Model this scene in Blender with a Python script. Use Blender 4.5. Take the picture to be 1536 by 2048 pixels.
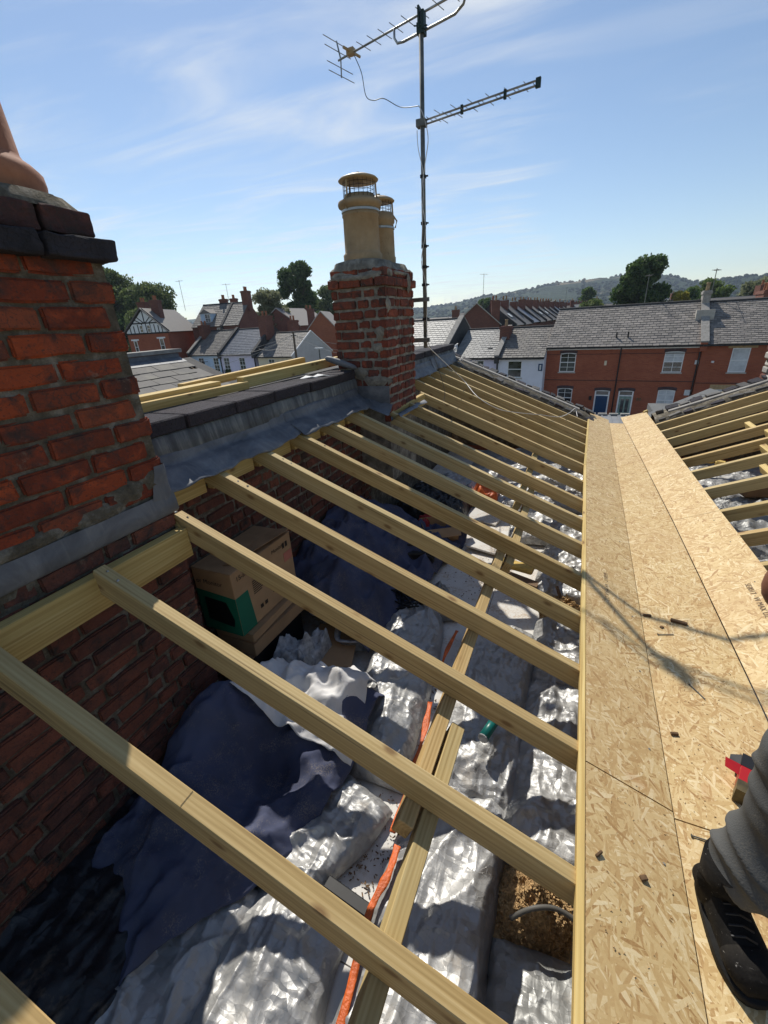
import bpy, bmesh, math, random
from mathutils import Vector, Matrix, noise, Euler
R = math.radians
random.seed(7)
for o in list(bpy.data.objects): bpy.data.objects.remove(o)
sc = bpy.context.scene
COL = sc.collection
CZ = 7.4                                   # eye height above the street

# ---------------------------------------------------------------- camera
cam = bpy.data.cameras.new('camera'); camo = bpy.data.objects.new('camera', cam); COL.objects.link(camo)
yaw, pitch, roll = R(24.63), R(23.994), R(-3.4207)
fw = Vector((-math.sin(yaw)*math.cos(pitch), math.cos(yaw)*math.cos(pitch), -math.sin(pitch)))
rt = Vector((math.cos(yaw), math.sin(yaw), 0)); up = rt.cross(fw)
r2 = math.cos(roll)*rt + math.sin(roll)*up; u2 = -math.sin(roll)*rt + math.cos(roll)*up
camo.matrix_world = Matrix(((r2.x, u2.x, -fw.x, 0), (r2.y, u2.y, -fw.y, 0), (r2.z, u2.z, -fw.z, CZ), (0, 0, 0, 1)))
cam.sensor_fit = 'VERTICAL'; cam.sensor_height = 36; cam.lens = 855.1*36/2048
cam.clip_start = 0.02; cam.clip_end = 8000
sc.camera = camo
sc.render.resolution_x = 768; sc.render.resolution_y = 1024

# ---------------------------------------------------------------- sky, sun, exposure
SUN_AZ, SUN_EL = 38.0, 48.0                # degrees left of +Y, above the horizon
world = bpy.data.worlds.new('World'); sc.world = world; world.use_nodes = True
wt = world.node_tree; wt.nodes.clear()
def wn(t, **k):
    n = wt.nodes.new(t)
    for a, b in k.items(): setattr(n, a, b)
    return n
sky = wn('ShaderNodeTexSky', sky_type='NISHITA', sun_disc=False, sun_elevation=R(SUN_EL), sun_rotation=R(-SUN_AZ),
         air_density=1.0, dust_density=0.12, ozone_density=1.5, altitude=60)
bg = wn('ShaderNodeBackground'); bg.inputs['Strength'].default_value = 0.112
wo = wn('ShaderNodeOutputWorld')
geo = wn('ShaderNodeNewGeometry')
sep = wn('ShaderNodeSeparateXYZ'); tc = wn('ShaderNodeTexCoord'); wt.links.new(tc.outputs['Generated'], sep.inputs[0])
# thin high cirrus on a flat layer: project the view direction on a plane overhead
zc = wn('ShaderNodeMath', operation='MAXIMUM'); wt.links.new(sep.outputs[2], zc.inputs[0]); zc.inputs[1].default_value = 0.04
dv = wn('ShaderNodeVectorMath', operation='SCALE'); inv = wn('ShaderNodeMath', operation='DIVIDE'); inv.inputs[0].default_value = 1.0
wt.links.new(zc.outputs[0], inv.inputs[1]); wt.links.new(tc.outputs['Generated'], dv.inputs[0]); wt.links.new(inv.outputs[0], dv.inputs['Scale'])
mp = wn('ShaderNodeMapping'); mp.inputs['Rotation'].default_value = (0, 0, R(35)); mp.inputs['Scale'].default_value = (0.55, 1.5, 0); mp.inputs['Location'].default_value = (1.4, 0.3, 0)
wt.links.new(dv.outputs[0], mp.inputs[0])
n1 = wn('ShaderNodeTexNoise'); n1.inputs['Scale'].default_value = 1.15; n1.inputs['Detail'].default_value = 9; n1.inputs['Roughness'].default_value = 0.54; n1.inputs['Distortion'].default_value = 0.9
wt.links.new(mp.outputs[0], n1.inputs['Vector'])
n2 = wn('ShaderNodeTexNoise'); n2.inputs['Scale'].default_value = 0.42; n2.inputs['Detail'].default_value = 2
wt.links.new(dv.outputs[0], n2.inputs['Vector'])
cr = wn('ShaderNodeMapRange', interpolation_type='SMOOTHSTEP'); cr.inputs['From Min'].default_value = 0.40; cr.inputs['From Max'].default_value = 0.86
wt.links.new(n1.outputs['Fac'], cr.inputs['Value'])
cr2 = wn('ShaderNodeMapRange', interpolation_type='SMOOTHSTEP'); cr2.inputs['From Min'].default_value = 0.44; cr2.inputs['From Max'].default_value = 0.66
sp2 = wn('ShaderNodeSeparateXYZ'); wt.links.new(dv.outputs[0], sp2.inputs[0])
bank = wn('ShaderNodeMapRange', interpolation_type='SMOOTHSTEP'); wt.links.new(sp2.outputs[0], bank.inputs['Value']); bank.inputs['From Min'].default_value = 0.1; bank.inputs['From Max'].default_value = -1.3; bank.inputs['To Min'].default_value = -0.13; bank.inputs['To Max'].default_value = 0.27
nad = wn('ShaderNodeMath', operation='ADD'); wt.links.new(n2.outputs['Fac'], nad.inputs[0]); wt.links.new(bank.outputs[0], nad.inputs[1]); wt.links.new(nad.outputs[0], cr2.inputs['Value'])
mu = wn('ShaderNodeMath', operation='MULTIPLY'); wt.links.new(cr.outputs[0], mu.inputs[0]); wt.links.new(cr2.outputs[0], mu.inputs[1])
mu2 = wn('ShaderNodeMath', operation='MULTIPLY'); wt.links.new(mu.outputs[0], mu2.inputs[0]); mu2.inputs[1].default_value = 0.85
mx = wn('ShaderNodeMix', data_type='RGBA'); wt.links.new(mu2.outputs[0], mx.inputs[0]); wt.links.new(sky.outputs[0], mx.inputs[6])
mx.inputs[7].default_value = (7.0, 7.3, 7.6, 1)
wt.links.new(mx.outputs[2], bg.inputs['Color']); wt.links.new(bg.outputs[0], wo.inputs['Surface'])

sl = bpy.data.lights.new('sun', 'SUN'); sl.energy = 4.7; sl.angle = R(0.53); sl.color = (1, 0.95, 0.86)
so = bpy.data.objects.new('sun', sl); COL.objects.link(so)
sd = Vector((-math.sin(R(SUN_AZ))*math.cos(R(SUN_EL)), math.cos(R(SUN_AZ))*math.cos(R(SUN_EL)), math.sin(R(SUN_EL))))
so.rotation_euler = sd.to_track_quat('Z', 'Y').to_euler(); so.location = sd*60
sc.view_settings.view_transform = 'Standard'; sc.view_settings.look = 'None'
sc.view_settings.exposure = 0.06; sc.view_settings.gamma = 1.0; sc.view_settings.use_curve_mapping = False

# ---------------------------------------------------------------- materials
MATS = {}
class NT:
    def __init__(s, name):
        s.m = bpy.data.materials.new(name); s.m.use_nodes = True; s.t = s.m.node_tree; s.t.nodes.clear()
        s.out = s.t.nodes.new('ShaderNodeOutputMaterial'); s.b = s.t.nodes.new('ShaderNodeBsdfPrincipled')
        s.t.links.new(s.b.outputs[0], s.out.inputs['Surface']); MATS[name] = s.m
    def n(s, t, **k):
        n = s.t.nodes.new(t)
        for a, b in k.items(): setattr(n, a, b)
        return n
    def l(s, a, b): s.t.links.new(a, b)
    def coord(s, kind='Object', off=True, scale=(1, 1, 1), rot=(0, 0, 0)):
        c = s.n('ShaderNodeTexCoord'); v = c.outputs[kind]
        if off:
            oi = s.n('ShaderNodeObjectInfo'); m = s.n('ShaderNodeMath', operation='MULTIPLY'); m.inputs[1].default_value = 57.3
            s.l(oi.outputs['Random'], m.inputs[0]); a = s.n('ShaderNodeVectorMath', operation='ADD'); s.l(v, a.inputs[0]); s.l(m.outputs[0], a.inputs[1]); v = a.outputs[0]
        mp = s.n('ShaderNodeMapping'); mp.inputs['Scale'].default_value = scale; mp.inputs['Rotation'].default_value = rot; s.l(v, mp.inputs[0])
        return mp.outputs[0]
    def noise(s, v, scale, detail=4, rough=0.55, dist=0.0):
        n = s.n('ShaderNodeTexNoise'); n.inputs['Scale'].default_value = scale; n.inputs['Detail'].default_value = detail
        n.inputs['Roughness'].default_value = rough; n.inputs['Distortion'].default_value = dist; s.l(v, n.inputs['Vector']); return n.outputs['Fac']
    def ramp(s, fac, stops):
        r = s.n('ShaderNodeValToRGB'); el = r.color_ramp.elements
        while len(el) < len(stops): el.new(0.5)
        for e, (p, c) in zip(el, stops): e.position = p; e.color = (*c, 1)
        s.l(fac, r.inputs[0]); return r.outputs[0]
    def mix(s, fac, a, b, mode='MIX'):
        m = s.n('ShaderNodeMix', data_type='RGBA', blend_type=mode)
        for sock, v in ((m.inputs[0], fac), (m.inputs[6], a), (m.inputs[7], b)):
            if isinstance(v, (int, float)): sock.default_value = v
            elif isinstance(v, tuple): sock.default_value = (*v, 1)
            else: s.l(v, sock)
        return m.outputs[2]
    def math(s, op, a, b=0.0):
        m = s.n('ShaderNodeMath', operation=op)
        for sock, v in ((m.inputs[0], a), (m.inputs[1], b)):
            if isinstance(v, (int, float)): sock.default_value = v
            else: s.l(v, sock)
        return m.outputs[0]
    def rng(s, v, a, b, c=0.0, d=1.0):
        m = s.n('ShaderNodeMapRange'); s.l(v, m.inputs['Value'])
        m.inputs['From Min'].default_value = a; m.inputs['From Max'].default_value = b; m.inputs['To Min'].default_value = c; m.inputs['To Max'].default_value = d
        return m.outputs[0]
    def rand(s, island=False):
        if island: return s.n('ShaderNodeNewGeometry').outputs['Random Per Island']
        return s.n('ShaderNodeObjectInfo').outputs['Random']
    def bump(s, h, strength=0.3, dist=0.01):
        b = s.n('ShaderNodeBump'); b.inputs['Strength'].default_value = strength; b.inputs['Distance'].default_value = dist
        s.l(h, b.inputs['Height']); s.l(b.outputs[0], s.b.inputs['Normal'])
    def set(s, col=None, rough=None, metal=None, spec=None, **k):
        for key, v in (('Base Color', col), ('Roughness', rough), ('Metallic', metal), ('Specular IOR Level', spec)):
            if v is None: continue
            if isinstance(v, tuple): s.b.inputs[key].default_value = (*v, 1)
            elif isinstance(v, (int, float)): s.b.inputs[key].default_value = v
            else: s.l(v, s.b.inputs[key])
        return s.m

def plain(name, col, rough=0.7, metal=0.0, var=0.25, scale=6, bump=0.0, spec=0.4, off=True):
    t = NT(name); v = t.coord(off=off); n = t.noise(v, scale, 5)
    d = tuple(c*(1-var) for c in col); h = tuple(min(1, c*(1+var)) for c in col)
    t.set(t.ramp(n, [(0.3, d), (0.7, h)]), rough, metal, spec)
    if bump: t.bump(t.noise(v, scale*6, 4), bump, 0.01)
    return t.m

def brick_mat(name, cols, island=False, soot=0.35, dirt=(0.05, 0.04, 0.035)):
    t = NT(name); v = t.coord(off=not island); r = t.rand(island)
    base = t.ramp(r, [(i/(len(cols)-1), c) for i, c in enumerate(cols)])
    n = t.noise(v, 22, 6, 0.65); base = t.mix(t.rng(n, 0.35, 0.75, 0.0, 0.45), base, tuple(c*1.55 for c in cols[0]), 'MIX')
    n4 = t.noise(v, 13, 3, 0.5, 0.8); base = t.mix(t.rng(n4, 0.55, 0.72, 0.0, 0.5), base, tuple(min(1, c*1.5) for c in cols[2 % len(cols)]))
    n2 = t.noise(v, 9, 7, 0.7, 0.6); base = t.mix(t.rng(n2, 0.50, 0.66, 0.0, soot*2), base, dirt)
    n5 = t.noise(v, 4.5, 8, 0.75, 0.3); base = t.mix(t.rng(n5, 0.62, 0.70, 0, 0.5), base, (0.30, 0.25, 0.19) if cols[0][0] > 0.1 else (0.15, 0.14, 0.13))
    n3 = t.noise(v, 110, 3, 0.6); base = t.mix(t.rng(n3, 0.57, 0.66, 0, 0.65), base, dirt)
    vc = t.n('ShaderNodeTexVoronoi', feature='DISTANCE_TO_EDGE'); vc.inputs['Scale'].default_value = 24; dw = t.n('ShaderNodeTexNoise'); dw.inputs['Scale'].default_value = 18; t.l(v, dw.inputs['Vector']); dv_ = t.n('ShaderNodeVectorMath', operation='MULTIPLY_ADD'); t.l(dw.outputs['Color'], dv_.inputs[0]); dv_.inputs[1].default_value = (0.06, 0.06, 0.06); t.l(v, dv_.inputs[2]); t.l(dv_.outputs[0], vc.inputs['Vector']); ck = t.math('MULTIPLY', t.rng(vc.outputs['Distance'], 0.0, 0.05, 1, 0), t.rng(t.noise(v, 8, 2), 0.5, 0.62, 0, 0.75)); base = t.mix(ck, base, dirt)
    t.set(base, 0.9, 0, 0.25); t.bump(t.math('ADD', t.noise(v, 60, 5, 0.65), t.math('MULTIPLY', n2, 0.7)), 1.0, 0.010); return t.m
brick_mat('brick_red', [(0.25, 0.050, 0.021), (0.15, 0.034, 0.018), (0.33, 0.068, 0.024), (0.18, 0.042, 0.022), (0.10, 0.028, 0.018), (0.29, 0.085, 0.042)], soot=0.42)
brick_mat('brick_old', [(0.16, 0.058, 0.038), (0.095, 0.042, 0.033), (0.20, 0.068, 0.042), (0.075, 0.040, 0.035), (0.14, 0.05, 0.034), (0.24, 0.085, 0.05)], soot=0.5)
brick_mat('brick_stuff', [(0.16, 0.058, 0.038), (0.095, 0.042, 0.033), (0.20, 0.068, 0.042), (0.075, 0.04, 0.035)], island=True)
brick_mat('brick_stack', [(0.20, 0.05, 0.03), (0.10, 0.034, 0.026), (0.27, 0.07, 0.035), (0.065, 0.03, 0.026), (0.30, 0.09, 0.05)], soot=0.55)
brick_mat('brick_soot', [(0.085, 0.036, 0.03), (0.045, 0.032, 0.032), (0.11, 0.04, 0.03), (0.035, 0.03, 0.032)], soot=0.5)
brick_mat('brick_blue', [(0.035, 0.033, 0.040), (0.055, 0.045, 0.05), (0.028, 0.026, 0.03)], soot=0.3, dirt=(0.015, 0.014, 0.014))
t = NT('mortar'); v = t.coord(off=False); n = t.noise(v, 14, 6, 0.7)
t.set(t.ramp(n, [(0.3, (0.075, 0.062, 0.045)), (0.5, (0.15, 0.13, 0.095)), (0.72, (0.34, 0.31, 0.26))]), 0.95, 0, 0.2); t.bump(t.noise(v, 70, 5, 0.7), 1.0, 0.014)
t = NT('cement'); v = t.coord(off=False); n = t.noise(v, 11, 6, 0.65, 0.5)
t.set(t.ramp(n, [(0.3, (0.10, 0.09, 0.075)), (0.52, (0.24, 0.22, 0.18)), (0.75, (0.42, 0.40, 0.34))]), 0.95, 0, 0.2); t.bump(t.noise(v, 70, 5, 0.7), 0.8, 0.01)

def timber(name, lo, mid, hi, green=(0.30, 0.31, 0.17), gfac=0.35, rough=0.72, knots=True):
    t = NT(name); v = t.coord(scale=(1, 1, 1))
    def sc_(x, y, z):
        mp = t.n('ShaderNodeMapping'); mp.inputs['Scale'].default_value = (x, y, z); t.l(v, mp.inputs[0]); return mp.outputs[0]
    wob = t.noise(sc_(0.9, 4, 4), 1.0, 3, 0.5)
    g1 = t.noise(sc_(1.2, 46, 46), 1.0, 4, 0.55, 1.2); g2 = t.noise(sc_(3.5, 190, 190), 1.0, 3, 0.6)
    w = t.n('ShaderNodeTexWave', wave_type='RINGS', rings_direction='X'); w.inputs['Scale'].default_value = 26; w.inputs['Distortion'].default_value = 9.0; w.inputs['Detail'].default_value = 4; w.inputs['Detail Scale'].default_value = 0.35
    mpv = t.n('ShaderNodeMapping'); mpv.inputs['Scale'].default_value = (0.08, 1, 1); mpv.inputs['Location'].default_value = (0, 0.05, 0.03); t.l(t.n('ShaderNodeTexCoord').outputs['Object'], mpv.inputs[0]); t.l(mpv.outputs[0], w.inputs['Vector'])
    f = t.math('ADD', t.math('MULTIPLY', g1, 0.68), t.math('ADD', t.math('MULTIPLY', g2, 0.22), t.math('MULTIPLY', w.outputs['Fac'], 0.13)))
    c = t.ramp(f, [(0.32, lo), (0.52, mid), (0.72, hi)])
    big = t.noise(sc_(0.7, 2, 2), 1.3, 3); c = t.mix(t.rng(big, 0.35, 0.75, 0, gfac), c, green)
    r = t.rand(); c = t.mix(t.rng(r, 0, 1, 0.0, 0.6), c, t.mix(1.0, c, (0.78, 0.70, 0.56), 'MULTIPLY'))
    st_ = t.noise(sc_(1.6, 7, 7), 1.0, 5, 0.7); c = t.mix(t.rng(st_, 0.56, 0.74, 0, 0.5), c, t.mix(1.0, c, (0.62, 0.52, 0.38), 'MULTIPLY'))
    if knots:
        vo = t.n('ShaderNodeTexVoronoi'); vo.inputs['Scale'].default_value = 1.0; t.l(sc_(5.0, 11, 11), vo.inputs['Vector'])
        k = t.rng(vo.outputs['Distance'], 0.07, 0.16, 1.0, 0.0); c = t.mix(t.math('MULTIPLY', k, 0.8), c, (0.12, 0.055, 0.02))
        k2 = t.rng(vo.outputs['Distance'], 0.10, 0.30, 1.0, 0.0); c = t.mix(t.math('MULTIPLY', k2, 0.25), c, (0.40, 0.24, 0.09))
    cv = t.noise(sc_(0.8, 60, 60), 1.0, 2); c = t.mix(t.rng(cv, 0.70, 0.72, 0, 0.55), c, (0.13, 0.085, 0.035))
    oi2 = t.n('ShaderNodeObjectInfo').outputs['Random']; fr_ = t.math('FRACT', t.math('MULTIPLY', oi2, 7.31)); c = t.mix(t.rng(fr_, 0.55, 1.0, 0, 0.45), c, t.mix(1.0, c, (0.86, 0.90, 0.82), 'MULTIPLY')); fr2_ = t.math('FRACT', t.math('MULTIPLY', oi2, 13.7)); c = t.mix(t.rng(fr2_, 0.5, 1.0, 0, 0.5), c, t.mix(1.0, c, (1.0, 0.84, 0.66), 'MULTIPLY'))
    t.set(c, rough, 0, 0.35); t.bump(f, 0.25, 0.003); return t.m
timber('timber', (0.38, 0.255, 0.10), (0.56, 0.41, 0.185), (0.69, 0.54, 0.285), green=(0.40, 0.345, 0.19), gfac=0.4)
timber('timber_new', (0.46, 0.31, 0.10), (0.62, 0.45, 0.165), (0.74, 0.58, 0.26), gfac=0.15)
timber('timber_dark', (0.13, 0.08, 0.045), (0.19, 0.12, 0.07), (0.26, 0.17, 0.10), gfac=0.0)

# oriented strand board: layers of strand-shaped cells at several angles, the topmost wins
t = NT('osb'); v0 = t.n('ShaderNodeTexCoord').outputs['Object']
warp = t.n('ShaderNodeTexNoise'); warp.inputs['Scale'].default_value = 9; warp.inputs['Detail'].default_value = 2; t.l(v0, warp.inputs['Vector'])
wv = t.n('ShaderNodeVectorMath', operation='MULTIPLY_ADD'); t.l(warp.outputs['Color'], wv.inputs[0]); wv.inputs[1].default_value = (0.012, 0.012, 0); t.l(v0, wv.inputs[2])
best = None; col = None; edge = None
angs = [12, 78, 128, 40, 100, 160, 62, 25, 142, 88]
for i, a in enumerate(angs):
    m = t.n('ShaderNodeMapping', vector_type='TEXTURE'); m.inputs['Rotation'].default_value = (0, 0, R(a)); k = 0.75+0.13*(i % 4)
    m.inputs['Scale'].default_value = (0.072*k, 0.0100*k, 1); m.inputs['Location'].default_value = (i*3.37, i*1.91, 0); t.l(wv.outputs[0], m.inputs[0])
    vo = t.n('ShaderNodeTexVoronoi', voronoi_dimensions='2D'); vo.inputs['Scale'].default_value = 1.0; vo.inputs['Randomness'].default_value = 1.0; t.l(m.outputs[0], vo.inputs['Vector'])
    sp = t.n('ShaderNodeSeparateColor'); t.l(vo.outputs['Color'], sp.inputs[0])
    h = sp.outputs[0]; tone = sp.outputs[1]
    if best is None: best, col = h, tone
    else:
        g = t.math('GREATER_THAN', h, best)
        mm = t.n('ShaderNodeMix', data_type='FLOAT'); t.l(g, mm.inputs[0]); t.l(col, mm.inputs[2]); t.l(tone, mm.inputs[3]); col = mm.outputs[0]
        best = t.math('MAXIMUM', h, best)
fine = t.noise(v0, 170, 4, 0.65)
tone = t.math('ADD', t.math('MULTIPLY', col, 0.72), t.math('MULTIPLY', fine, 0.32))
c = t.ramp(tone, [(0.12, (0.33, 0.18, 0.065)), (0.26, (0.47, 0.30, 0.125)), (0.50, (0.57, 0.405, 0.185)), (0.75, (0.64, 0.48, 0.245)), (0.95, (0.77, 0.64, 0.40))])
big = t.noise(v0, 2.2, 3); c = t.mix(t.rng(big, 0.45, 0.75, 0, 0.35), c, (0.50, 0.33, 0.16))
dk = t.noise(v0, 48, 4, 0.7); c = t.mix(t.rng(dk, 0.71, 0.76, 0, 0.6), c, (0.18, 0.10, 0.045))
rd = t.noise(v0, 3.1, 2, 0.5, 1.5); c = t.mix(t.rng(rd, 0.70, 0.78, 0, 0.45), c, (0.42, 0.17, 0.07))
t.set(c, 0.62, 0, 0.35); t.bump(t.math('ADD', best, t.math('MULTIPLY', tone, 0.3)), 0.35, 0.004)
plain('osb_edge', (0.52, 0.36, 0.17), 0.85, 0, 0.55, 150, 0.5)

t = NT('lead'); v = t.coord(off=False, scale=(1, 1, 1)); n = t.noise(v, 5, 7, 0.65, 0.8)
mp = t.n('ShaderNodeMapping'); mp.inputs['Scale'].default_value = (3, 40, 3); t.l(v, mp.inputs[0]); st = t.noise(mp.outputs[0], 1, 5, 0.6)
c = t.ramp(n, [(0.28, (0.075, 0.079, 0.088)), (0.5, (0.13, 0.136, 0.148)), (0.74, (0.23, 0.233, 0.235))])
c = t.mix(t.rng(st, 0.55, 0.8, 0, 0.4), c, (0.26, 0.26, 0.26)); t.set(c, 0.62, 0.1, 0.4); t.bump(t.math('ADD', t.noise(v, 9, 4), t.math('MULTIPLY', t.noise(v, 45, 4), 0.25)), 0.5, 0.012)
t = NT('upstand'); v = t.coord(off=False); mp = t.n('ShaderNodeMapping'); mp.inputs['Scale'].default_value = (2, 26, 2); t.l(v, mp.inputs[0]); st = t.noise(mp.outputs[0], 1, 6, 0.65)
n = t.noise(v, 6, 6, 0.6); c = t.ramp(t.math('ADD', t.math('MULTIPLY', st, 0.6), t.math('MULTIPLY', n, 0.4)), [(0.33, (0.05, 0.05, 0.05)), (0.5, (0.12, 0.125, 0.125)), (0.68, (0.30, 0.30, 0.27))])
t.set(c, 0.85, 0.0, 0.3); t.bump(t.noise(v, 50, 5), 0.5, 0.006)

def slate(name, cols, island=True, rough=0.45, lich=(0.30, 0.28, 0.20), lf=0.25):
    t = NT(name); v = t.coord(off=not island); c = t.ramp(t.rand(island), [(i/(len(cols)-1), x) for i, x in enumerate(cols)])
    n = t.noise(v, 3.5, 6, 0.65); c = t.mix(t.rng(n, 0.5, 0.75, 0, lf), c, lich); t.set(c, rough, 0, 0.3); t.bump(t.noise(v, 25, 4), 0.3, 0.01); return t.m
slate('slate_grey', [(0.22, 0.198, 0.178), (0.27, 0.243, 0.218), (0.165, 0.150, 0.138), (0.31, 0.275, 0.245)], rough=0.8)
slate('slate_brown', [(0.15, 0.135, 0.125), (0.20, 0.18, 0.16), (0.12, 0.11, 0.105), (0.23, 0.21, 0.185)], rough=0.65, lf=0.45)
slate('slate_pale', [(0.20, 0.20, 0.19), (0.26, 0.255, 0.245), (0.17, 0.17, 0.165)], rough=0.55, lf=0.2)
slate('slate_blue', [(0.12, 0.13, 0.155), (0.15, 0.16, 0.185), (0.10, 0.11, 0.13)], rough=0.5, lf=0.1)
slate('slate_near', [(0.085, 0.078, 0.072), (0.12, 0.11, 0.10), (0.065, 0.062, 0.06)], island=False, rough=0.75, lf=0.35)

def foil(name, lo, hi, rough, metal):
    t = NT(name); v = t.coord(); n = t.noise(v, 4, 5, 0.6, 0.5); c = t.ramp(n, [(0.3, lo), (0.7, hi)])
    dust = t.noise(v, 7, 6, 0.7); c = t.mix(t.rng(dust, 0.58, 0.78, 0, 0.55), c, (0.36, 0.27, 0.17))
    t.set(c, t.rng(dust, 0.4, 0.8, rough, rough+0.3), t.rng(dust, 0.55, 0.8, metal, metal*0.4), 0.5)
    w = t.n('ShaderNodeTexVoronoi', feature='DISTANCE_TO_EDGE'); w.inputs['Scale'].default_value = 13
    dn = t.n('ShaderNodeTexNoise'); dn.inputs['Scale'].default_value = 7; t.l(v, dn.inputs['Vector']); av = t.n('ShaderNodeVectorMath', operation='MULTIPLY_ADD'); t.l(dn.outputs['Color'], av.inputs[0]); av.inputs[1].default_value = (0.06, 0.06, 0.06); t.l(v, av.inputs[2]); t.l(av.outputs[0], w.inputs['Vector'])
    def facet(sc3, rot, k):
        mp_ = t.n('ShaderNodeMapping'); mp_.inputs['Scale'].default_value = sc3; mp_.inputs['Rotation'].default_value = (0, 0, rot); t.l(av.outputs[0], mp_.inputs[0])
        fv = t.n('ShaderNodeTexVoronoi'); fv.inputs['Scale'].default_value = 1.0; t.l(mp_.outputs[0], fv.inputs['Vector'])
        sb_ = t.n('ShaderNodeVectorMath', operation='SUBTRACT'); t.l(mp_.outputs[0], sb_.inputs[0]); t.l(fv.outputs['Position'], sb_.inputs[1])
        cc = t.n('ShaderNodeVectorMath', operation='SUBTRACT'); t.l(fv.outputs['Color'], cc.inputs[0]); cc.inputs[1].default_value = (0.5, 0.5, 0.5)
        dt = t.n('ShaderNodeVectorMath', operation='DOT_PRODUCT'); t.l(sb_.outputs[0], dt.inputs[0]); t.l(cc.outputs[0], dt.inputs[1]); return t.math('MULTIPLY', dt.outputs['Value'], k)
    hh = t.math('ADD', facet((20, 5, 10), 0.45, 0.55), t.math('ADD', facet((6, 19, 12), -0.5, 0.50), t.math('ADD', facet((42, 13, 30), 0.9, 0.42), t.math('ADD', facet((15, 48, 30), 0.2, 0.40), t.math('MULTIPLY', t.noise(v, 45, 2), 0.05)))))
    t.bump(hh, 0.9, 0.027); return t.m
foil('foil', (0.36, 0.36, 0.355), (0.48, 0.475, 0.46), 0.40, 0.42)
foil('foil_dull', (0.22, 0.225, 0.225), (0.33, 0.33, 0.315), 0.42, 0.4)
foil('black_plastic', (0.010, 0.011, 0.013), (0.022, 0.023, 0.026), 0.36, 0.0)
def cloth(name, col, dust=0.25, dcol=(0.40, 0.33, 0.22)):
    t = NT(name); v = t.coord(); n = t.noise(v, 3, 5); c = t.ramp(n, [(0.3, tuple(x*0.7 for x in col)), (0.7, tuple(x*1.25 for x in col))])
    d = t.noise(v, 5, 8, 0.78); sp = t.noise(v, 190, 2, 0.5); c = t.mix(t.math('MULTIPLY', t.rng(d, 0.5, 0.72, 0, dust), t.rng(sp, 0.46, 0.6, 0, 1)), c, dcol)
    t.set(c, 0.92, 0, 0.15); t.b.inputs['Sheen Weight'].default_value = 0.0
    rn_ = t.n('ShaderNodeTexNoise', noise_type='RIDGED_MULTIFRACTAL'); mpr = t.n('ShaderNodeMapping'); mpr.inputs['Scale'].default_value = (7, 3.2, 5); mpr.inputs['Rotation'].default_value = (0, 0, 0.6); t.l(v, mpr.inputs[0]); t.l(mpr.outputs[0], rn_.inputs['Vector']); rn_.inputs['Scale'].default_value = 1.0; rn_.inputs['Detail'].default_value = 2
    t.bump(t.math('ADD', t.math('MULTIPLY', t.noise(v, 320, 2), 0.35), t.math('ADD', t.math('MULTIPLY', t.noise(v, 9, 3), 0.8), t.math('MULTIPLY', rn_.outputs['Fac'], 0.9))), 0.35, 0.009); return t.m
cloth('cloth_blue', (0.075, 0.085, 0.14), 0.5)
cloth('cloth_white', (0.62, 0.61, 0.60), 0.25)
cloth('trouser', (0.095, 0.095, 0.091), 0.3); cloth('trouser_panel', (0.018, 0.019, 0.028), 0.1); cloth('shirt', (0.035, 0.045, 0.09), 0.05)
cloth('sack', (0.055, 0.044, 0.032), 0.3)
plain('skin', (0.20, 0.085, 0.05), 0.5, 0, 0.15, 8, 0.1); plain('hair', (0.02, 0.014, 0.01), 0.6, 0, 0.3, 60, 0.4); plain('eye_white', (0.7, 0.68, 0.64), 0.3)
t = NT('boot'); v = t.coord(); n = t.noise(v, 12, 6, 0.7); c = t.ramp(n, [(0.35, (0.008, 0.0075, 0.007)), (0.62, (0.020, 0.018, 0.016)), (0.8, (0.06, 0.055, 0.046))])
s2 = t.noise(v, 55, 3, 0.6, 2.0); c = t.mix(t.rng(s2, 0.68, 0.73, 0, 0.6), c, (0.35, 0.33, 0.30)); t.set(c, 0.85, 0, 0.12); t.bump(t.noise(v, 40, 5), 0.6, 0.006)
plain('rubber', (0.014, 0.0135, 0.013), 0.8, 0, 0.3, 20, 0.2, 0.2)
plain('cardboard', (0.40, 0.25, 0.13), 0.85, 0, 0.16, 5, 0.1); plain('cardboard_lid', (0.34, 0.21, 0.11), 0.85, 0, 0.25, 7, 0.15)
plain('print_green', (0.008, 0.13, 0.075), 0.6, 0, 0.1); plain('print_black', (0.008, 0.008, 0.009), 0.5, 0, 0.2); plain('print_pink', (0.45, 0.16, 0.11), 0.7); plain('label_white', (0.62, 0.62, 0.60), 0.6, 0, 0.08)
plain('print_red', (0.38, 0.010, 0.012), 0.4, 0, 0.1, 5); plain('print_brown', (0.10, 0.075, 0.03), 0.5, 0, 0.6, 20); plain('print_ink', (0.15, 0.10, 0.06), 0.8, 0, 0.3, 30); plain('ink_dark', (0.03, 0.022, 0.015), 0.8)
t = NT('plasterboard'); v = t.coord(off=False); d = t.noise(v, 5, 8, 0.75); sp = t.noise(v, 60, 4, 0.7)
c = t.mix(t.math('MULTIPLY', t.rng(d, 0.45, 0.68, 0, 0.9), t.rng(sp, 0.42, 0.56, 0, 1)), (0.66, 0.64, 0.60), (0.40, 0.26, 0.12)); c = t.mix(t.rng(t.noise(v, 38, 5, 0.7), 0.66, 0.72, 0, 0.8), c, (0.09, 0.06, 0.04)); t.set(c, 0.9, 0, 0.2)
plain('orange_plastic', (0.62, 0.12, 0.02), 0.45, 0, 0.35, 14, 0.5); plain('green_plastic', (0.004, 0.12, 0.105), 0.35, 0, 0.1, 5); plain('clear_plastic', (0.42, 0.43, 0.44), 0.15, 0.0, 0.4, 30, 0.7)
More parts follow.
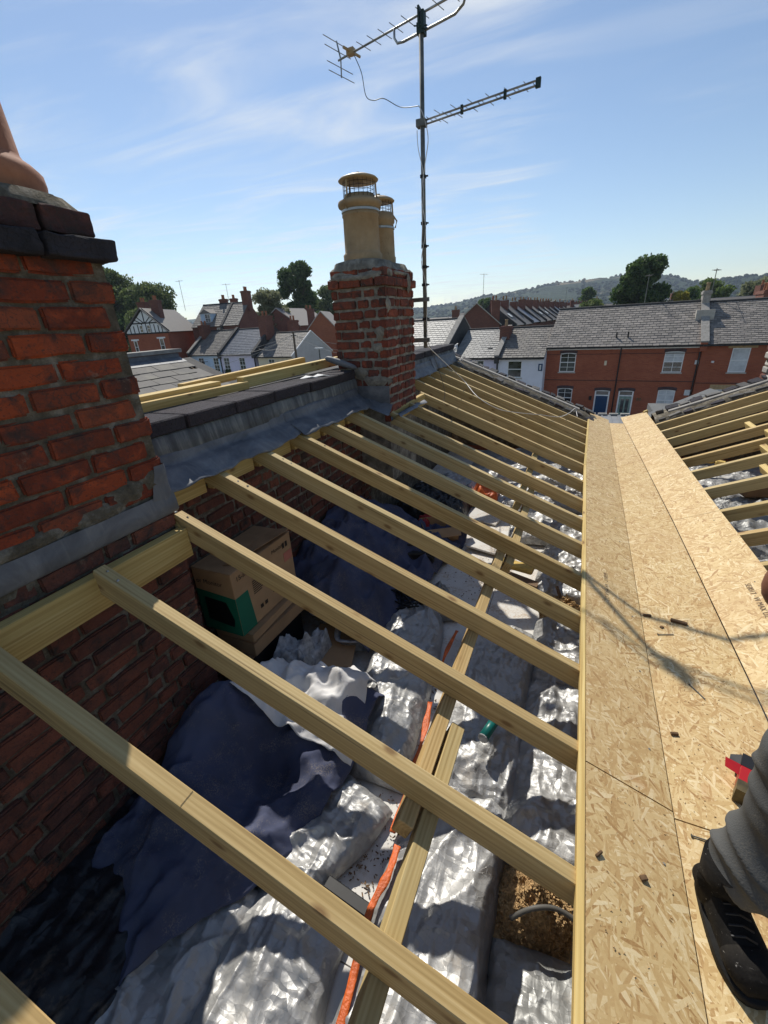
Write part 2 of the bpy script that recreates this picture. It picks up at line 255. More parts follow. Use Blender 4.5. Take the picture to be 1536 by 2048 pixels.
plain('sawdust', (0.55, 0.36, 0.17), 0.95, 0, 0.5, 60, 0.8); plain('rubble', (0.16, 0.085, 0.05), 0.95, 0, 0.6, 40, 0.8); plain('wood_chip', (0.13, 0.075, 0.035), 0.9, 0, 0.5, 30)
plain('foam_yellow', (0.66, 0.46, 0.14), 0.9, 0, 0.2, 12, 0.4); plain('black_rubber', (0.012, 0.012, 0.013), 0.55, 0, 0.3, 14); plain('red_plastic', (0.30, 0.01, 0.012), 0.45)
t = NT('pot_buff'); v = t.coord(); n = t.noise(v, 6, 6, 0.65); c = t.ramp(n, [(0.3, (0.27, 0.185, 0.10)), (0.7, (0.42, 0.305, 0.175))]); c = t.mix(t.rng(t.noise(v, 9, 6, 0.75, 1.0), 0.62, 0.72, 0, 0.7), c, (0.06, 0.05, 0.03)); t.set(c, 0.8, 0, 0.3); t.bump(t.noise(v, 60, 4), 0.3, 0.004)
t = NT('pot_red'); v = t.coord(); n = t.noise(v, 7, 6, 0.65); c = t.ramp(n, [(0.3, (0.26, 0.10, 0.055)), (0.7, (0.42, 0.19, 0.10))]); c = t.mix(t.rng(t.noise(v, 8, 6, 0.75), 0.58, 0.72, 0, 0.6), c, (0.07, 0.05, 0.035)); t.set(c, 0.8, 0, 0.3); t.bump(t.noise(v, 60, 4), 0.3, 0.004)
plain('cowl_buff', (0.38, 0.27, 0.14), 0.5, 0, 0.2, 14, 0.2); plain('wire_dark', (0.05, 0.045, 0.04), 0.5, 0.6); plain('band_steel', (0.38, 0.38, 0.37), 0.4, 0.8)
t = NT('aluminium'); v = t.coord(off=False); n = t.noise(v, 9, 5); t.set(t.ramp(n, [(0.35, (0.22, 0.22, 0.20)), (0.7, (0.55, 0.55, 0.53))]), 0.42, 0.85, 0.5)
t = NT('mast_steel'); v = t.coord(off=False); n = t.noise(v, 8, 6, 0.7); t.set(t.ramp(n, [(0.35, (0.10, 0.105, 0.095)), (0.65, (0.24, 0.24, 0.22))]), 0.6, 0.5, 0.4)
plain('clamp_green', (0.015, 0.035, 0.03), 0.6); plain('cable_white', (0.62, 0.60, 0.56), 0.5); plain('cable_dark', (0.10, 0.13, 0.16), 0.5); plain('cable_grey', (0.10, 0.095, 0.085), 0.6)
plain('paint_white', (0.78, 0.77, 0.75), 0.5, 0, 0.05); plain('render_blue', (0.50, 0.62, 0.76), 0.85, 0, 0.08, 2, 0.1); plain('render_lilac', (0.66, 0.62, 0.74), 0.85, 0, 0.06, 2, 0.1); plain('render_cream', (0.66, 0.58, 0.42), 0.85, 0, 0.08, 2, 0.1)
plain('render_grey', (0.52, 0.49, 0.46), 0.85, 0, 0.08, 1.5, 0.1); plain('render_white', (0.72, 0.72, 0.76), 0.85, 0, 0.05, 2, 0.1); plain('gutter_black', (0.012, 0.012, 0.014), 0.4); plain('stone_pale', (0.42, 0.39, 0.34), 0.85, 0, 0.2, 5, 0.2); plain('coping', (0.30, 0.28, 0.25), 0.9, 0, 0.25, 6, 0.3); plain('coping_dark', (0.055, 0.052, 0.05), 0.85, 0, 0.3, 6, 0.3)
plain('timber_black', (0.015, 0.013, 0.012), 0.6); plain('door_blue', (0.006, 0.045, 0.115), 0.35, 0, 0.08); plain('door_green', (0.22, 0.30, 0.25), 0.5); plain('buff_brick', (0.42, 0.29, 0.15), 0.85, 0, 0.2, 10, 0.2); plain('arch_brick', (0.07, 0.045, 0.045), 0.85, 0, 0.3, 10, 0.2)
plain('curtain', (0.55, 0.56, 0.56), 0.8, 0, 0.2, 3); plain('car_white', (0.70, 0.72, 0.74), 0.2, 0, 0.03); plain('car_glass', (0.015, 0.018, 0.02), 0.08); plain('metal_roof', (0.22, 0.225, 0.23), 0.6, 0.1, 0.12, 3, 0.1); plain('felt', (0.13, 0.13, 0.125), 0.85, 0, 0.15, 3, 0.2)
t = NT('glass'); v = t.coord(); n = t.noise(v, 0.9, 3); t.set(t.ramp(n, [(0.35, (0.012, 0.013, 0.015)), (0.65, (0.10, 0.105, 0.11))]), 0.06, 0, 0.8)
def house_brick(name, a, b, mort, w=0.225, h=0.075, mfac=0.5):
    t = NT(name); tc_ = t.n('ShaderNodeTexCoord'); sp = t.n('ShaderNodeSeparateXYZ'); t.l(tc_.outputs['Object'], sp.inputs[0])
    cx = t.n('ShaderNodeCombineXYZ'); t.l(t.math('ADD', sp.outputs[0], sp.outputs[1]), cx.inputs[0]); t.l(sp.outputs[2], cx.inputs[1])
    br = t.n('ShaderNodeTexBrick'); br.inputs['Scale'].default_value = 1; br.inputs['Brick Width'].default_value = w; br.inputs['Row Height'].default_value = h; br.inputs['Mortar Size'].default_value = 0.008
    br.inputs['Color1'].default_value = (*a, 1); br.inputs['Color2'].default_value = (*b, 1); br.inputs['Mortar'].default_value = (*mort, 1); t.l(cx.outputs[0], br.inputs['Vector'])
    n = t.noise(tc_.outputs['Object'], 0.8, 5, 0.6); c = t.mix(t.rng(n, 0.35, 0.75, 0, 0.45), br.outputs['Color'], tuple(x*0.6 for x in b)); t.set(c, 0.88, 0, 0.25); t.bump(br.outputs['Fac'], -0.3, 0.01); return t.m
house_brick('house_red', (0.40, 0.115, 0.055), (0.31, 0.083, 0.044), (0.28, 0.14, 0.09))
house_brick('house_dark', (0.22, 0.075, 0.05), (0.15, 0.055, 0.04), (0.20, 0.15, 0.12))
house_brick('house_orange', (0.40, 0.13, 0.06), (0.31, 0.10, 0.05), (0.30, 0.20, 0.14))
plain('asphalt', (0.05, 0.05, 0.052), 0.9, 0, 0.2, 1.5, 0.2); plain('paving', (0.22, 0.21, 0.20), 0.9, 0, 0.15, 1.0, 0.2); plain('garden', (0.055, 0.085, 0.03), 0.95, 0, 0.4, 0.15, 0.2)
t = NT('ground'); v = t.coord(off=False); n = t.noise(v, 0.02, 6, 0.6); t.set(t.ramp(n, [(0.35, (0.06, 0.085, 0.03)), (0.55, (0.10, 0.11, 0.05)), (0.7, (0.17, 0.15, 0.10))]), 0.95, 0, 0.1)
t = NT('hillside'); v = t.coord(off=False); n = t.noise(v, 0.006, 5, 0.6, 0.4); w = t.noise(v, 0.055, 5, 0.7)
c = t.ramp(w, [(0.35, (0.012, 0.024, 0.009)), (0.55, (0.028, 0.045, 0.016)), (0.72, (0.06, 0.075, 0.03))]); c = t.mix(t.rng(n, 0.57, 0.62, 0, 0.85), c, (0.20, 0.155, 0.085)); t.set(c, 0.95, 0, 0.1); t.bump(w, 1.0, 12)
def leaf(name, a, b, c_):
    t = NT(name); r = t.rand(True); v = t.coord(off=False); n = t.noise(v, 0.5, 3); c = t.ramp(t.math('ADD', t.math('MULTIPLY', r, 0.6), t.math('MULTIPLY', n, 0.4)), [(0.25, a), (0.5, b), (0.8, c_)]); t.set(c, 0.6, 0, 0.3)
    tr = t.n('ShaderNodeBsdfTranslucent'); t.l(c, tr.inputs[0]); ms = t.n('ShaderNodeMixShader'); ms.inputs[0].default_value = 0.45; t.l(t.b.outputs[0], ms.inputs[1]); t.l(tr.outputs[0], ms.inputs[2]); t.l(ms.outputs[0], t.out.inputs['Surface']); return t.m
leaf('leaf_dark', (0.034, 0.068, 0.020), (0.068, 0.115, 0.034), (0.126, 0.186, 0.059)); leaf('leaf_mid', (0.059, 0.092, 0.030), (0.110, 0.151, 0.051), (0.203, 0.236, 0.085)); leaf('leaf_olive', (0.119, 0.135, 0.068), (0.186, 0.203, 0.110), (0.288, 0.295, 0.169)); leaf('leaf_light', (0.07, 0.11, 0.025), (0.12, 0.17, 0.04), (0.19, 0.24, 0.07)); leaf('leaf_yellow', (0.20, 0.19, 0.03), (0.32, 0.28, 0.05), (0.42, 0.36, 0.09))
plain('bark', (0.06, 0.045, 0.03), 0.95, 0, 0.3, 8, 0.5); plain('pole_wood', (0.13, 0.10, 0.07), 0.9, 0, 0.2, 8)
M = MATS

# ---------------------------------------------------------------- mesh helpers
def link(name, me, mat=None, parent=None, smooth=False):
    o = bpy.data.objects.new(name, me); COL.objects.link(o)
    if mat and not me.materials: me.materials.append(M[mat])
    if parent: o.parent = parent
    if smooth:
        for p in me.polygons: p.use_smooth = True
    return o
def tag(o, label=None, cat=None, group=None, kind=None):
    if label: o['label'] = label
    if cat: o['category'] = cat
    if group: o['group'] = group
    if kind: o['kind'] = kind
    return o
def empty(name, loc=(0, 0, 0), rz=0, **k):
    o = bpy.data.objects.new(name, None); COL.objects.link(o); o.location = loc; o.rotation_euler = (0, 0, rz); o.empty_display_size = 0.1
    return tag(o, **k)
class MB:
    def __init__(s): s.v = []; s.f = []
    def add(s, vs, fs):
        b = len(s.v); s.v += [tuple(v) for v in vs]; s.f += [tuple(b+i for i in f) for f in fs]; return s
    def box(s, x0, x1, y0, y1, z0, z1, M4=None):
        vs = [Vector((x, y, z)) for x in (x0, x1) for y in (y0, y1) for z in (z0, z1)]
        if M4: vs = [M4 @ v for v in vs]
        return s.add(vs, [(0, 1, 3, 2), (4, 6, 7, 5), (0, 4, 5, 1), (2, 3, 7, 6), (0, 2, 6, 4), (1, 5, 7, 3)])
    def prism(s, poly, a, b):      # poly: list of (u,w) mapped by function a,b -> extrude between two 3d maps
        n = len(poly); vs = [a(*p) for p in poly]+[b(*p) for p in poly]
        return s.add(vs, [tuple(range(n-1, -1, -1)), tuple(range(n, 2*n))]+[(i, (i+1) % n, n+(i+1) % n, n+i) for i in range(n)])
    def tube(s, pts, r, n=8, cap=True):
        pts = [Vector(p) for p in pts]; rs = r if isinstance(r, (list, tuple)) else [r]*len(pts); rings = []
        ref = Vector((0, 0, 1))
        for i, p in enumerate(pts):
            d = (pts[min(i+1, len(pts)-1)]-pts[max(i-1, 0)]).normalized()
            a = d.cross(ref)
            if a.length < 1e-3: a = d.cross(Vector((1, 0, 0)))
            a.normalize(); b = d.cross(a)
            rings.append([p+(a*math.cos(2*math.pi*k/n)+b*math.sin(2*math.pi*k/n))*rs[i] for k in range(n)])
        vs = [v for r_ in rings for v in r_]; fs = []
        for i in range(len(pts)-1):
            for k in range(n): fs.append((i*n+k, i*n+(k+1) % n, (i+1)*n+(k+1) % n, (i+1)*n+k))
        if cap: fs += [tuple(range(n-1, -1, -1)), tuple(range((len(pts)-1)*n, len(pts)*n))]
        return s.add(vs, fs)
    def lathe(s, prof, c, n=24, cap=True):
        vs = [(c[0]+r*math.cos(2*math.pi*k/n), c[1]+r*math.sin(2*math.pi*k/n), c[2]+z) for r, z in prof for k in range(n)]; fs = []
        for i in range(len(prof)-1):
            for k in range(n): fs.append((i*n+k, i*n+(k+1) % n, (i+1)*n+(k+1) % n, (i+1)*n+k))
        if cap: fs += [tuple(range(n-1, -1, -1)), tuple(range((len(prof)-1)*n, len(prof)*n))]
        return s.add(vs, fs)
    def mesh(s, name):
        me = bpy.data.meshes.new(name); me.from_pydata(s.v, [], s.f); me.update(); return me
    def build(s, name, mat, parent=None, smooth=False): return link(name, s.mesh(name), mat, parent, smooth)
def bevel(me, w, seg=1):
    bm = bmesh.new(); bm.from_mesh(me); bmesh.ops.bevel(bm, geom=bm.edges[:], offset=w, segments=seg, affect='EDGES', profile=0.5); bm.to_mesh(me); bm.free(); me.update(); return me
def fbm(p, o=4): return noise.fractal(p, 1.0, 2.0, o)
def crease(p):
    return (1-abs(noise.noise(p)))**5
def ridge(p, o=3):
    s = 0; a = 1; q = Vector(p)
    for _ in range(o): s += a*(1-abs(noise.noise(q)))**2; q = q*2.05+Vector((3.1, 1.7, 5.3)); a *= 0.5
    return s/1.75

def stick(name, p0, p1, w, h, upv, mat, parent=None, bev=0.002, jitter=0):
    """a sawn timber: top face centred on p0-p1, h deep below it, w wide; its own x axis runs along it"""
    p0, p1 = Vector(p0), Vector(p1); L = (p1-p0).length; x = (p1-p0).normalized(); y = Vector(upv).cross(x).normalized(); z = x.cross(y)
    nseg = max(1, int(L/0.25)) if jitter else 1
    b = MB(); vs = []; fs = []
    for i in range(nseg+1):
        dx = L*i/nseg; j = [jitter*noise.noise(Vector((dx*2.3, p0.y*7.7, k*5.1))) for k in range(2)]
        for yy, zz in ((-w/2, 0), (w/2, 0), (w/2, -h), (-w/2, -h)): vs.append((dx, yy+j[0], zz+j[1]))
    for i in range(nseg):
        for k in range(4): fs.append((i*4+k, i*4+(k+1) % 4, i*4+4+(k+1) % 4, i*4+4+k))
    fs += [(3, 2, 1, 0), tuple(nseg*4+k for k in range(4))]
    me = b.add(vs, fs).mesh(name)
    if bev:
        bm = bmesh.new(); bm.from_mesh(me); bmesh.ops.recalc_face_normals(bm, faces=bm.faces[:])
        ed = [e for e in bm.edges if len(e.link_faces) == 2 and e.calc_face_angle(0) > 0.5]
        bmesh.ops.bevel(bm, geom=ed, offset=bev, segments=1, affect='EDGES'); bm.to_mesh(me); bm.free()
    o = link(name, me, mat)
    o.matrix_world = Matrix(((x.x, y.x, z.x, p0.x), (x.y, y.y, z.y, p0.y), (x.z, y.z, z.z, p0.z), (0, 0, 0, 1)))
    if parent: o.parent = parent; o.matrix_parent_inverse = parent.matrix_world.inverted()
    return o

# brick variants: local x = length, y = depth, z = height; front face at y=0 looking to -y
def brick_mesh(L, D, H, seed, rag=0.003):
    b = MB(); b.box(-L/2, L/2, 0, D, -H/2, H/2); me = b.mesh('brick'); bm = bmesh.new(); bm.from_mesh(me)
    bmesh.ops.subdivide_edges(bm, edges=[e for e in bm.edges if abs((e.verts[0].co-e.verts[1].co).x) > L*0.9], cuts=2)
    ed = [e for e in bm.edges if len(e.link_faces) == 2 and e.calc_face_angle(0) > 0.5 and min(v.co.y for v in e.verts) < 0.01]
    bmesh.ops.bevel(bm, geom=ed, offset=0.0065, segments=2, affect='EDGES')
    for v in bm.verts: v.co += Vector([rag*noise.noise(v.co*27+Vector((seed*9.1, k*4.7, seed))) for k in range(3)])*(2.2 if v.co.y < 0.02 else 0.3)
    bm.to_mesh(me); bm.free(); return me
BR = {}
def get_brick(L, H, k, mat, D=0.05):
    key = (round(L, 3), round(H, 3), k, mat)
    if key not in BR:
        me = brick_mesh(L, D, H, k+hash(key[:2]) % 17); me.materials.append(M[mat]); BR[key] = me
    return BR[key]
def brick_face(parent, org, dx, nrm, length, z0, z1, mat, gauge=0.0765, bl=0.217, joint=0.011, bond='flemish', skip=None, limit=None, seed=0, jit=0.003, name='brick', start=0.0):
    """lay single bricks on a wall face: org = start point (z ignored), dx along, nrm outwards"""
    rnd = random.Random(seed); dx = Vector(dx).normalized(); nrm = Vector(nrm).normalized(); n = int(round((z1-z0)/gauge)); cnt = 0
    hd = (bl-joint)/2
    for c in range(n):
        z = z0+(c+0.5)*gauge; pos = start
        seq = [bl]
        if bond == 'flemish': seq = [bl, hd] if c % 2 == 0 else [hd, bl]
        elif bond == 'header': seq = [hd]
        off = 0 if c % 2 == 0 else -(bl+joint)/2
        if bond == 'flemish': off = 0 if c % 2 == 0 else -(bl-hd)/2
        pos += off; i = 0
        while pos < length-0.03:
            L = seq[i % len(seq)]; a = max(pos, 0.0); b_ = min(pos+L, length); i += 1; pos += L+joint
            if b_-a < 0.04: continue
            Lb = round(b_-a, 2); s = (a+b_)/2
            if skip and skip(s, z): continue
            o = bpy.data.objects.new(name, get_brick(Lb, gauge-joint-0.001, rnd.randrange(4), mat)); COL.objects.link(o)
            p = Vector((org[0], org[1], 0))+dx*s; p.z = z; p += nrm*(rnd.uniform(-jit, jit))
            y = -nrm; zz = Vector((0, 0, 1)); o.matrix_world = Matrix(((dx.x, y.x, zz.x, p.x), (dx.y, y.y, zz.y, p.y), (dx.z, y.z, zz.z, p.z+rnd.uniform(-.002, .002)), (0, 0, 0, 1)))
            o.parent = parent; o.matrix_parent_inverse = parent.matrix_world.inverted(); cnt += 1
    return cnt
def brick_stuff(parent, org, dx, nrm, length, z0, z1, mat='brick_stuff', gauge=0.0765, bl=0.217, joint=0.011, name='far_bricks', D=0.03, seed=0):
    rnd = random.Random(seed); dx = Vector(dx).normalized(); nrm = Vector(nrm).normalized(); b = MB()
    for c in range(int(round((z1-z0)/gauge))):
        pos = -(bl/2 if c % 2 else 0); z = z0+c*gauge
        while pos < length:
            a = max(0, pos); e = min(length, pos+bl); pos += bl+joint
            if e-a < .03: continue
            j = rnd.uniform(-.004, .004); o = Vector((org[0], org[1], 0))
            vs = [o+dx*s+nrm*(q+j)+Vector((0, 0, zz)) for s in (a, e) for q in (-D, 0) for zz in (z+joint/2, z+gauge-joint/2)]
            b.add(vs, [(0, 1, 3, 2), (4, 6, 7, 5), (0, 4, 5, 1), (2, 3, 7, 6), (0, 2, 6, 4), (1, 5, 7, 3)])
    return tag(b.build(name, mat, parent), kind='stuff')

# ================================================================ THE BUILDING SITE
def zl(x): return 6.042-0.4086*x           # top of the left rafters
def zr(x): return 5.530+0.4086*x           # top of the right rafters
NL = Vector((0.4086, 0, 1)).normalized(); NR = Vector((-0.4086, 0, 1)).normalized()
FLOOR = 5.40

# ---- house shell under the roof (outer walls, ceiling of the storey below)
hs = empty('terrace_house', (0.6, 3.3, 0), label='brick terraced house whose roof is stripped to new rafters', cat='house')
def part(b, name, mat, parent, smooth=False):
    o = b.build(name, mat, None, smooth); o.parent = parent; o.matrix_parent_inverse = parent.matrix_world.inverted(); return o
bpy.context.view_layer.update()
b = MB(); b.box(-2.05, 3.35, 6.90, 7.18, 0, 5.38); b.box(-2.05, 3.35, -3.6, -3.35, 0, 5.38); part(b, 'outer_wall', 'house_red', hs)
b = MB(); b.box(-2.05, 3.35, -3.35, 6.9, 5.27, 5.36); part(b, 'ceiling', 'plasterboard', hs)
# plasterboard between the joists, sheets with open joints
for (x0, x1, y0, y1) in ((-1.8, -0.42, -3.3, 0.555), (-1.8, -0.42, 0.56, 1.165), (-1.8, -0.42, 1.17, 2.395), (-1.8, -0.42, 2.40, 3.60), (-1.8, -0.42, 3.605, 6.85), (-0.415, 1.2, -3.3, 3.0), (-0.415, 1.2, 3.005, 6.85), (1.205, 3.05, -3.3, 6.85)):
    b = MB(); b.box(x0, x1, y0, y1, 5.365, FLOOR-0.01+random.uniform(-.004, .004)); part(b, 'plaster_board', 'plasterboard', hs)

# ---- party wall on the left: recessed wall, chimney breast, parapet
pw = empty('party_wall', (-1.95, 2.6, 0), label='old red brick party wall with lead flashing between the two chimneys', cat='wall'); bpy.context.view_layer.update()
b = MB(); b.box(-2.07, -1.826, 1.19, 6.9, 3.0, 6.90); b.box(-2.07, -1.826, -3.35, -0.5, 3.0, 6.90); part(b, 'mortar_core', 'mortar', pw)
b = MB(); b.box(-2.07, -1.568, -0.5, 1.187, 3.0, 6.66); part(b, 'breast_core', 'mortar', pw)
brick_face(pw, (-1.818, 1.19), (0, 1, 0), (1, 0, 0), 2.5, FLOOR, 6.78, 'brick_old', seed=3, jit=0.006)
brick_stuff(pw, (-1.818, 3.69), (0, 1, 0), (1, 0, 0), 3.2, FLOOR, 6.78, seed=4)
brick_face(pw, (-1.556, -0.45), (0, 1, 0), (1, 0, 0), 1.64, FLOOR, 6.70, 'brick_old', seed=5, jit=0.007, start=0.06)
brick_stuff(pw, (-1.826, 1.196), (1, 0, 0), (0, 1, 0), 0.26, FLOOR, 6.70, seed=6, name='return_bricks')
# parapet upstand: rendered face, blue-brick capping, lead apron over the rafter feet
def parapet(y0, y1):
    b = MB(); n = int((y1-y0)/0.12)
    for i in range(n):
        a = y0+(y1-y0)*i/n; c = y0+(y1-y0)*(i+1)/n
        w = lambda y, k: 0.008*noise.noise(Vector((y*2.1, k*3.3, 0)))
        P = lambda y: [(-1.85+w(y, 1), y, 6.965+w(y, 2)), (-1.812+w(y, 3), y, 6.945), (-1.796+w(y, 5), y, 6.855+w(y, 4)), (-1.84, y, 6.80)]
        A, C = P(a), P(c); b.add(A+C, [(0, 4, 5, 1), (1, 5, 6, 2), (2, 6, 7, 3)])
    part(b, 'render_upstand', 'upstand', pw, True)
    y = y0+0.02; i = 0
    while y < y1-0.1:
        L = min(0.40+random.uniform(-.04, .04), y1-y)
        b = MB(); dz = random.uniform(-.004, .004); b.box(-2.06, -1.803+random.uniform(-.006, .006), y, y+L-0.009, 6.955+dz, 7.026+dz); o = part(b, 'capping_brick', 'brick_blue', pw); bevel(o.data, 0.007); y += L
def lead_apron(y0, y1, x_low=-1.655, name='lead_flashing', seed=0, top=6.872):
    nu, nv = int((y1-y0)/0.025), 14; b = MB(); vs = []
    for i in range(nu+1):
        y = y0+(y1-y0)*i/nu
        for j in range(nv+1):
            v = j/nv; q = Vector((y*3.1, v*2.0, seed))
            xl = x_low+0.03*noise.noise(Vector((y*2.3, seed, 1)))+0.012*noise.noise(Vector((y*9, seed, 2)))
            if v < 0.22: x = -1.803+v/0.22*0.018; z = top-v/0.22*0.06
            else:
                t_ = (v-0.22)/0.78; x = -1.785+t_*(xl+1.785); z = (top-0.06)+t_*(zl(xl)+0.012-(top-0.06))+0.008*math.sin(t_*math.pi)
            z += 0.013*fbm(q*1.6, 3)*(0.3+v)+0.006*noise.noise(q*5)+ (0.012*max(0, noise.noise(Vector((y*6, 4, seed)))) if v > .85 else 0)
            vs.append((x, y, z))
    fs = [(i*(nv+1)+j, i*(nv+1)+j+1, (i+1)*(nv+1)+j+1, (i+1)*(nv+1)+j) for i in range(nu) for j in range(nv)]
    b.add(vs, fs); o = part(b, name, 'lead', pw, True); m = o.modifiers.new('thick', 'SOLIDIFY'); m.thickness = 0.004; m.offset = 1; return o
parapet(1.22, 3.52); parapet(4.25, 6.9)
lead_apron(1.20, 2.42, seed=1); lead_apron(2.38, 3.50, seed=5.5, x_low=-1.64); lead_apron(4.25, 5.7, x_low=-1.72, seed=9, top=6.90); lead_apron(5.66, 6.86, x_low=-1.74, seed=12, top=6.92)

# ---- near chimney (left edge of the picture)
ch = empty('brick_chimney', (-1.8, 0.4, 6.6), label='near red brick chimney with dark corbel and terracotta pot, at left edge', cat='chimney'); bpy.context.view_layer.update()
b = MB(); b.box(-2.06, -1.5635, -0.47, 1.1865, 6.66, 7.66); part(b, 'mortar_core', 'mortar', ch)
brick_face(ch, (-1.553, -0.46), (0, 1, 0), (1, 0, 0), 1.655, 6.79, 7.63, 'brick_red', gauge=0.0795, seed=11, bl=0.222, joint=0.0125, jit=0.0035, bond='x', start=-0.02)
brick_face(ch, (-2.06, 1.197), (1, 0, 0), (0, 1, 0), 0.505, 6.79, 7.63, 'brick_red', gauge=0.0795, seed=12, bl=0.222, joint=0.0115, jit=0.005, bond='x')
brick_face(ch, (-1.555, -0.478), (-1, 0, 0), (0, -1, 0), 0.505, 6.79, 7.63, 'brick_red', gauge=0.0795, seed=13, bl=0.222, joint=0.0115, bond='x')
def course(parent, x0, x1, y0, y1, z0, z1, mat, L=0.225, name='corbel_brick', j=0.011):
    """a ring course of bricks round a stack"""
    D = 0.10; rnd = random.Random(int(z0*1000))
    def run(a, b_, mk):
        s = a
        while s < b_-0.03:
            e = min(s+L, b_); e = b_ if b_-e < 0.05 else e; mk(s, e-(j if e < b_ else 0)); s = e
    def mkb(bx):
        o = part(MB().box(*bx), name, mat, parent); bevel(o.data, 0.007, 2)
        bm = bmesh.new(); bm.from_mesh(o.data); bmesh.ops.subdivide_edges(bm, edges=[e for e in bm.edges if e.calc_length() > 0.05], cuts=4, use_grid_fill=True)
        for v_ in bm.verts: v_.co += Vector([0.0045*noise.noise(v_.co*18+Vector((k_*7.0, z0, 0)))+0.004*noise.noise(v_.co*55+Vector((k_*7.0, z0, 0))) for k_ in range(3)])
        bm.to_mesh(o.data); bm.free()
    dz = lambda: rnd.uniform(-.002, .002)
    run(y0, y1, lambda a, b_: mkb((x1-D, x1+rnd.uniform(-.003, .003), a, b_, z0, z1+dz())))
    run(y0, y1, lambda a, b_: mkb((x0+rnd.uniform(-.003, .003), x0+D, a, b_, z0, z1+dz())))
    run(x0+D+j, x1-D-j, lambda a, b_: mkb((a, b_, y0, y0+D, z0, z1+dz())))
    run(x0+D+j, x1-D-j, lambda a, b_: mkb((a, b_, y1-D, y1, z0, z1+dz())))
course(ch, -2.11, -1.500, -0.52, 1.207, 7.635, 7.702, 'brick_blue', 0.30)
course(ch, -2.07, -1.545, -0.48, 1.178, 7.71, 7.782, 'brick_soot', 0.15)
def flaunch(parent, x0, x1, y0, y1, z0, h, holes, mat='cement', seed=0, rag=0.012, lip=0.05):
    nx, ny = 26, 40; b = MB(); vs = []
    for i in range(nx+1):
        for j in range(ny+1):
            x = x0+(x1-x0)*i/nx; y = y0+(y1-y0)*j/ny; d = min(x-x0, x1-x, y-y0, y1-y)
            z = z0+h*min(1, (d/0.13))**0.8+rag*fbm(Vector((x*14, y*14, seed)), 4)
            for hx, hy, hr in holes:
                q = math.hypot(x-hx, y-hy)
                if q < hr+0.09: z = max(z, z0+h+lip*(1-max(0, q-hr)/0.09))
            if i in (0, nx) or j in (0, ny): z = z0-0.005+rag*noise.noise(Vector((x*20, y*20, 3)))
            vs.append((x, y, z))
    b.add(vs, [(i*(ny+1)+j, (i+1)*(ny+1)+j, (i+1)*(ny+1)+j+1, i*(ny+1)+j+1) for i in range(nx) for j in range(ny)])
    return part(b, 'mortar_flaunching', mat, parent, True)
flaunch(ch, -2.06, -1.55, -0.47, 1.172, 7.782, 0.032, [(-1.80, 1.00, 0.17), (-1.80, 0.35, 0.17)], 'mortar', seed=2, rag=0.012, lip=0.022)
part(MB().box(-2.0, -1.6, -0.4, 1.10, 7.6, 7.80), 'cap_core', 'mortar', ch)
POT = [(0.155, 0), (0.162, 0.06), (0.160, 0.09), (0.145, 0.11), (0.128, 0.125), (0.122, 0.14), (0.112, 0.42), (0.110, 0.50), (0.135, 0.53), (0.135, 0.57), (0.112, 0.58), (0.10, 0.56), (0.095, 0.40)]
for py in (1.00, 0.35):
    o = part(MB().lathe([(r_*1.22, z_) for r_, z_ in POT], (-1.80, py, 7.80), 28, False), 'chimney_pot', 'pot_red', ch, True)
# lead tray and cement round its foot
b = MB(); nseg = 60; vs = []
for i in range(nseg+1):
    y = -0.46+1.67*i/nseg; w = 0.006*noise.noise(Vector((y*7, 1, 0)))
    vs += [(-1.548+0.006*noise.noise(Vector((y*5, 5, 0))), y, 6.785+w), (-1.541+0.004*noise.noise(Vector((y*6, 9, 0))), y, 6.745), (-1.538, y, 6.705+0.006*noise.noise(Vector((y*4, 2, 0)))), (-1.552, y, 6.690)]
b.add(vs, [(i*4+k, i*4+k+1, i*4+5+k, i*4+4+k) for i in range(nseg) for k in range(3)]); part(b, 'lead_flashing', 'lead', ch, True)
b = MB(); nz = 14; vs = []
for i in range(nz+1):
    z = 6.70+0.21*i/nz; wv_ = 0.005*noise.noise(Vector((z*20, 3, 1)))
    for j, (x_, y_) in enumerate(((-1.546, 1.150-0.07*(1-i/nz)), (-1.543, 1.175), (-1.545, 1.196), (-1.552, 1.203), (-1.66, 1.204), (-1.85, 1.203))): vs.append((x_+wv_*(0.3+0.5*(j < 3)), y_+wv_*0.6+0.006*noise.noise(Vector((z*11, j*1.3, 4))), z))
b.add(vs, [(i*6+k, i*6+k+1, i*6+7+k, i*6+6+k) for i in range(nz) for k in range(5)]); o = part(b, 'lead_corner', 'lead', ch, True)
def smear(parent, cy, cz, ry, rz_, x, seed, mat='cement', name='cement_smear'):
    b = MB(); n = 26; vs = [(x+0.004, cy, cz)]
    for ring in (0.55, 1.0):
        for k in range(n):
            a = 2*math.pi*k/n; q = 1+0.38*noise.noise(Vector((math.cos(a)*1.7, math.sin(a)*1.7, seed)))
            vs.append((x+(0.0045 if ring < 1 else -0.008), cy+ry*ring*q*math.cos(a), cz+rz_*ring*q*math.sin(a)))
    b.add(vs, [(0, 1+k, 1+(k+1) % n) for k in range(n)]+[(1+k, 1+n+k, 1+n+(k+1) % n, 1+(k+1) % n) for k in range(n)]); return part(b, name, mat, parent, True)
for cy, cz, ry, rz_, s in ((0.62, 6.805, 0.20, 0.035, 1), (0.90, 6.805, 0.13, 0.045, 2), (1.02, 6.845, 0.10, 0.05, 3), (1.13, 6.86, 0.06, 0.06, 4), (0.35, 6.80, 0.18, 0.03, 5)):
    smear(ch, cy, cz, ry*0.9, rz_*0.8, -1.5505, s, 'mortar')

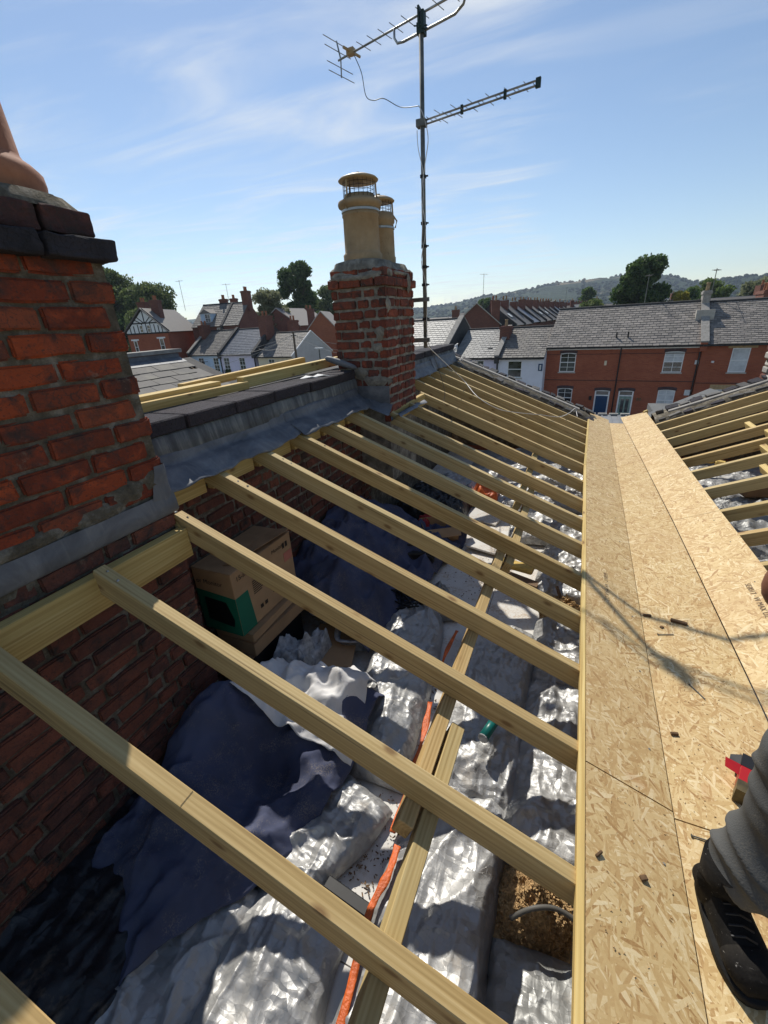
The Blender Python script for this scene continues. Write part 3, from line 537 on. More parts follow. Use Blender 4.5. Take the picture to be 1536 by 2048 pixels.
# ---- middle chimney
mc = empty('brick_chimney', (-1.735, 3.88, 6.3), label='short weathered brick chimney with two buff capped pots beside the aerial mast', cat='chimney'); bpy.context.view_layer.update()
X0, X1, Y0, Y1 = -1.985, -1.50, 3.535, 4.225
part(MB().box(X0+0.010, X1-0.010, Y0+0.010, Y1-0.010, 6.0, 7.80), 'mortar_core', 'cement', mc)
kw = dict(gauge=0.0785, joint=0.0175, jit=0.006)
brick_face(mc, (X0, Y0), (1, 0, 0), (0, -1, 0), X1-X0, 6.87, 7.66, 'brick_stack', seed=21, **kw)
brick_face(mc, (X1, Y0), (0, 1, 0), (1, 0, 0), Y1-Y0, 6.56, 7.66, 'brick_stack', seed=22, **kw)
brick_face(mc, (X1, Y1), (-1, 0, 0), (0, 1, 0), X1-X0, 6.87, 7.66, 'brick_stack', seed=23, **kw)
brick_face(mc, (X0, Y1), (0, -1, 0), (-1, 0, 0), Y1-Y0, 6.87, 7.66, 'brick_stack', seed=24, **kw)
course(mc, X0-0.022, X1+0.022, Y0-0.022, Y1+0.022, 7.665, 7.728, 'brick_stack', 0.2)
course(mc, X0+0.0, X1-0.0, Y0+0.0, Y1-0.0, 7.735, 7.795, 'brick_stack', 0.15)
flaunch(mc, X0+0.0, X1-0.0, Y0+0.0, Y1-0.0, 7.795, 0.055, [(-1.755, 3.715, 0.15), (-1.735, 4.06, 0.12)], seed=7, rag=0.014, lip=0.02)
# thick pointing smeared over the cap courses and lower front
def smear_f(cx, cz, rx, rz_, y, seed):
    b = MB(); n = 26; vs = [(cx, y-0.004, cz)]
    for ring in (0.55, 1.0):
        for k in range(n):
            a = 2*math.pi*k/n; q = 1+0.38*noise.noise(Vector((math.cos(a)*1.7, math.sin(a)*1.7, seed))); vs.append((cx+rx*ring*q*math.cos(a), y+(-0.0045 if ring < 1 else 0.008), cz+rz_*ring*q*math.sin(a)))
    b.add(vs, [(0, 1+(k+1) % n, 1+k) for k in range(n)]+[(1+k, 1+(k+1) % n, 1+n+(k+1) % n, 1+n+k) for k in range(n)]); part(b, 'cement_smear', 'cement', mc, True)
for a in ((-1.74, 7.732, 0.23, 0.022, Y0-0.024, 1), (-1.88, 7.75, 0.10, 0.03, Y0-0.006, 2), (-1.62, 7.75, 0.11, 0.025, Y0-0.006, 3), (-1.62, 6.93, 0.13, 0.06, Y0-0.006, 4), (-1.78, 6.99, 0.08, 0.05, Y0-0.006, 5), (-1.56, 7.32, 0.05, 0.06, Y0-0.005, 6), (-1.585, 7.20, 0.045, 0.045, Y0-0.005, 7)): smear_f(*a)
for a in ((3.66, 7.76, 0.08, 0.03, X1+0.004, 8), (3.60, 7.52, 0.05, 0.06, X1+0.006, 9), (4.05, 7.70, 0.05, 0.07, X1+0.024, 10), (3.9, 7.77, 0.2, 0.018, X1+0.004, 11)): smear(mc, a[0], a[1], a[2], a[3], a[4], a[5])
P1 = [(0.168, 0), (0.170, 0.05), (0.160, 0.06), (0.153, 0.07), (0.149, 0.34), (0.155, 0.345), (0.155, 0.36), (0.150, 0.365), (0.152, 0.40), (0.178, 0.415), (0.184, 0.435), (0.178, 0.455), (0.145, 0.47), (0.128, 0.475), (0.126, 0.50), (0.110, 0.50), (0.105, 0.40)]
P2 = [(0.125, 0), (0.127, 0.05), (0.120, 0.06), (0.117, 0.30), (0.126, 0.31), (0.128, 0.345), (0.120, 0.355), (0.116, 0.38), (0.10, 0.38), (0.095, 0.3)]
def cowl(parent, c, r, z0, rc, hz, wire_r):
    cx, cy = c; g = MB()
    for k in range(22):
        a = 2*math.pi*k/22; g.tube([(cx+wire_r*math.cos(a), cy+wire_r*math.sin(a), z0-0.02), (cx+wire_r*math.cos(a), cy+wire_r*math.sin(a), z0+hz)], 0.0016, 4)
    for j in range(5):
        z = z0+hz*j/4.2; g.tube([(cx+wire_r*math.cos(2*math.pi*k/20), cy+wire_r*math.sin(2*math.pi*k/20), z) for k in range(21)], 0.0016, 4, False)
    part(g, 'wire_guard', 'wire_dark', parent)
    part(MB().lathe([(rc, 0), (rc+0.003, 0.005), (rc*0.93, 0.018), (rc*0.6, 0.036), (rc*0.2, 0.046), (0.012, 0.048), (0.014, 0.060), (0.004, 0.063)], (cx, cy, z0+hz-0.012), 28), 'cowl_lid', 'cowl_buff', parent, True)
    s = MB()
    for a in (0.5, 2.6, 4.4):
        ca, sa_ = math.cos(a), math.sin(a); s.tube([(cx+(r+0.014)*ca, cy+(r+0.014)*sa_, z0-0.10), (cx+(r+0.03)*ca, cy+(r+0.03)*sa_, z0-0.05), (cx+(wire_r+0.012)*ca, cy+(wire_r+0.012)*sa_, z0-0.005), (cx+(wire_r+0.008)*ca, cy+(wire_r+0.008)*sa_, z0+hz)], 0.007, 6)
    part(s, 'strap', 'cowl_buff', parent)
    part(MB().lathe([(r+0.004, -0.115), (r+0.007, -0.113), (r+0.007, -0.098), (r+0.004, -0.096)], (cx, cy, z0), 28), 'clamp_band', 'band_steel', parent)
part(MB().lathe([(r_*0.95, z_*0.90) for r_, z_ in P1], (-1.755, 3.715, 7.865), 32, False), 'chimney_pot', 'pot_buff', mc, True); cowl(mc, (-1.755, 3.715), 0.143, 8.315, 0.155, 0.105, 0.124)
part(MB().lathe(P2, (-1.735, 4.06, 7.865), 32, False), 'chimney_pot', 'pot_buff', mc, True); cowl(mc, (-1.735, 4.06), 0.118, 8.24, 0.13, 0.10, 0.103)
# lead skirts at its foot
b = MB(); b.box(X0+0.06, X1+0.004, Y0-0.012, Y0-0.006, 6.70, 6.885); o = part(b, 'lead_flashing', 'lead', mc)
b = MB(); nseg = 30; vs = []
for i in range(nseg+1):
    y = Y0-0.02+(Y1-Y0+0.06)*i/nseg; f_ = i/nseg
    zt = 6.60-0.0*f_; vs += [(X1+0.012, y, 6.62+0.01*noise.noise(Vector((y*8, 1, 1)))), (X1+0.016, y, 6.585), (X1+0.075+0.02*noise.noise(Vector((y*5, 2, 2))), y, zl(X1+0.07)+0.02), (X1+0.10+0.03*noise.noise(Vector((y*7, 4, 2))), y, zl(X1+0.10)+0.008)]
b.add(vs, [(i*4+k, i*4+4+k, i*4+5+k, i*4+1+k) for i in range(nseg) for k in range(3)]); o = part(b, 'lead_flashing', 'lead', mc, True)
b = MB(); nu, nv = 18, 12; vs = []                                     # folded lead at the near corner
for i in range(nu+1):
    for j in range(nv+1):
        u_, v_ = i/nu, j/nv; x = -1.83+0.36*u_; y = 3.53-0.17*v_*(1-0.25*u_)
        z = 6.80-0.12*u_*0.6-0.10*v_+0.02*fbm(Vector((u_*4, v_*4, 2)), 3); z = max(z, zl(x)+0.012); vs.append((x, y, z))
b.add(vs, [(i*(nv+1)+j, i*(nv+1)+j+1, (i+1)*(nv+1)+j+1, (i+1)*(nv+1)+j) for i in range(nu) for j in range(nv)]); part(b, 'lead_gusset', 'lead', mc, True)
o = tag(MB().tube([(-2.07, 3.44, 7.14), (-1.92, 3.455, 7.095), (-1.75, 3.47, 7.035)], [0.028, 0.03, 0.026], 12).build('lead_roll', 'lead', None, True), 'short roll of grey lead lying against the middle chimney', 'lead roll')
mm = o.modifiers.new('d', 'SUBSURF'); mm.levels = mm.render_levels = 1

# ---- aerial mast
am = empty('aerial_mast', (-1.464, 4.45, 6.9), label='tall grey steel mast with two television aerials behind the middle chimney', cat='aerial'); bpy.context.view_layer.update()
MX, MY = -1.464, 4.45
part(MB().tube([(MX, MY, 7.13), (MX, MY, 9.60)], 0.0195, 12), 'mast_pole', 'mast_steel', am, True)
b = MB()
for z in (7.57, 7.21):
    b.box(-1.60, MX+0.07, MY-0.10, MY-0.075, z-0.018, z+0.018); b.box(MX-0.035, MX+0.035, MY-0.075, MY+0.03, z-0.015, z+0.015); b.box(-1.62, -1.58, Y1, MY-0.075, z-0.018, z+0.018)
part(b, 'wall_bracket', 'mast_steel', am)
b = MB()
for z in (8.55, 8.2, 7.85, 8.02, 7.70, 7.40): b = MB(); b.box(MX-0.022, MX+0.022, MY-0.022, MY+0.022, z-0.012, z+0.012); b.box(MX+0.015, MX+0.045, MY-0.004, MY+0.004, z-0.006, z+0.006); part(b, 'cable_tape', 'black_rubber', am)

d1 = Vector((0.963, -0.270, 0)).normalized(); e1 = Vector((0.270, 0.963, 0)).normalized()
def yl(s): return Vector((MX, MY, 9.61))+d1*s+Vector((0.0, 0.035, 0))
yb = part(MB().tube([yl(-0.93), yl(0.55)], 0.0085, 8), 'yagi_boom', 'aluminium', am, True)
b = MB()
for s in (-0.62, -0.50, -0.38, -0.26, -0.14, 0.0, 0.14, 0.28, 0.42, 0.53): b.tube([yl(s)-e1*0.095, yl(s)+e1*0.095], 0.0028, 6)
part(b, 'yagi_directors', 'aluminium', am)
b = MB(); ro = yl(-0.90)
b.tube([ro, ro+Vector((-0.03, 0, 0.13))], 0.007, 6); b.tube([ro, ro+Vector((-0.03, 0, -0.13))+d1*0.03], 0.007, 6)
for dz, dd in ((0.12, -0.03), (0.055, -0.02), (-0.055, -0.01), (-0.12, 0.0)): b.tube([ro+Vector((dd, 0, dz))-e1*0.17, ro+Vector((dd, 0, dz))+e1*0.17], 0.0032, 6)
part(b, 'yagi_reflector', 'aluminium', am)
b = MB(); dp = yl(-0.77); b.box(-0.035, 0.035, -0.03, 0.03, -0.012, 0.03, Matrix.Translation(dp)); b.tube([dp-e1*0.10+Vector((0, 0, .012)), dp+e1*0.12+Vector((0, 0, .012))], 0.011, 8); part(b, 'dipole_box', 'cowl_buff', am)
def ar(s, dz): return Vector((MX, MY, 9.50+dz))+d1*s+Vector((0, 0.03, 0))
part(MB().tube([ar(-0.28, 0.11), ar(-0.28, 0.05), ar(-0.25, 0.01), ar(-0.19, 0), ar(0.0, 0), ar(0.30, 0.0), ar(0.37, 0.03), ar(0.39, 0.07), ar(0.39, 0.11)], 0.010, 8), 'support_arm', 'aluminium', am, True)
b = MB(); b.box(MX-0.03, MX+0.03, MY-0.03, MY+0.05, 9.47, 9.535); b.box(MX-0.02, MX-0.005, MY-0.035, MY+0.03, 9.50, 9.63); b.box(MX+0.012, MX+0.032, MY-0.035, MY+0.03, 9.49, 9.60); b.tube([(MX-.05, MY-.03, 9.52), (MX+.06, MY-.03, 9.50)], .005, 6); part(b, 'mast_clamp', 'clamp_green', am)
d2 = Vector((1.0, -0.221, 0)).normalized(); e2 = Vector((0.221, 1.0, 0)).normalized()
def ll(s, z=0): return Vector((MX-0.055, MY+0.028, 8.91+z))+d2*s
b = MB(); b.tube([ll(0), ll(1.03)], 0.0075, 8); b.tube([ll(0, 0.028), ll(1.03, 0.028)], 0.0075, 8); part(b, 'log_boom', 'aluminium', am)
b = MB()
for i in range(13):
    s = 0.16+0.85*(i/12); L = 0.125*(1-0.62*i/12); b = MB(); b.tube([ll(s, 0), ll(s, 0)+e2*L*(1 if i % 2 else -1)], 0.0024, 6); b.tube([ll(s, .028), ll(s, .028)-e2*L*(1 if i % 2 else -1)], 0.0024, 6); part(b, 'log_element', 'aluminium', am)
b = MB()
for s, q in ((0.42, 0.009), (0.78, 0.009), (1.03, 0.017)): b.box(-q, q, -0.010, 0.010, -0.016, 0.042, Matrix.Translation(ll(s))@Matrix.Rotation(-0.22, 4, 'Z'))
part(b, 'boom_spacer', 'clamp_green', am)
b = MB(); b.box(MX-0.05, MX+0.03, MY-0.028, MY+0.04, 8.895, 8.945); part(b, 'boom_clamp', 'mast_steel', am)
def curve(pts, n=10):
    pts = [Vector(p) for p in pts]; out = []
    for i in range(len(pts)-1):
        p0, p1, p2, p3 = pts[max(0, i-1)], pts[i], pts[i+1], pts[min(len(pts)-1, i+2)]
        for k in range(n):
            u = k/n; out.append(0.5*((2*p1)+(p2-p0)*u+(2*p0-5*p1+4*p2-p3)*u*u+(3*p1-p0-3*p2+p3)*u**3))
    return out+[pts[-1]]
dpp = yl(-0.77)
part(MB().tube(curve([dpp+Vector((0.03, 0, -0.02)), dpp+Vector((0.10, -0.02, -0.16)), dpp+Vector((0.14, -0.04, -0.33)), dpp+Vector((0.22, -0.06, -0.385)), dpp+Vector((0.33, -0.08, -0.40)), dpp+Vector((0.50, -.11, -.50)), (MX-0.022, MY-.02, 9.03)]), 0.0036, 6), 'coax_cable', 'cable_dark', am, True)
b = MB(); b.tube(curve([(MX-.022, MY-.02, 9.03), (MX+.02, MY-.025, 8.95), (MX+.055, MY-.02, 8.80), (MX+.022, MY-.02, 8.62), (MX-.01, MY-.025, 8.4), (MX+.022, MY-.02, 8.15), (MX-.02, MY-.025, 7.9), (MX+.024, MY-.02, 7.65), (MX+.02, MY-.02, 7.3), (MX+.025, MY-.02, 7.15)]), 0.0036, 6)
b.tube(curve([(MX-.05, MY, 8.88), (MX-.035, MY-.02, 8.75), (MX+.01, MY-.024, 8.55), (MX+.0, MY-.025, 8.3), (MX-.02, MY-.022, 8.0)]), 0.003, 6); part(b, 'mast_cable', 'cable_white', am, True)
o = tag(MB().tube(curve([(MX+.025, MY-.02, 7.15), (-1.38, 5.0, 6.90), (-1.343, 5.60, 6.66), (-1.074, 5.18, 6.53), (-0.85, 5.10, 6.42), (-0.671, 5.17, 6.36), (-0.373, 5.65, 6.235), (-0.169, 5.97, 6.15), (-0.056, 6.44, 6.11), (0.01, 6.62, 6.14), (0.03, 6.58, 6.10), (0.05, 6.40, 6.07)], 12), 0.0045, 6).build('loose_cable', 'cable_white', None, True), 'loose white aerial cable lying across the far rafters', 'cable')
o = tag(MB().tube(curve([(MX+.03, MY-.03, 7.2), (-1.42, 4.75, 6.9), (-1.36, 4.8, 6.62), (-1.38, 4.65, 6.50), (-1.45, 4.56, 6.55)], 10), 0.003, 6).build('loose_cable', 'cable_grey', None, True), 'thin dark cable hanging from the mast over the rafters', 'cable')

# ---- left rafters
fr = empty('rafter_frame', (-0.8, 3, 6.0), label='new pale timber rafters of the left roof slope, with trimmers at both chimneys', cat='rafters'); bpy.context.view_layer.update()
RW, RD = 0.046, 0.097
YK = [-0.40, -0.004, 0.382, 0.768, 1.19, 1.59, 1.986, 2.378, 2.776, 3.178, 3.557, 4.02, 4.52, 4.915, 5.32, 5.75, 6.13, 6.55]
for i, y in enumerate(YK):
    yc = y+RW/2; x0 = -1.80
    if y < 1.1: x0 = -1.497
    if 1.1 < y < 1.3: x0 = -1.56
    if 3.9 < y < 4.2: x0 = -1.498
    if 4.4 < y < 4.6: x0 = -1.56
    x1 = 0.43; o = stick('rafter', (x0, yc, zl(x0)), (x1, yc, zl(x1)), RW, RD, (0, 0, 1), 'timber', fr, 0.0025, 0.0025)
stick('trimmer', (-1.5225, -0.42, 6.622), (-1.5225, 1.188, 6.622), 0.047, 0.135, (0, 0, 1), 'timber_new', fr)
stick('trimmer', (-1.5225, 3.604, 6.664), (-1.5225, 4.518, 6.664), 0.047, 0.115, (0, 0, 1), 'timber_new', fr)
b = MB(); 
ys = [1.237, 1.59, 1.986, 2.378, 2.776, 3.178, 3.55]
for a, c in zip(ys[:-1], ys[1:]): stick('ledger', (-1.793, a+(0.048 if a > 1.3 else 0), 6.70), (-1.793, c-0.002, 6.70), 0.047, 0.09, (0, 0, 1), 'timber_new', fr)
for y in YK[1:9]:
    for dx_ in (0.035, 0.09):
        xx = (-1.497 if y < 1.1 else -1.60)+dx_; zz_ = zl(xx); part(MB().tube([Vector((xx, y+RW*0.5+random.uniform(-.012, .012), zz_))-NL*0.001, Vector((xx, y+RW*0.5, zz_))+NL*0.0016], 0.0045, 8), 'nail_head', 'band_steel', fr)
    xx = random.uniform(-1.1, -0.3)
    if abs(y-0.382) < .01: part(MB().box(-0.0006, 0.0006, y+0.003, y+RW-0.003, 0.0008, 0.0012, Matrix.Translation((xx, 0, zl(xx))) @ Matrix.Rotation(math.atan(0.4086), 4, 'Y')), 'pencil_mark', 'ink_dark', fr)
# torn splinter on the rafter by the near chimney
b = MB(); b.add([(-1.55, 1.185, 6.65), (-1.50, 1.18, 6.60), (-1.48, 1.175, 6.53), (-1.51, 1.178, 6.60), (-1.535, 1.182, 6.56)], [(0, 1, 3), (1, 2, 3), (0, 3, 4)]); part(b, 'splinter', 'timber_new', fr)
# timbers lapped end to end under the rafters
pl_ = empty('purlin', (-0.28, 1.5, 5.6), label='lapped timber purlin running under the left rafters', cat='purlin'); bpy.context.view_layer.update()
def under(x): return zl(x)-RD/NL.z-0.002
for x, ya, yb_ in ((-0.255, -0.9, 1.10), (-0.31, 0.70, 2.55), (-0.25, 2.30, 3.6), (-0.31, 3.2, 6.5)):
    stick('purlin_length', (x, ya, under(x)), (x, yb_, under(x)), 0.05, 0.072, tuple(NL), 'timber', pl_, 0.0025, 0.002)

# ---- right rafters
fr2 = empty('rafter_frame', (2.0, 3, 6.0), label='new pale timber rafters of the right roof slope beyond the gutter', cat='rafters'); bpy.context.view_layer.update()
for y in (-0.8, -0.4, 0.0, 0.4, 0.8, 1.2, 1.6, 2.0, 2.4, 2.81, 3.215, 3.62, 4.09, 4.57, 4.97, 5.38, 5.80, 6.21, 6.61):
    stick('rafter', (0.88, y+RW/2, zr(0.88)), (3.1, y+RW/2, zr(3.1)), RW, RD, (0, 0, 1), 'timber', fr2, 0.0025, 0.0025)
for i, (x, y) in enumerate(((1.75, 4.97), (1.62, 4.57), (1.50, 4.09), (1.70, 5.38), (1.62, 3.62))):
    stick('noggin', (x, y+RW+0.004, zr(x)-0.01), (x, y+0.30, zr(x)-0.01), 0.045, 0.07, tuple(NR), 'timber_new', fr2)

# ---- the plywood-lined valley gutter
gl = empty('gutter_lining', (0.65, 3, 5.85), label='strand board lining of the valley gutter between the two slopes', cat='gutter'); bpy.context.view_layer.update()
TH = 0.018
def lerp(tab, y):
    for (a, va), (b_, vb) in zip(tab[:-1], tab[1:]):
        if y <= b_: return va+(vb-va)*(y-a)/(b_-a)
    return tab[-1][1]
LO = [(-1.5, 0.158), (0.5, 0.160), (4.5, 0.158), (5.3, 0.168), (7.3, 0.212)]
LI = [(-1.5, 0.430), (7.3, 0.495)]
RI = [(-1.5, 0.885), (1.8, 0.842), (3.6, 0.797), (7.5, 0.660)]
RO = [(-1.5, 1.15), (2.8, 1.098), (3.65, 1.072), (7.5, 0.986)]
def zs(y): return 5.882-0.00314*y
def osb(name, fa, za, fb, zb, y0, y1, parent, mat='osb'):
    n = max(2, int((y1-y0)/0.2)); b = MB(); vs = []
    for i in range(n+1):
        y = y0+(y1-y0)*i/n; a, c = fa(y), fb(y); p, q = Vector((a, y, za(a, y))), Vector((c, y, zb(c, y))); nn = Vector((0, 1, 0)).cross(q-p).normalized()*-1
        if nn.z < 0: nn = -nn
        vs += [p, q, q-nn*TH, p-nn*TH]
    fs = []
    for i in range(n):
        for k in range(4): fs.append((i*4+k, i*4+4+k, i*4+4+(k+1) % 4, i*4+(k+1) % 4))
    fs += [(0, 1, 2, 3), tuple(n*4+k for k in (3, 2, 1, 0))]
    b.add(vs, fs); o = part(b, name, mat, parent); o.data.materials.append(M['osb_edge'])
    for p in o.data.polygons:
        if p.index % 4 != 0 or p.index >= 4*n: p.material_index = 1
    return o
zL = lambda x, y: zl(x)+TH*1.06+0.002; zR = lambda x, y: zr(x)+TH*1.06+0.004
lo = lambda y: lerp(LO, y)+0.016; li = lambda y: lerp(LI, y)-0.002; ri = lambda y: lerp(RI, y)+0.002; ro_ = lambda y: lerp(RO, y)
for a, c in ((-1.2, 1.148), (1.153, 3.36), (3.363, 5.4), (5.402, 7.22)): osb('strand_board', lo, zL, li, lambda x, y: zs(y)+0.004, a, c, gl)
for a, c in ((-1.2, 1.128), (1.133, 5.95), (5.953, 7.02)): osb('strand_board', lambda y: lerp(LI, y)+0.002, lambda x, y: zs(y), lambda y: lerp(RI, y)-0.002, lambda x, y: zs(y), a, c, gl)
for a, c in ((-1.2, 1.098), (1.102, 3.60), (3.604, 6.18), (6.183, 7.42)): osb('strand_board', ri, lambda x, y: zs(y)+0.004, ro_, zR, a, c, gl)
stick('edge_batten', (lerp(LO, -1.2)+0.004, -1.2, zl(0.16)+0.016), (lerp(LO, 4.5)+0.004, 4.5, zl(0.16)+0.016), 0.022, 0.05, (0, 0, 1), 'timber_new', gl, 0.002)
stick('edge_batten', (lerp(LO, 4.503)+0.004, 4.503, zl(0.16)+0.016), (lerp(LO, 7.26)+0.002, 7.26, zl(0.205)+0.018), 0.022, 0.05, (0, 0, 1), 'timber_new', gl, 0.002)
stick('end_block', (0.205, 7.20, zl(0.205)+0.035), (0.235, 7.235, zl(0.22)+0.035), 0.03, 0.06, (0, 0, 1), 'timber_new', gl)
stick('end_block', (0.95, 7.40, zr(0.96)+0.045), (1.0, 7.44, zr(1.0)+0.045), 0.03, 0.06, (0, 0, 1), 'timber_new', gl)
stick('valley_beam', (0.66, -1.2, 5.84), (0.62, 6.9, 5.82), 0.10, 0.22, (0, 0, 1), 'timber_dark', gl)
for k in range(15):
    y = 0.55+k*0.42
    for f_, xa in ((lambda x, y: (x, y, zs(y)+0.004+(zL(lo(y), y)-zs(y)-0.004)*(li(y)-x)/(li(y)-lo(y))), 0.40), (lambda x, y: (x, y, zs(y)+0.004+(zR(ro_(y), y)-zs(y)-0.004)*(x-ri(y))/(ro_(y)-ri(y))), 1.02)):
        p = Vector(f_(xa+random.uniform(-.012, .012), y+random.uniform(-.05, .05))); part(MB().tube([p, p+Vector((0, 0, 0.0012))], 0.0042, 8), 'screw_head', 'mast_steel', gl)
# printing on the boards
def text(body, size, mat, mw, parent=None, ext=0.0, font_scale=(1, 1, 1), name='printed_text', align='LEFT', spacing=1.0):
    c = bpy.data.curves.new('t', 'FONT'); c.body = body; c.size = size; c.extrude = ext; c.align_x = align; c.space_character = spacing
    o = bpy.data.objects.new('tmp', c); COL.objects.link(o); bpy.context.view_layer.update()
    me = bpy.data.meshes.new_from_object(o.evaluated_get(bpy.context.evaluated_depsgraph_get())); bpy.data.objects.remove(o)
    me.materials.clear(); o = link(name, me, mat); o.matrix_world = mw @ Matrix.Diagonal((*font_scale, 1))
    if parent: o.parent = parent; o.matrix_parent_inverse = parent.matrix_world.inverted()
    return o
def frame(org, x, n):
    x = Vector(x).normalized(); n = Vector(n).normalized(); y = n.cross(x).normalized(); x = y.cross(n); o = Vector(org)
    return Matrix(((x.x, y.x, n.x, o.x), (x.y, y.y, n.y, o.y), (x.z, y.z, n.z, o.z), (0, 0, 0, 1)))
def onR(x, y): return (x, y, zs(y)+0.004+(zR(ro_(y), y)-zs(y)-0.004)*(x-ri(y))/(ro_(y)-ri(y))+0.0012)
def onL(x, y): return (x, y, zs(y)+0.004+(zL(lo(y), y)-zs(y)-0.004)*(li(y)-x)/(li(y)-lo(y))+0.0012)
def rdir(f, x, y, dx, dy): a = Vector(f(x, y)); b_ = Vector(f(x+dx, y+dy)); return b_-a
NRs = Vector((-(zR(1.1, 2)-zs(2))/0.27, 0, 1)); NLs = Vector(((zL(0.17, 2)-zs(2))/0.27, 0, 1))
text('SE0017 · W MAX D2', 0.036, 'print_ink', frame(onR(0.985, 2.62), (0.02, -1, 0), NRs), gl)
text('SE0017 · W MAX D2', 0.036, 'print_ink', frame(onR(1.03, 1.86), (0.02, -1, 0), NRs), gl)
text('SE0017 · W MAX D2', 0.034, 'print_ink', frame(onL(0.275, 2.52), (0, -1, 0), NLs), gl)

# ================================================================ LOFT CONTENTS
def bag(name, label, x0, x1, y0, y1, h, seed, mat='foil', zb=FLOOR, rz=0.0, gather=0.0, cat='insulation roll', group='foil-wrapped insulation rolls in the loft', p=2.6, wr=1.0, parent=None, nu=72, nv=120):
    """a plump wrapped roll: heightfield over a soft rectangle with folds across and along it"""
    h *= (0.60 if mat.startswith('foil') else 1.0); w, L = (x1-x0)*(1.10 if mat == 'foil' else 1), (y1-y0)*(1.06 if mat == 'foil' else 1); cx, cy = (x0+x1)/2, (y0+y1)/2; wr = 0.62+0.2*(wr-1) if mat == 'foil' else (wr*0.55 if mat == 'black_plastic' else wr); c, s = math.cos(rz), math.sin(rz); vs = []
    for i in range(nu+1):
        for j in range(nv+1):
            u, v = 2*i/nu-1, 2*j/nv-1
            uu = math.copysign(abs(u)**0.8, u); vv = math.copysign(abs(v)**0.8, v)
            pin = 1-gather*max(0, v)**3*0.55
            edge = max(0, 1-abs(uu)**p)**(1/2.2)*max(0, 1-abs(vv)**(p*2.2))**(1/2.4)
            x, y = uu*w/2*pin, vv*L/2; q = Vector((x*3.4, y*3.4, seed))
            x += 0.022*noise.noise(q*1.3+Vector((9, 0, 0))); y += 0.028*noise.noise(q*1.3+Vector((0, 9, 0)))
            f1 = ridge(Vector((x*2.6+0.9*noise.noise(q*.7), y*13, seed)), 2); f2 = ridge(Vector((x*9+1.5*noise.noise(q*.55), y*3.2+1.6*noise.noise(q*0.55+Vector((5, 5, 5))), seed+4)), 2); k = max(0, min(1, 0.5+1.4*noise.noise(q*0.55+Vector((3, 3, 3)))))
            k = min(1, k+gather*max(0, v))
            em = 0.25+0.75*min(1, edge*1.6)
            z = h*min(edge, 0.92)*(1+0.30*noise.noise(q*0.5))+wr*(0.024*(f1-0.55)*(1-k)+0.036*(f2-0.55)*k)*em+0.006*fbm(q*2.6, 2)*min(1, edge*3)
            wx = 1.3*noise.noise(q*.5+Vector((7, 1, 2))); wy = 1.3*noise.noise(q*.5+Vector((1, 7, 5))); z += wr*em*(0.034*crease(Vector((x*5+wx, y*2.2-x*1.2+wy, seed+2)))+0.026*crease(Vector((x*6-y*5+wx, y*3+x*5+wy, seed+6)))+0.014*crease(Vector((x*13+y*4+wy, y*5-x*4+wx, seed+9)))+0.008*crease(Vector((x*10-y*16+wx, y*12+x*9, seed+11))))
            vs.append((cx+x*c-y*s, cy+x*s+y*c, zb+max(z, -0.004)))
    fs = [(i*(nv+1)+j, (i+1)*(nv+1)+j, (i+1)*(nv+1)+j+1, i*(nv+1)+j+1) for i in range(nu) for j in range(nv)]
    b = MB().add(vs, fs); o = b.build(name, mat, parent, True)
    if label: tag(o, label, cat, group)
    return o
bag('insulation_roll', 'dull silver wrapped roll at bottom left, leaning under the blue sheet', -1.16, -0.84, -0.45, 0.58, 0.20, 1.0, rz=0.10)
bag('insulation_roll', 'silver wrapped roll at bottom, just left of the orange tape', -0.86, -0.50, -0.50, 0.60, 0.17, 2.0, rz=0.06)
bag('insulation_roll', 'crumpled silver wrapping lying between the blue sheet and white board', -0.95, -0.63, 0.60, 1.12, 0.14, 3.3, rz=-0.35, wr=1.4)
bag('insulation_roll', 'bright silver roll gathered like a skirt beside the white cloth', -0.99, -0.60, 1.18, 2.45, 0.19, 4.1, gather=0.8, rz=0.10, wr=1.3)
bag('insulation_roll', 'wide silver roll under the purlin with a green tube on it', -0.44, -0.06, 1.22, 2.42, 0.20, 5.2, rz=0.04)
bag('insulation_roll', 'silver roll below the lapped purlin joint, right of the orange tape', -0.44, -0.05, -0.35, 1.22, 0.20, 6.4, rz=0.03, nv=110)
bag('insulation_roll', 'silver roll along the gutter edge just beyond the sawdust', -0.06, 0.36, 1.06, 2.02, 0.19, 7.7, rz=-0.03)
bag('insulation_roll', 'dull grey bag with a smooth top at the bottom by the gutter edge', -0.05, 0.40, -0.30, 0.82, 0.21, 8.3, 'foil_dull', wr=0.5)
bag('insulation_roll', 'silver roll along the gutter edge near the orange rubble', -0.05, 0.36, 2.04, 2.62, 0.16, 9.1, rz=0.05, wr=1.4)
bag('insulation_roll', 'crushed silver roll by the gutter edge near the yellow foam', -0.10, 0.36, 2.95, 3.75, 0.15, 10.5, rz=-0.06, wr=1.6)
bag('insulation_roll', 'thin silver roll beyond the purlin end, fourth bay from far', -0.42, 0.34, 3.80, 4.45, 0.14, 11.2, wr=1.8)
bag('insulation_roll', 'silver wrapping in the far bays behind the orange bag', -0.70, 0.30, 4.55, 5.25, 0.17, 12.8, wr=1.8)
bag('insulation_roll', 'farthest silver wrapping below the front wall', -1.20, 0.30, 5.45, 6.60, 0.18, 13.6, wr=2.0)
bag('insulation_roll', 'small silver bundle in the shade behind the middle chimney foot', -1.55, -0.85, 4.55, 5.25, 0.22, 14.9, wr=1.8)
bag('insulation_roll', 'grey wrapped end sticking out under the tangled black cable', -0.92, -0.66, 2.38, 2.78, 0.13, 15.5, 'foil_dull', wr=1.5, rz=0.5)
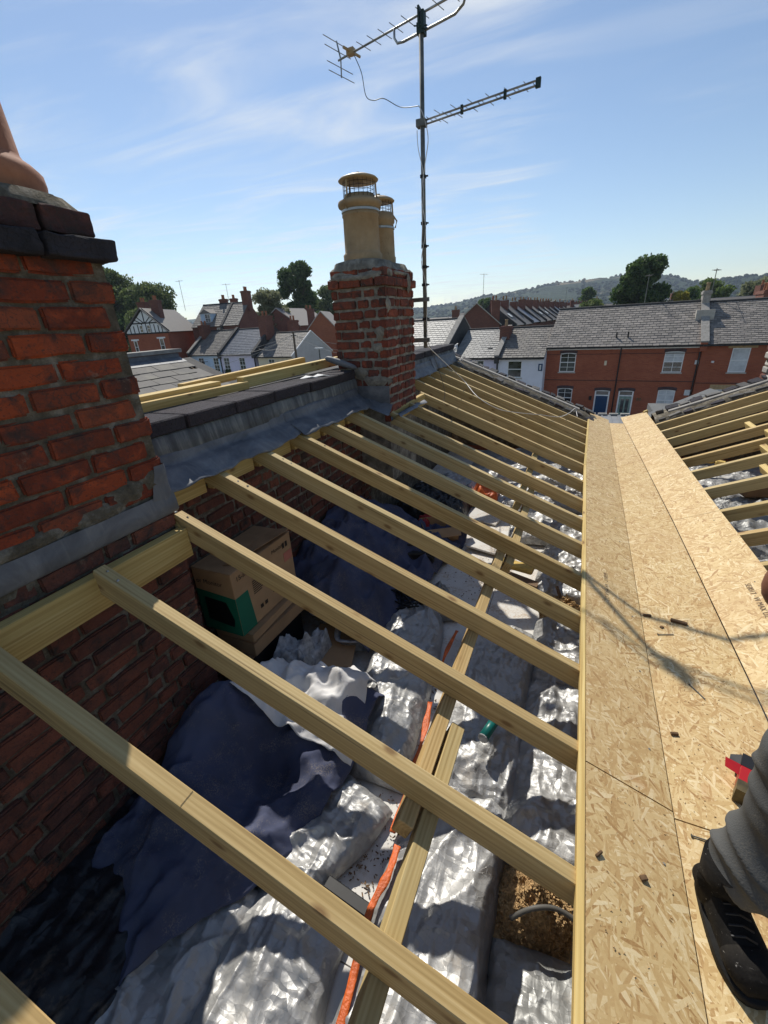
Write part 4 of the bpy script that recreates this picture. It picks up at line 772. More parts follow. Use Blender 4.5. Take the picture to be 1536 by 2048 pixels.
bag('insulation_roll', 'grey sheeting right of the gutter, under the nearest visible rafters', 1.12, 2.10, 3.95, 5.25, 0.20, 21.0, 'foil_dull', wr=1.2)
bag('insulation_roll', 'silver sheeting right of the gutter beside the elbow', 1.10, 2.30, 2.6, 3.9, 0.22, 22.0, wr=1.4)
bag('insulation_roll', 'silver sheeting in the far bays right of the gutter', 1.10, 2.4, 5.3, 6.6, 0.16, 23.0, wr=1.8)
o = bag('plastic_sheet', None, -1.78, -1.06, -0.55, 0.72, 0.16, 31.0, 'black_plastic', wr=1.3, p=4, rz=-0.1, nu=70, nv=100); tag(o, 'crumpled black plastic sheet in the corner below the near chimney', 'plastic sheet')
o = bag('foil_scrap', None, -1.30, -1.08, -0.25, 0.28, 0.17, 33.0, 'foil', wr=2.0, rz=0.25); tag(o, 'strip of shiny foil between the black plastic and the bottom left roll', 'foil')
o = bag('plastic_sheet', None, -1.72, -0.95, 3.95, 4.75, 0.16, 35.0, 'black_plastic', wr=2.0, p=4); tag(o, 'black plastic bundle in the shade below the middle chimney', 'plastic sheet')

def sheet(name, label, cat, P, zf, mat, nu=60, nv=60, seed=0, wav=0.02, th=0.003, bulge=(0, 0)):
    P = [Vector((*p, 0)) for p in P]; vs = []
    for i in range(nu+1):
        for j in range(nv+1):
            u, v = i/nu, j/nv
            p = (P[0]*(1-v)+P[1]*v)*(1-u)+(P[2]*(1-v)+P[3]*v)*u
            e = Vector((noise.noise(Vector((u*4, v*4, seed))), noise.noise(Vector((u*4, v*4, seed+7))), 0)); p = p+e*wav+Vector((*bulge, 0))*math.sin(u*math.pi)*v
            vs.append((p.x, p.y, zf(p.x, p.y, u, v)))
    o = MB().add(vs, [(i*(nv+1)+j, i*(nv+1)+j+1, (i+1)*(nv+1)+j+1, (i+1)*(nv+1)+j) for i in range(nu) for j in range(nv)]).build(name, mat, None, True)
    m = o.modifiers.new('thick', 'SOLIDIFY'); m.thickness = th; m.offset = 0
    return tag(o, label, cat)
def hump(x, y, cx, cy, rx, ry, h): return h*math.exp(-((x-cx)/rx)**2-((y-cy)/ry)**2)
def folds(x, y, sx, sy, a, seed): return a*(ridge(Vector((x*sx, y*sy, seed)), 2)-0.6)
def z_blue(x, y, u, v):
    z = 5.52+hump(x, y, -1.42, 1.02, 0.26, 0.34, 0.30)+hump(x, y, -0.95, 1.36, 0.26, 0.22, 0.17)+hump(x, y, -1.25, 0.55, 0.24, 0.25, 0.12)-hump(x, y, -1.08, 0.93, 0.14, 0.16, 0.10)
    z += 0.05*noise.noise(Vector((x*3.2, y*3.2, 3)))+folds(x+y*0.6, y-x*0.5, 3.2, 8.5, 0.05, 2)+folds(x, y, 9, 3, 0.025, 8)+0.055*crease(Vector((x*3+y*1.2, y*2-x*1.5, 5)))+0.035*crease(Vector((x*1.5-y*4, y*2+x*4, 9)))+0.003*noise.noise(Vector((x*14, y*14, 1)))
    return z-0.05*max(0, 0.12-min(v, 1-v, u, 1-u))/0.12
sheet('dust_sheet', 'large navy blue dust sheet heaped against the wall below the near chimney', 'dust sheet', [(-1.50, 0.40), (-1.10, 0.20), (-1.52, 1.24), (-0.76, 1.56)], z_blue, 'cloth_blue', 84, 84, 2, 0.04, bulge=(0.13, -0.03))
def z_white(x, y, u, v):
    z = z_blue(x, y, .5, .5)+0.045+0.10*math.exp(-((u-0.75)/0.2)**2)*(0.5+0.5*v)+folds(x*0.8+y, y-x, 4.5, 2.2, 0.06, 5)+0.018*crease(Vector((x*5+y*2, y*4-x*2, 25)))+0.015*noise.noise(Vector((x*9, y*9, 2)))
    return z-(0.10*max(0, (v-0.80)/0.2)+0.02*u)
sheet('dust_sheet', 'stiff white dust sheet laid over the end of the blue one', 'dust sheet', [(-1.34, 1.07), (-0.76, 1.12), (-1.36, 1.46), (-0.84, 1.60)], z_white, 'cloth_white', 60, 60, 5, 0.035)
def z_b2(x, y, u, v):
    z = 5.46+hump(x, y, -1.72, 2.75, 0.42, 0.75, 0.50)+hump(x, y, -1.30, 2.15, 0.22, 0.24, 0.30)+hump(x, y, -1.35, 3.3, 0.35, 0.3, 0.16)
    return z+folds(x, y+x*0.4, 4, 5.5, 0.08, 11)+0.06*crease(Vector((x*4+y*2, y*3-x*2, 15)))+0.03*crease(Vector((x*9-y*3, y*6+x*3, 19)))+0.05*noise.noise(Vector((x*3, y*3, 8)))+0.01*noise.noise(Vector((x*15, y*15, 8)))-0.08*max(0, (v-0.85)/0.15)
sheet('dust_sheet', 'navy blue sheet draped over a heap by the monitor box', 'dust sheet', [(-1.80, 1.98), (-1.02, 1.86), (-1.80, 3.55), (-0.82, 3.72)], z_b2, 'cloth_blue', 84, 70, 9, 0.06)

# boxes
def placed(o, loc, rz=0): o.location = loc; o.rotation_euler = (0, 0, rz); return o
bx = empty('monitor_box', (-1.535, 1.39, 5.85), label='brown and green cardboard monitor box standing against the party wall', cat='box'); bpy.context.view_layer.update()
BL, BW, BH = 0.53, 0.27, 0.395
o = MB().box(-BW, 0, 0, BL, 0, BH).build('carton', 'cardboard', bx); bevel(o.data, 0.003)
for (y0, y1, lift) in ((-0.003, BL+0.003, 0),):
    b = MB(); b.add([(-BW, 0, BH+.001), (0.004, 0, BH+.001), (0.004, BL, BH+.001), (-BW, BL, BH+.001), (-BW, 0, BH+.004), (-0.0, 0, BH+.004), (0.0, BL, BH+.004), (-BW, BL, BH+.004)], [(4, 5, 6, 7), (0, 1, 5, 4), (1, 2, 6, 5), (2, 3, 7, 6)]); b.build('tuck_flap', 'cardboard_lid', bx)
b = MB(); b.add([(-0.10, 0.06, BH+.005), (-0.02, 0.10, BH+.03), (0.03, BL-.02, BH+.035), (-0.12, BL-.02, BH+.006), (-0.10, 0.06, BH+.008), (-0.02, 0.10, BH+.033), (0.03, BL-.02, BH+.038), (-0.12, BL-.02, BH+.009)], [(4, 5, 6, 7), (3, 2, 1, 0), (0, 1, 5, 4), (1, 2, 6, 5), (2, 3, 7, 6)]); b.build('lid_flap', 'cardboard_lid', bx)
b = MB(); b.add([(0.0012, 0, 0.0), (0.0012, 0.12, 0.0), (0.0012, 0.10, 0.245), (0.0012, 0, 0.245)], [(0, 1, 2, 3)]); b.add([(-BW, -0.0012, 0), (0, -0.0012, 0), (0, -0.0012, 0.245), (-BW, -0.0012, 0.265)], [(0, 1, 2, 3)]); b.build('green_print', 'print_green', bx)
b = MB(); b.add([(-0.225, -0.0022, 0.07), (-0.05, -0.0022, 0.05), (-0.035, -0.0022, 0.10), (-0.07, -0.0022, 0.21), (-0.22, -0.0022, 0.22)], [(0, 1, 2, 3, 4)]); b.build('picture_print', 'print_black', bx)
W = bx.matrix_world
def btext(body, size, y, z, mat='ink_dark', face='x'):
    mw = (W @ frame((0.0026, y, z), (0, 1, 0), (1, 0, 0))) if face == 'x' else (W @ frame((y, -0.0026, z), (1, 0, 0), (0, -1, 0)))
    return text(body, size, mat, mw, bx, name='printed_text')
btext('15-inch', 0.040, 0.03, 0.335); btext('Monitor', 0.036, 0.335, 0.335); btext('or Monitor', 0.040, -0.25, 0.31, face='y'); btext('CE', 0.03, 0.29, 0.10)
for i in range(7): o = MB().box(0.0016, 0.0024, 0.14, 0.205+0.03*random.random(), 0.265-i*0.013, 0.270-i*0.013).build('print_line', 'ink_dark', bx)
for y, z, w_, h_ in ((0.44, 0.32, 0.02, 0.035), (0.47, 0.32, 0.02, 0.035), (0.27, 0.14, 0.035, 0.012), (0.17, 0.07, 0.025, 0.025), (0.21, 0.07, 0.025, 0.025), (0.34, 0.13, 0.02, 0.03), (0.38, 0.10, 0.03, 0.03)): MB().box(0.0016, 0.0024, y, y+w_, z, z+h_).build('print_mark', 'ink_dark', bx)
MB().box(0.0016, 0.0026, 0.44, 0.52, 0.225, 0.285).build('pink_label', 'print_pink', bx); lb = MB().box(0.0016, 0.0026, 0.225, 0.31, 0.20, 0.29).build('white_label', 'label_white', bx)
for i in range(8): MB().box(0.0027, 0.0030, 0.235+i*0.008, 0.238+i*0.008+0.002*(i % 3), 0.21, 0.245).build('bar', 'print_black', lb)
def carton(name, label, loc, sx, sy, sz, rz, mat='cardboard'):
    r = empty(name, loc, rz, label=label, cat='box'); o = MB().box(-sx/2, sx/2, -sy/2, sy/2, 0, sz).build('carton', mat, r); bevel(o.data, 0.003)
    o = MB().box(-sx/2+0.004, sx/2+0.006, -sy/2-0.004, sy/2+0.006, sz+0.001, sz+0.005).build('lid', 'cardboard_lid', r); return r
carton('flat_carton', 'flat brown carton right under the monitor box', (-1.645, 1.67, 5.785), 0.27, 0.50, 0.055, 0.03)
carton('flat_carton', 'second flat brown carton below the monitor box', (-1.645, 1.68, 5.68), 0.28, 0.50, 0.09, -0.03)
carton('flat_carton', 'lowest flat carton of the stack under the monitor box', (-1.67, 1.66, 5.405), 0.27, 0.50, 0.265, 0.0, 'black_rubber')
o = MB().add([(-0.14, -0.20, 0), (0.14, -0.20, 0.012), (0.15, 0.22, 0.0), (-0.13, 0.20, 0.016), (-0.14, -0.20, 0.006), (0.14, -0.20, 0.018), (0.15, 0.22, 0.006), (-0.13, 0.20, 0.022)], [(4, 5, 6, 7), (3, 2, 1, 0), (0, 1, 5, 4), (1, 2, 6, 5), (2, 3, 7, 6), (3, 0, 4, 7)]).build('cardboard_piece', 'cardboard'); placed(o, (-1.27, 1.86, 5.47), 0.35); tag(o, 'loose flap of brown cardboard beside the bag of fittings', 'cardboard')
oc = empty('open_carton', (-1.08, 3.62, 5.43), 0.5, label='opened empty brown carton with loose flaps in the middle of the loft', cat='box')
for nm, vs in (('carton_side', [(-0.16, -0.12, 0), (0.16, -0.12, 0), (0.17, -0.15, 0.17), (-0.17, -0.15, 0.16)]), ('carton_side', [(0.16, -0.12, 0), (0.16, 0.12, 0), (0.18, 0.13, 0.17), (0.17, -0.15, 0.17)]), ('carton_side', [(0.16, 0.12, 0), (-0.16, 0.12, 0), (-0.17, 0.14, 0.16), (0.18, 0.13, 0.17)]), ('carton_side', [(-0.16, 0.12, 0), (-0.16, -0.12, 0), (-0.17, -0.15, 0.16), (-0.17, 0.14, 0.16)]), ('flap', [(-0.17, -0.152, 0.16), (0.17, -0.152, 0.17), (0.15, -0.27, 0.14), (-0.14, -0.26, 0.12)]), ('flap', [(0.182, 0.13, 0.17), (0.172, -0.15, 0.17), (0.29, -0.13, 0.11), (0.29, 0.12, 0.12)]), ('carton_base', [(-0.16, -0.12, 0.002), (0.16, -0.12, 0.002), (0.16, 0.12, 0.002), (-0.16, 0.12, 0.002)])):
    o = MB().add(vs, [(0, 1, 2, 3)]).build(nm, 'cardboard', oc); m = o.modifiers.new('t', 'SOLIDIFY'); m.thickness = 0.005
# clear bag of metal fittings
fb = bag('fittings_bag', None, -1.50, -1.30, 1.50, 1.72, 0.16, 51, 'clear_plastic', zb=5.42, wr=2.2, nu=36, nv=40); tag(fb, 'clear plastic bag of pipe fittings in front of the monitor box', 'bag')
fb = bag('fittings_bag', None, -1.40, -1.27, 1.56, 1.84, 0.13, 53, 'clear_plastic', zb=5.42, wr=2.4, nu=36, nv=40); tag(fb, 'smaller clear plastic bag beside the loose cardboard flap', 'bag')
tb = empty('plastic_tub', (-1.20, 2.05, 5.42), 0.35, label='translucent plastic tub half under the second blue sheet', cat='tub')
b = MB(); prof = [(0.10, 0.15, 0), (0.115, 0.17, 0.10), (0.135, 0.19, 0.105), (0.135, 0.19, 0.112), (0.11, 0.165, 0.108), (0.095, 0.145, 0.01)]
vs = [];
for hx, hy, z in prof:
    for k in range(24):
        a = 2*math.pi*k/24; ca, sa_ = math.cos(a), math.sin(a); vs.append((hx*math.copysign(abs(ca)**0.45, ca), hy*math.copysign(abs(sa_)**0.45, sa_), z))
b.add(vs, [(i*24+k, i*24+(k+1) % 24, (i+1)*24+(k+1) % 24, (i+1)*24+k) for i in range(5) for k in range(24)]+[tuple(range(120, 144))]); b.build('tub_shell', 'clear_plastic', tb, True)
# small machine (site radio / nail gun case) in the shade
rdio = empty('site_radio', (-1.12, 3.08, 5.41), 0.4, label='black site radio in the shade in front of the open carton', cat='radio')
o = MB().box(-0.15, 0.15, -0.08, 0.08, 0.02, 0.17).build('case', 'black_rubber', rdio); bevel(o.data, 0.02, 2)
for x in (-0.085, 0.085): MB().lathe([(0.055, 0), (0.05, 0.008), (0.02, 0.004), (0.001, 0.010)], (0, 0, 0), 20).build('speaker', 'wire_dark', rdio).matrix_local = Matrix.Translation((x, -0.081, 0.09)) @ Matrix.Rotation(R(90), 4, 'X')
MB().tube([(-0.13, 0, 0.165), (-0.12, 0, 0.21), (0.12, 0, 0.21), (0.13, 0, 0.165)], 0.009, 8).build('handle', 'black_rubber', rdio); MB().box(0.15, 0.152, -0.02, 0.02, 0.06, 0.11).build('dial_plate', 'foam_yellow', rdio)
o = bag('red_bundle', None, -1.36, -1.18, 3.60, 3.82, 0.14, 61, 'red_plastic', wr=1.2, nu=30, nv=30); tag(o, 'dark red bundle half hidden behind the second blue sheet', 'bundle')
o = bag('orange_bag', None, -0.98, -0.70, 4.52, 4.90, 0.16, 63, 'orange_plastic', wr=1.8, nu=40, nv=40); tag(o, 'orange plastic bag in the far bays of the loft', 'bag')
# orange tape strips along the joist
def ribbon(name, pts, w, mat, label, cat, group=None, seed=0):
    pts = curve(pts, 8); vs = []
    for i, p in enumerate(pts):
        d = (pts[min(i+1, len(pts)-1)]-pts[max(0, i-1)]).normalized(); s = d.cross(Vector((0, 0, 1))).normalized(); tw = 0.15*noise.noise(Vector((i*0.3, seed, 0))); ww = w*(0.75+0.5*noise.noise(Vector((i*.25, seed, 5))))
        for k in (-1, -0.4, 0.4, 1): vs.append(p+s*ww/2*k+Vector((0, 0, 0.005*noise.noise(Vector((i*0.8, k*2, seed)))+tw*k*0.02)))
    o = MB().add(vs, [(i*4+k, i*4+k+1, i*4+5+k, i*4+4+k) for i in range(len(pts)-1) for k in range(3)]).build(name, mat, None, True); m = o.modifiers.new('t', 'SOLIDIFY'); m.thickness = 0.002
    return tag(o, label, cat, group)
ribbon('orange_tape', [(-0.415, 0.20, 5.50), (-0.43, 0.45, 5.51), (-0.455, 0.66, 5.52), (-0.435, 0.80, 5.53), (-0.44, 0.90, 5.52)], 0.034, 'orange_plastic', 'near twisted length of orange plastic tape beside the white board', 'tape', seed=1)
ribbon('orange_tape', [(-0.50, 0.98, 5.43), (-0.50, 1.2, 5.45), (-0.515, 1.45, 5.47), (-0.545, 1.65, 5.47)], 0.035, 'orange_plastic', 'middle length of orange plastic tape just beyond the lapped purlin joint', 'tape', seed=2)
ribbon('orange_tape', [(-0.56, 1.85, 5.44), (-0.57, 2.05, 5.46), (-0.56, 2.30, 5.45)], 0.03, 'orange_plastic', 'far dull length of orange plastic tape under the third near rafter', 'tape', seed=3)
o = MB().box(-0.10, 0.10, -0.022, 0.022, 0, 0.045).build('black_tray', 'black_rubber'); bevel(o.data, 0.004); placed(o, (-0.56, 0.70, 5.43), -0.12); tag(o, 'black plastic channel lying across the white board', 'channel')
gt = empty('green_tube', (-0.19, 1.48, 5.60), label='dark green sealant tube lying on a silver roll', cat='tube'); gt.rotation_euler = (R(-4), 0, R(-15))
MB().tube([(0, -0.085, 0.024), (0, 0.075, 0.024)], 0.023, 16).build('cartridge', 'green_plastic', gt, True); MB().tube([(0, -0.088, 0.024), (0, -0.083, 0.024)], 0.0235, 16).build('end_cap', 'clear_plastic', gt); MB().tube([(0, 0.075, 0.024), (0, 0.085, 0.024), (0, 0.11, 0.024)], [0.010, 0.008, 0.004], 10).build('nozzle', 'green_plastic', gt)
def heap(name, label, cx, cy, rx, ry, h, mat, n, size, seed, zb=FLOOR, cat='debris'):
    """loose chips on a mound: nobody could count them"""
    rnd = random.Random(seed); b = MB(); vs = []; N = 22
    for i in range(N+1):
        for j in range(N+1):
            u, v = 2*i/N-1, 2*j/N-1; d = max(0, 1-u*u-v*v); vs.append((cx+u*rx, cy+v*ry, zb-0.01+h*d**0.8*(1+0.5*noise.noise(Vector((u*3, v*3, seed))))))
    if h > 0.01: b.add(vs, [(i*(N+1)+j, (i+1)*(N+1)+j, (i+1)*(N+1)+j+1, i*(N+1)+j+1) for i in range(N) for j in range(N)])
    for _ in range(n):
        a = rnd.uniform(0, 6.28); q = math.sqrt(rnd.random())*1.1; u, v = q*math.cos(a), q*math.sin(a); d = max(0, 1-u*u-v*v); z = zb+h*d**0.8*(1+0.5*noise.noise(Vector((u*3, v*3, seed))))
        m = Matrix.Translation((cx+u*rx, cy+v*ry, z)) @ Euler((rnd.uniform(-.6, .6), rnd.uniform(-.6, .6), rnd.uniform(0, 6.28))).to_matrix().to_4x4(); s = size*rnd.uniform(.5, 1.5); b.box(-s, s, -s*.35, s*.35, -s*.2, s*.2, m)
    o = b.build(name, mat, None); return tag(o, label, cat, kind='stuff')
heap('sawdust', 'heap of brown sawdust between two silver bags by the gutter edge', 0.07, 0.93, 0.13, 0.13, 0.13, 'sawdust', 1600, 0.006, 3, 5.42)
heap('rubble', 'orange brick rubble by the gutter edge, near the fourth rafter', 0.08, 2.74, 0.14, 0.15, 0.10, 'sawdust', 700, 0.010, 4, 5.44)
heap('sawdust', 'sawdust spilt along the white board', -0.58, 0.86, 0.12, 0.26, 0.002, 'wood_chip', 260, 0.005, 6, FLOOR-0.004)
heap('sawdust', 'sawdust scattered over the far white board', -0.62, 1.55, 0.10, 0.30, 0.002, 'wood_chip', 160, 0.005, 7, FLOOR-0.004)
heap('sawdust', 'sawdust scattered on the white board by the open carton', -0.75, 3.2, 0.35, 0.5, 0.002, 'wood_chip', 200, 0.006, 8, FLOOR-0.004)
o = MB().tube(curve([(0.00, 0.80, 5.60), (0.06, 0.83, 5.645), (0.13, 0.86, 5.64), (0.20, 0.86, 5.62), (0.30, 0.84, 5.60)]), 0.008, 8).build('grey_pipe', 'cable_grey', None, True); tag(o, 'thin grey pipe along the back of the grey bag', 'pipe')
def slab(name, label, cat, loc, sx, sy, sz, rot, mat, bev=0.003):
    o = MB().box(-sx/2, sx/2, -sy/2, sy/2, 0, sz).build(name, mat); bevel(o.data, bev); o.location = loc; o.rotation_euler = rot; return tag(o, label, cat)
slab('foam_offcut', 'yellow insulation foam offcut under the rafters by the rubble', 'foam', (-0.30, 3.15, 5.50), 0.30, 0.09, 0.05, (0.1, 0.05, -0.15), 'foam_yellow', 0.012)
slab('wood_offcut', 'reddish board offcut under the yellow foam', 'offcut', (-0.26, 3.04, 5.46), 0.34, 0.07, 0.03, (0.1, 0.05, -0.3), 'timber_dark')
slab('white_board', 'white board propped in the far bays beside the orange bag', 'board', (-0.72, 4.30, 5.44), 0.34, 0.36, 0.02, (0.25, 0.0, -0.3), 'plasterboard')
slab('white_board', 'white board lying beyond the open carton', 'board', (-0.55, 3.62, 5.42), 0.42, 0.30, 0.02, (0.05, 0.05, -0.2), 'plasterboard')
slab('white_block', 'small white block beside the purlin in the far bays', 'block', (-0.13, 3.78, 5.52), 0.16, 0.10, 0.08, (0.2, 0.1, -0.5), 'label_white', 0.01)
slab('stick_offcut', 'thin brown stick standing in the rubble by the gutter edge', 'stick', (0.09, 2.72, 5.50), 0.02, 0.36, 0.02, (0.30, 0, 0.35), 'timber_dark')
for i, (x, y, rz) in enumerate(((1.62, 6.3, 0.4), (1.72, 6.22, -0.3))): slab('foam_offcut', ['small yellow foam crumb right of the gutter, left one', 'small yellow foam crumb right of the gutter, right one'][i], 'foam', (x, y, 5.56), 0.11, 0.07, 0.06, (0.2, 0.1, rz), 'foam_yellow', 0.015)
slab('red_case', 'dark red case in the bays right of the gutter', 'case', (2.45, 6.3, 5.45), 0.5, 0.3, 0.18, (0, 0, 0.3), 'red_plastic', 0.02)
slab('brown_case', 'brown leather-like case under the right rafters', 'case', (1.85, 5.2, 5.58), 0.42, 0.22, 0.12, (0, 0, 0.2), 'timber_dark', 0.02)
slab('white_case', 'white rounded lid beside the elbow, right of the gutter', 'lid', (1.36, 2.95, 5.66), 0.30, 0.26, 0.05, (0, -0.15, 0.2), 'label_white', 0.02)
tg = MB(); rnd = random.Random(5)
for k in range(9):
    pts = [(-1.0+rnd.uniform(-.12, .16), 2.45+rnd.uniform(-.15, .15), 5.45+rnd.uniform(0, .12)) for _ in range(6)]; tg.tube(curve(pts, 6), 0.007, 5)
tag(tg.build('cable_tangle', 'black_rubber', None, True), 'tangle of black cable beside the tub', 'cable', kind='stuff')

# ---- odds and ends on the boards
def nail(i, x, y, L, a, onf, label):
    p = Vector(onf(x, y)); d = Vector((math.cos(a), math.sin(a), 0)); q = Vector(onf(x+d.x*L, y+d.y*L)); up_ = Vector((0, 0, 0.003))
    r = empty('nail', p, label=label, cat='nail'); bpy.context.view_layer.update()
    part(MB().tube([p+up_, q+up_], 0.0022, 6), 'shank', 'mast_steel', r); dd = (q-p).normalized(); part(MB().tube([p+up_-dd*0.002, p+up_], 0.005, 8), 'head', 'mast_steel', r)
onS = lambda x, y: (x, y, zs(y)+0.001)
nail(0, 0.535, 1.075, 0.075, 0.25, onS, 'bent steel nail lying left of the boot beyond the board joint')
nail(1, 0.49, 1.09, 0.07, 0.02, onS, 'thin nail lying at the gutter seam beyond the boot')
nail(2, 0.60, 1.78, 0.08, -1.0, lambda x, y: onS(x, y), 'nail lying on the gutter floor near the screw box')
nail(3, 0.52, 2.10, 0.075, 0.35, onS, 'nail lying by the wood chips near the aerial shadow')
def chip(label, x, y, sx, sy, sz, rz, mat='wood_chip', f=onS):
    o = MB().box(-sx/2, sx/2, -sy/2, sy/2, 0, sz).build('wood_chip', mat); bevel(o.data, min(sx, sy, sz)*0.25); o.location = f(x, y); o.rotation_euler = (0.05, 0.03, rz); tag(o, label, 'chip', 'wood chips on the gutter boards')
chip('grey-brown wood chip, longest of those by the aerial shadow', 0.63, 2.24, 0.075, 0.022, 0.012, -0.15); chip('dark chip at the gutter seam beside the long chip', 0.487, 2.25, 0.04, 0.014, 0.01, 0.2)
chip('tiny dark chip between the seam and the long chip', 0.545, 2.17, 0.018, 0.014, 0.006, 0.7); chip('dark stub lying alone by the seam, halfway to the screw box', 0.50, 1.48, 0.028, 0.012, 0.010, 0.3)
chip('small rusty chip on the left board left of the boot', 0.33, 0.88, 0.02, 0.014, 0.008, 0.5, 'wood_chip', onL); chip('tiny curled chip at the left board edge', 0.21, 0.87, 0.026, 0.008, 0.008, 0.9, 'wood_chip', onL)
o = None
def scatter(name, label, f, xs, ys, n, seed, s0=0.0008, s1=0.0032):
    rnd = random.Random(seed); b = MB()
    for _ in range(n):
        y = rnd.uniform(*ys); x = rnd.uniform(*xs); p = f(x, y); m = Matrix.Translation(p) @ Euler((rnd.uniform(-.3, .3), rnd.uniform(-.3, .3), rnd.uniform(0, 6.28))).to_matrix().to_4x4(); s = rnd.uniform(s0, s1); b.box(-s, s, -s*.3, s*.3, 0, s*.35, m)
    tag(b.build(name, 'sawdust', None), label, 'sawdust', kind='stuff')
scatter('sawdust', 'sawdust dusted along the gutter floor', onS, (0.47, 0.80), (0.6, 3.0), 900, 71); scatter('sawdust', 'sawdust dusted on the left gutter board', onL, (0.20, 0.42), (0.5, 2.6), 260, 72)

# screw box lying on the gutter floor
sb = empty('screw_box', onS(0.632, 1.265), R(-20), label='open red and black box of screws lying beside the trouser leg', cat='box'); bpy.context.view_layer.update()
sx_, sy_, sz_ = 0.10, 0.165, 0.058
o = MB().box(0, sx_, 0, sy_, 0.001, sz_).build('carton', 'print_red', sb); bevel(o.data, 0.002)
MB().box(-0.0008, sx_+0.0008, sy_*0.66, sy_+0.0008, 0.002, sz_+0.0010).build('black_band', 'print_black', sb)
MB().box(-0.0009, sx_+0.0009, -0.0009, 0.045, 0.002, sz_+0.0012).build('picture_panel', 'print_brown', sb)
MB().add([(-0.001, 0.06, sz_), (-0.001, 0.11, sz_), (-0.045, 0.10, sz_+0.012), (-0.04, 0.065, sz_+0.004)], [(0, 1, 2, 3)]).build('torn_flap', 'print_red', sb)
MB().add([(-0.001, 0.115, sz_*0.8), (-0.001, 0.17, sz_*0.8), (-0.03, 0.165, sz_*0.5), (-0.03, 0.12, sz_*0.55)], [(0, 1, 2, 3)]).build('torn_flap', 'print_black', sb)
Wb = sb.matrix_world
text('nco', 0.042, 'label_white', Wb @ frame((0.100, 0.108, sz_+0.0016), (-1, 0, 0), (0, 0, 1)) , sb); text('BETT', 0.022, 'label_white', Wb @ frame((0.098, 0.152, sz_+0.0022), (-1, 0, 0), (0, 0, 1)), sb)

# ---- ragged front wall head with old slates
fwl = empty('front_wall_head', (0.6, 7.0, 5.9), label='ragged stone and slate head of the front wall along both slopes', cat='wall'); bpy.context.view_layer.update()
for sx0, sx1, zf, sgn in ((-2.02, 0.22, zl, -1), (1.02, 3.1, zr, 1)):
    b = MB(); n = 40; vs = []
    for i in range(n+1):
        x = sx0+(sx1-sx0)*i/n; w = [0.022*noise.noise(Vector((x*6, k*3.1, 2))) for k in range(4)]
        vs += [(x, 6.66+w[0], zf(x)-0.16), (x, 6.665+w[0], zf(x)+0.012+w[1]), (x, 6.84, zf(x)+0.05+w[2]), (x, 7.12+w[3], zf(x)+0.045+w[2]), (x, 7.15, 5.2)]
    b.add(vs, [(i*5+k, i*5+k+1, i*5+6+k, i*5+5+k) for i in range(n) for k in range(4)]); part(b, 'mortar_bed', 'mortar', fwl, True)
    b = MB(); b.add([(sx0+0.15, 6.86, zf(sx0+.15)+0.075), (sx1-0.15*abs(sgn), 6.86, zf(sx1-.15)+0.07), (sx1-0.15, 6.895, zf(sx1-.15)+0.08), (sx0+0.15, 6.895, zf(sx0+.15)+0.085), (sx0+0.15, 6.86, zf(sx0+.15)+0.05), (sx1-0.15, 6.86, zf(sx1-.15)+0.05)], [(0, 1, 2, 3), (4, 5, 1, 0)]); part(b, 'weathered_strip', 'stone_pale' if sgn < 0 else 'coping', fwl)
    rnd = random.Random(17+sgn); x = sx0+0.03
    while x < sx1-0.08:
        L = rnd.uniform(0.07, 0.17)
        for row in range(2):
            yy = (6.69 if row == 0 else 6.96)+rnd.uniform(-.015, .015); hh = rnd.uniform(0.012, 0.045); zz = zf(x+L/2)+(0.02 if row == 0 else 0.07)
            M4 = Matrix.Translation((x+L/2, yy+0.07, zz)) @ Euler((rnd.uniform(-.12, .12), math.atan(-0.4086*sgn)+rnd.uniform(-.10, .10), rnd.uniform(-.2, .2))).to_matrix().to_4x4()
            o = part(MB().box(-L/2*0.95, L/2*0.95, -0.08, 0.08, -hh/2, hh/2, M4), 'old_slate', rnd.choice(['slate_near', 'brick_blue', 'brick_blue', 'coping_dark', 'slate_near']), fwl)
            me = o.data; bevel(me, 0.004)
            for v in me.vertices: v.co += Vector([0.008*noise.noise(v.co*25+Vector((k*5, 0, 0))) for k in range(3)])
        x += L+rnd.uniform(0.0, 0.03)
# torn flashing scraps at the top of the front wall
for i, (p, q) in enumerate((((-1.93, 6.84, 6.90), (0.17, 0.10, 0.14)), ((-1.72, 6.70, 6.80), (0.10, 0.09, 0.05)))):
    b = MB(); vs = []; n = 12
    for u in range(n+1):
        for v in range(n+1): vs.append((p[0]+q[0]*u/n+0.02*noise.noise(Vector((u*.4, v*.4, i))), p[1]+q[1]*v/n, p[2]+q[2]*(u/n)*(v/n)+0.03*fbm(Vector((u*.35, v*.35, i+3)), 3)))
    b.add(vs, [(u*(n+1)+v, (u+1)*(n+1)+v, (u+1)*(n+1)+v+1, u*(n+1)+v+1) for u in range(n) for v in range(n)]); part(b, 'torn_flashing', 'label_white' if i == 0 else 'lead', fwl, True)
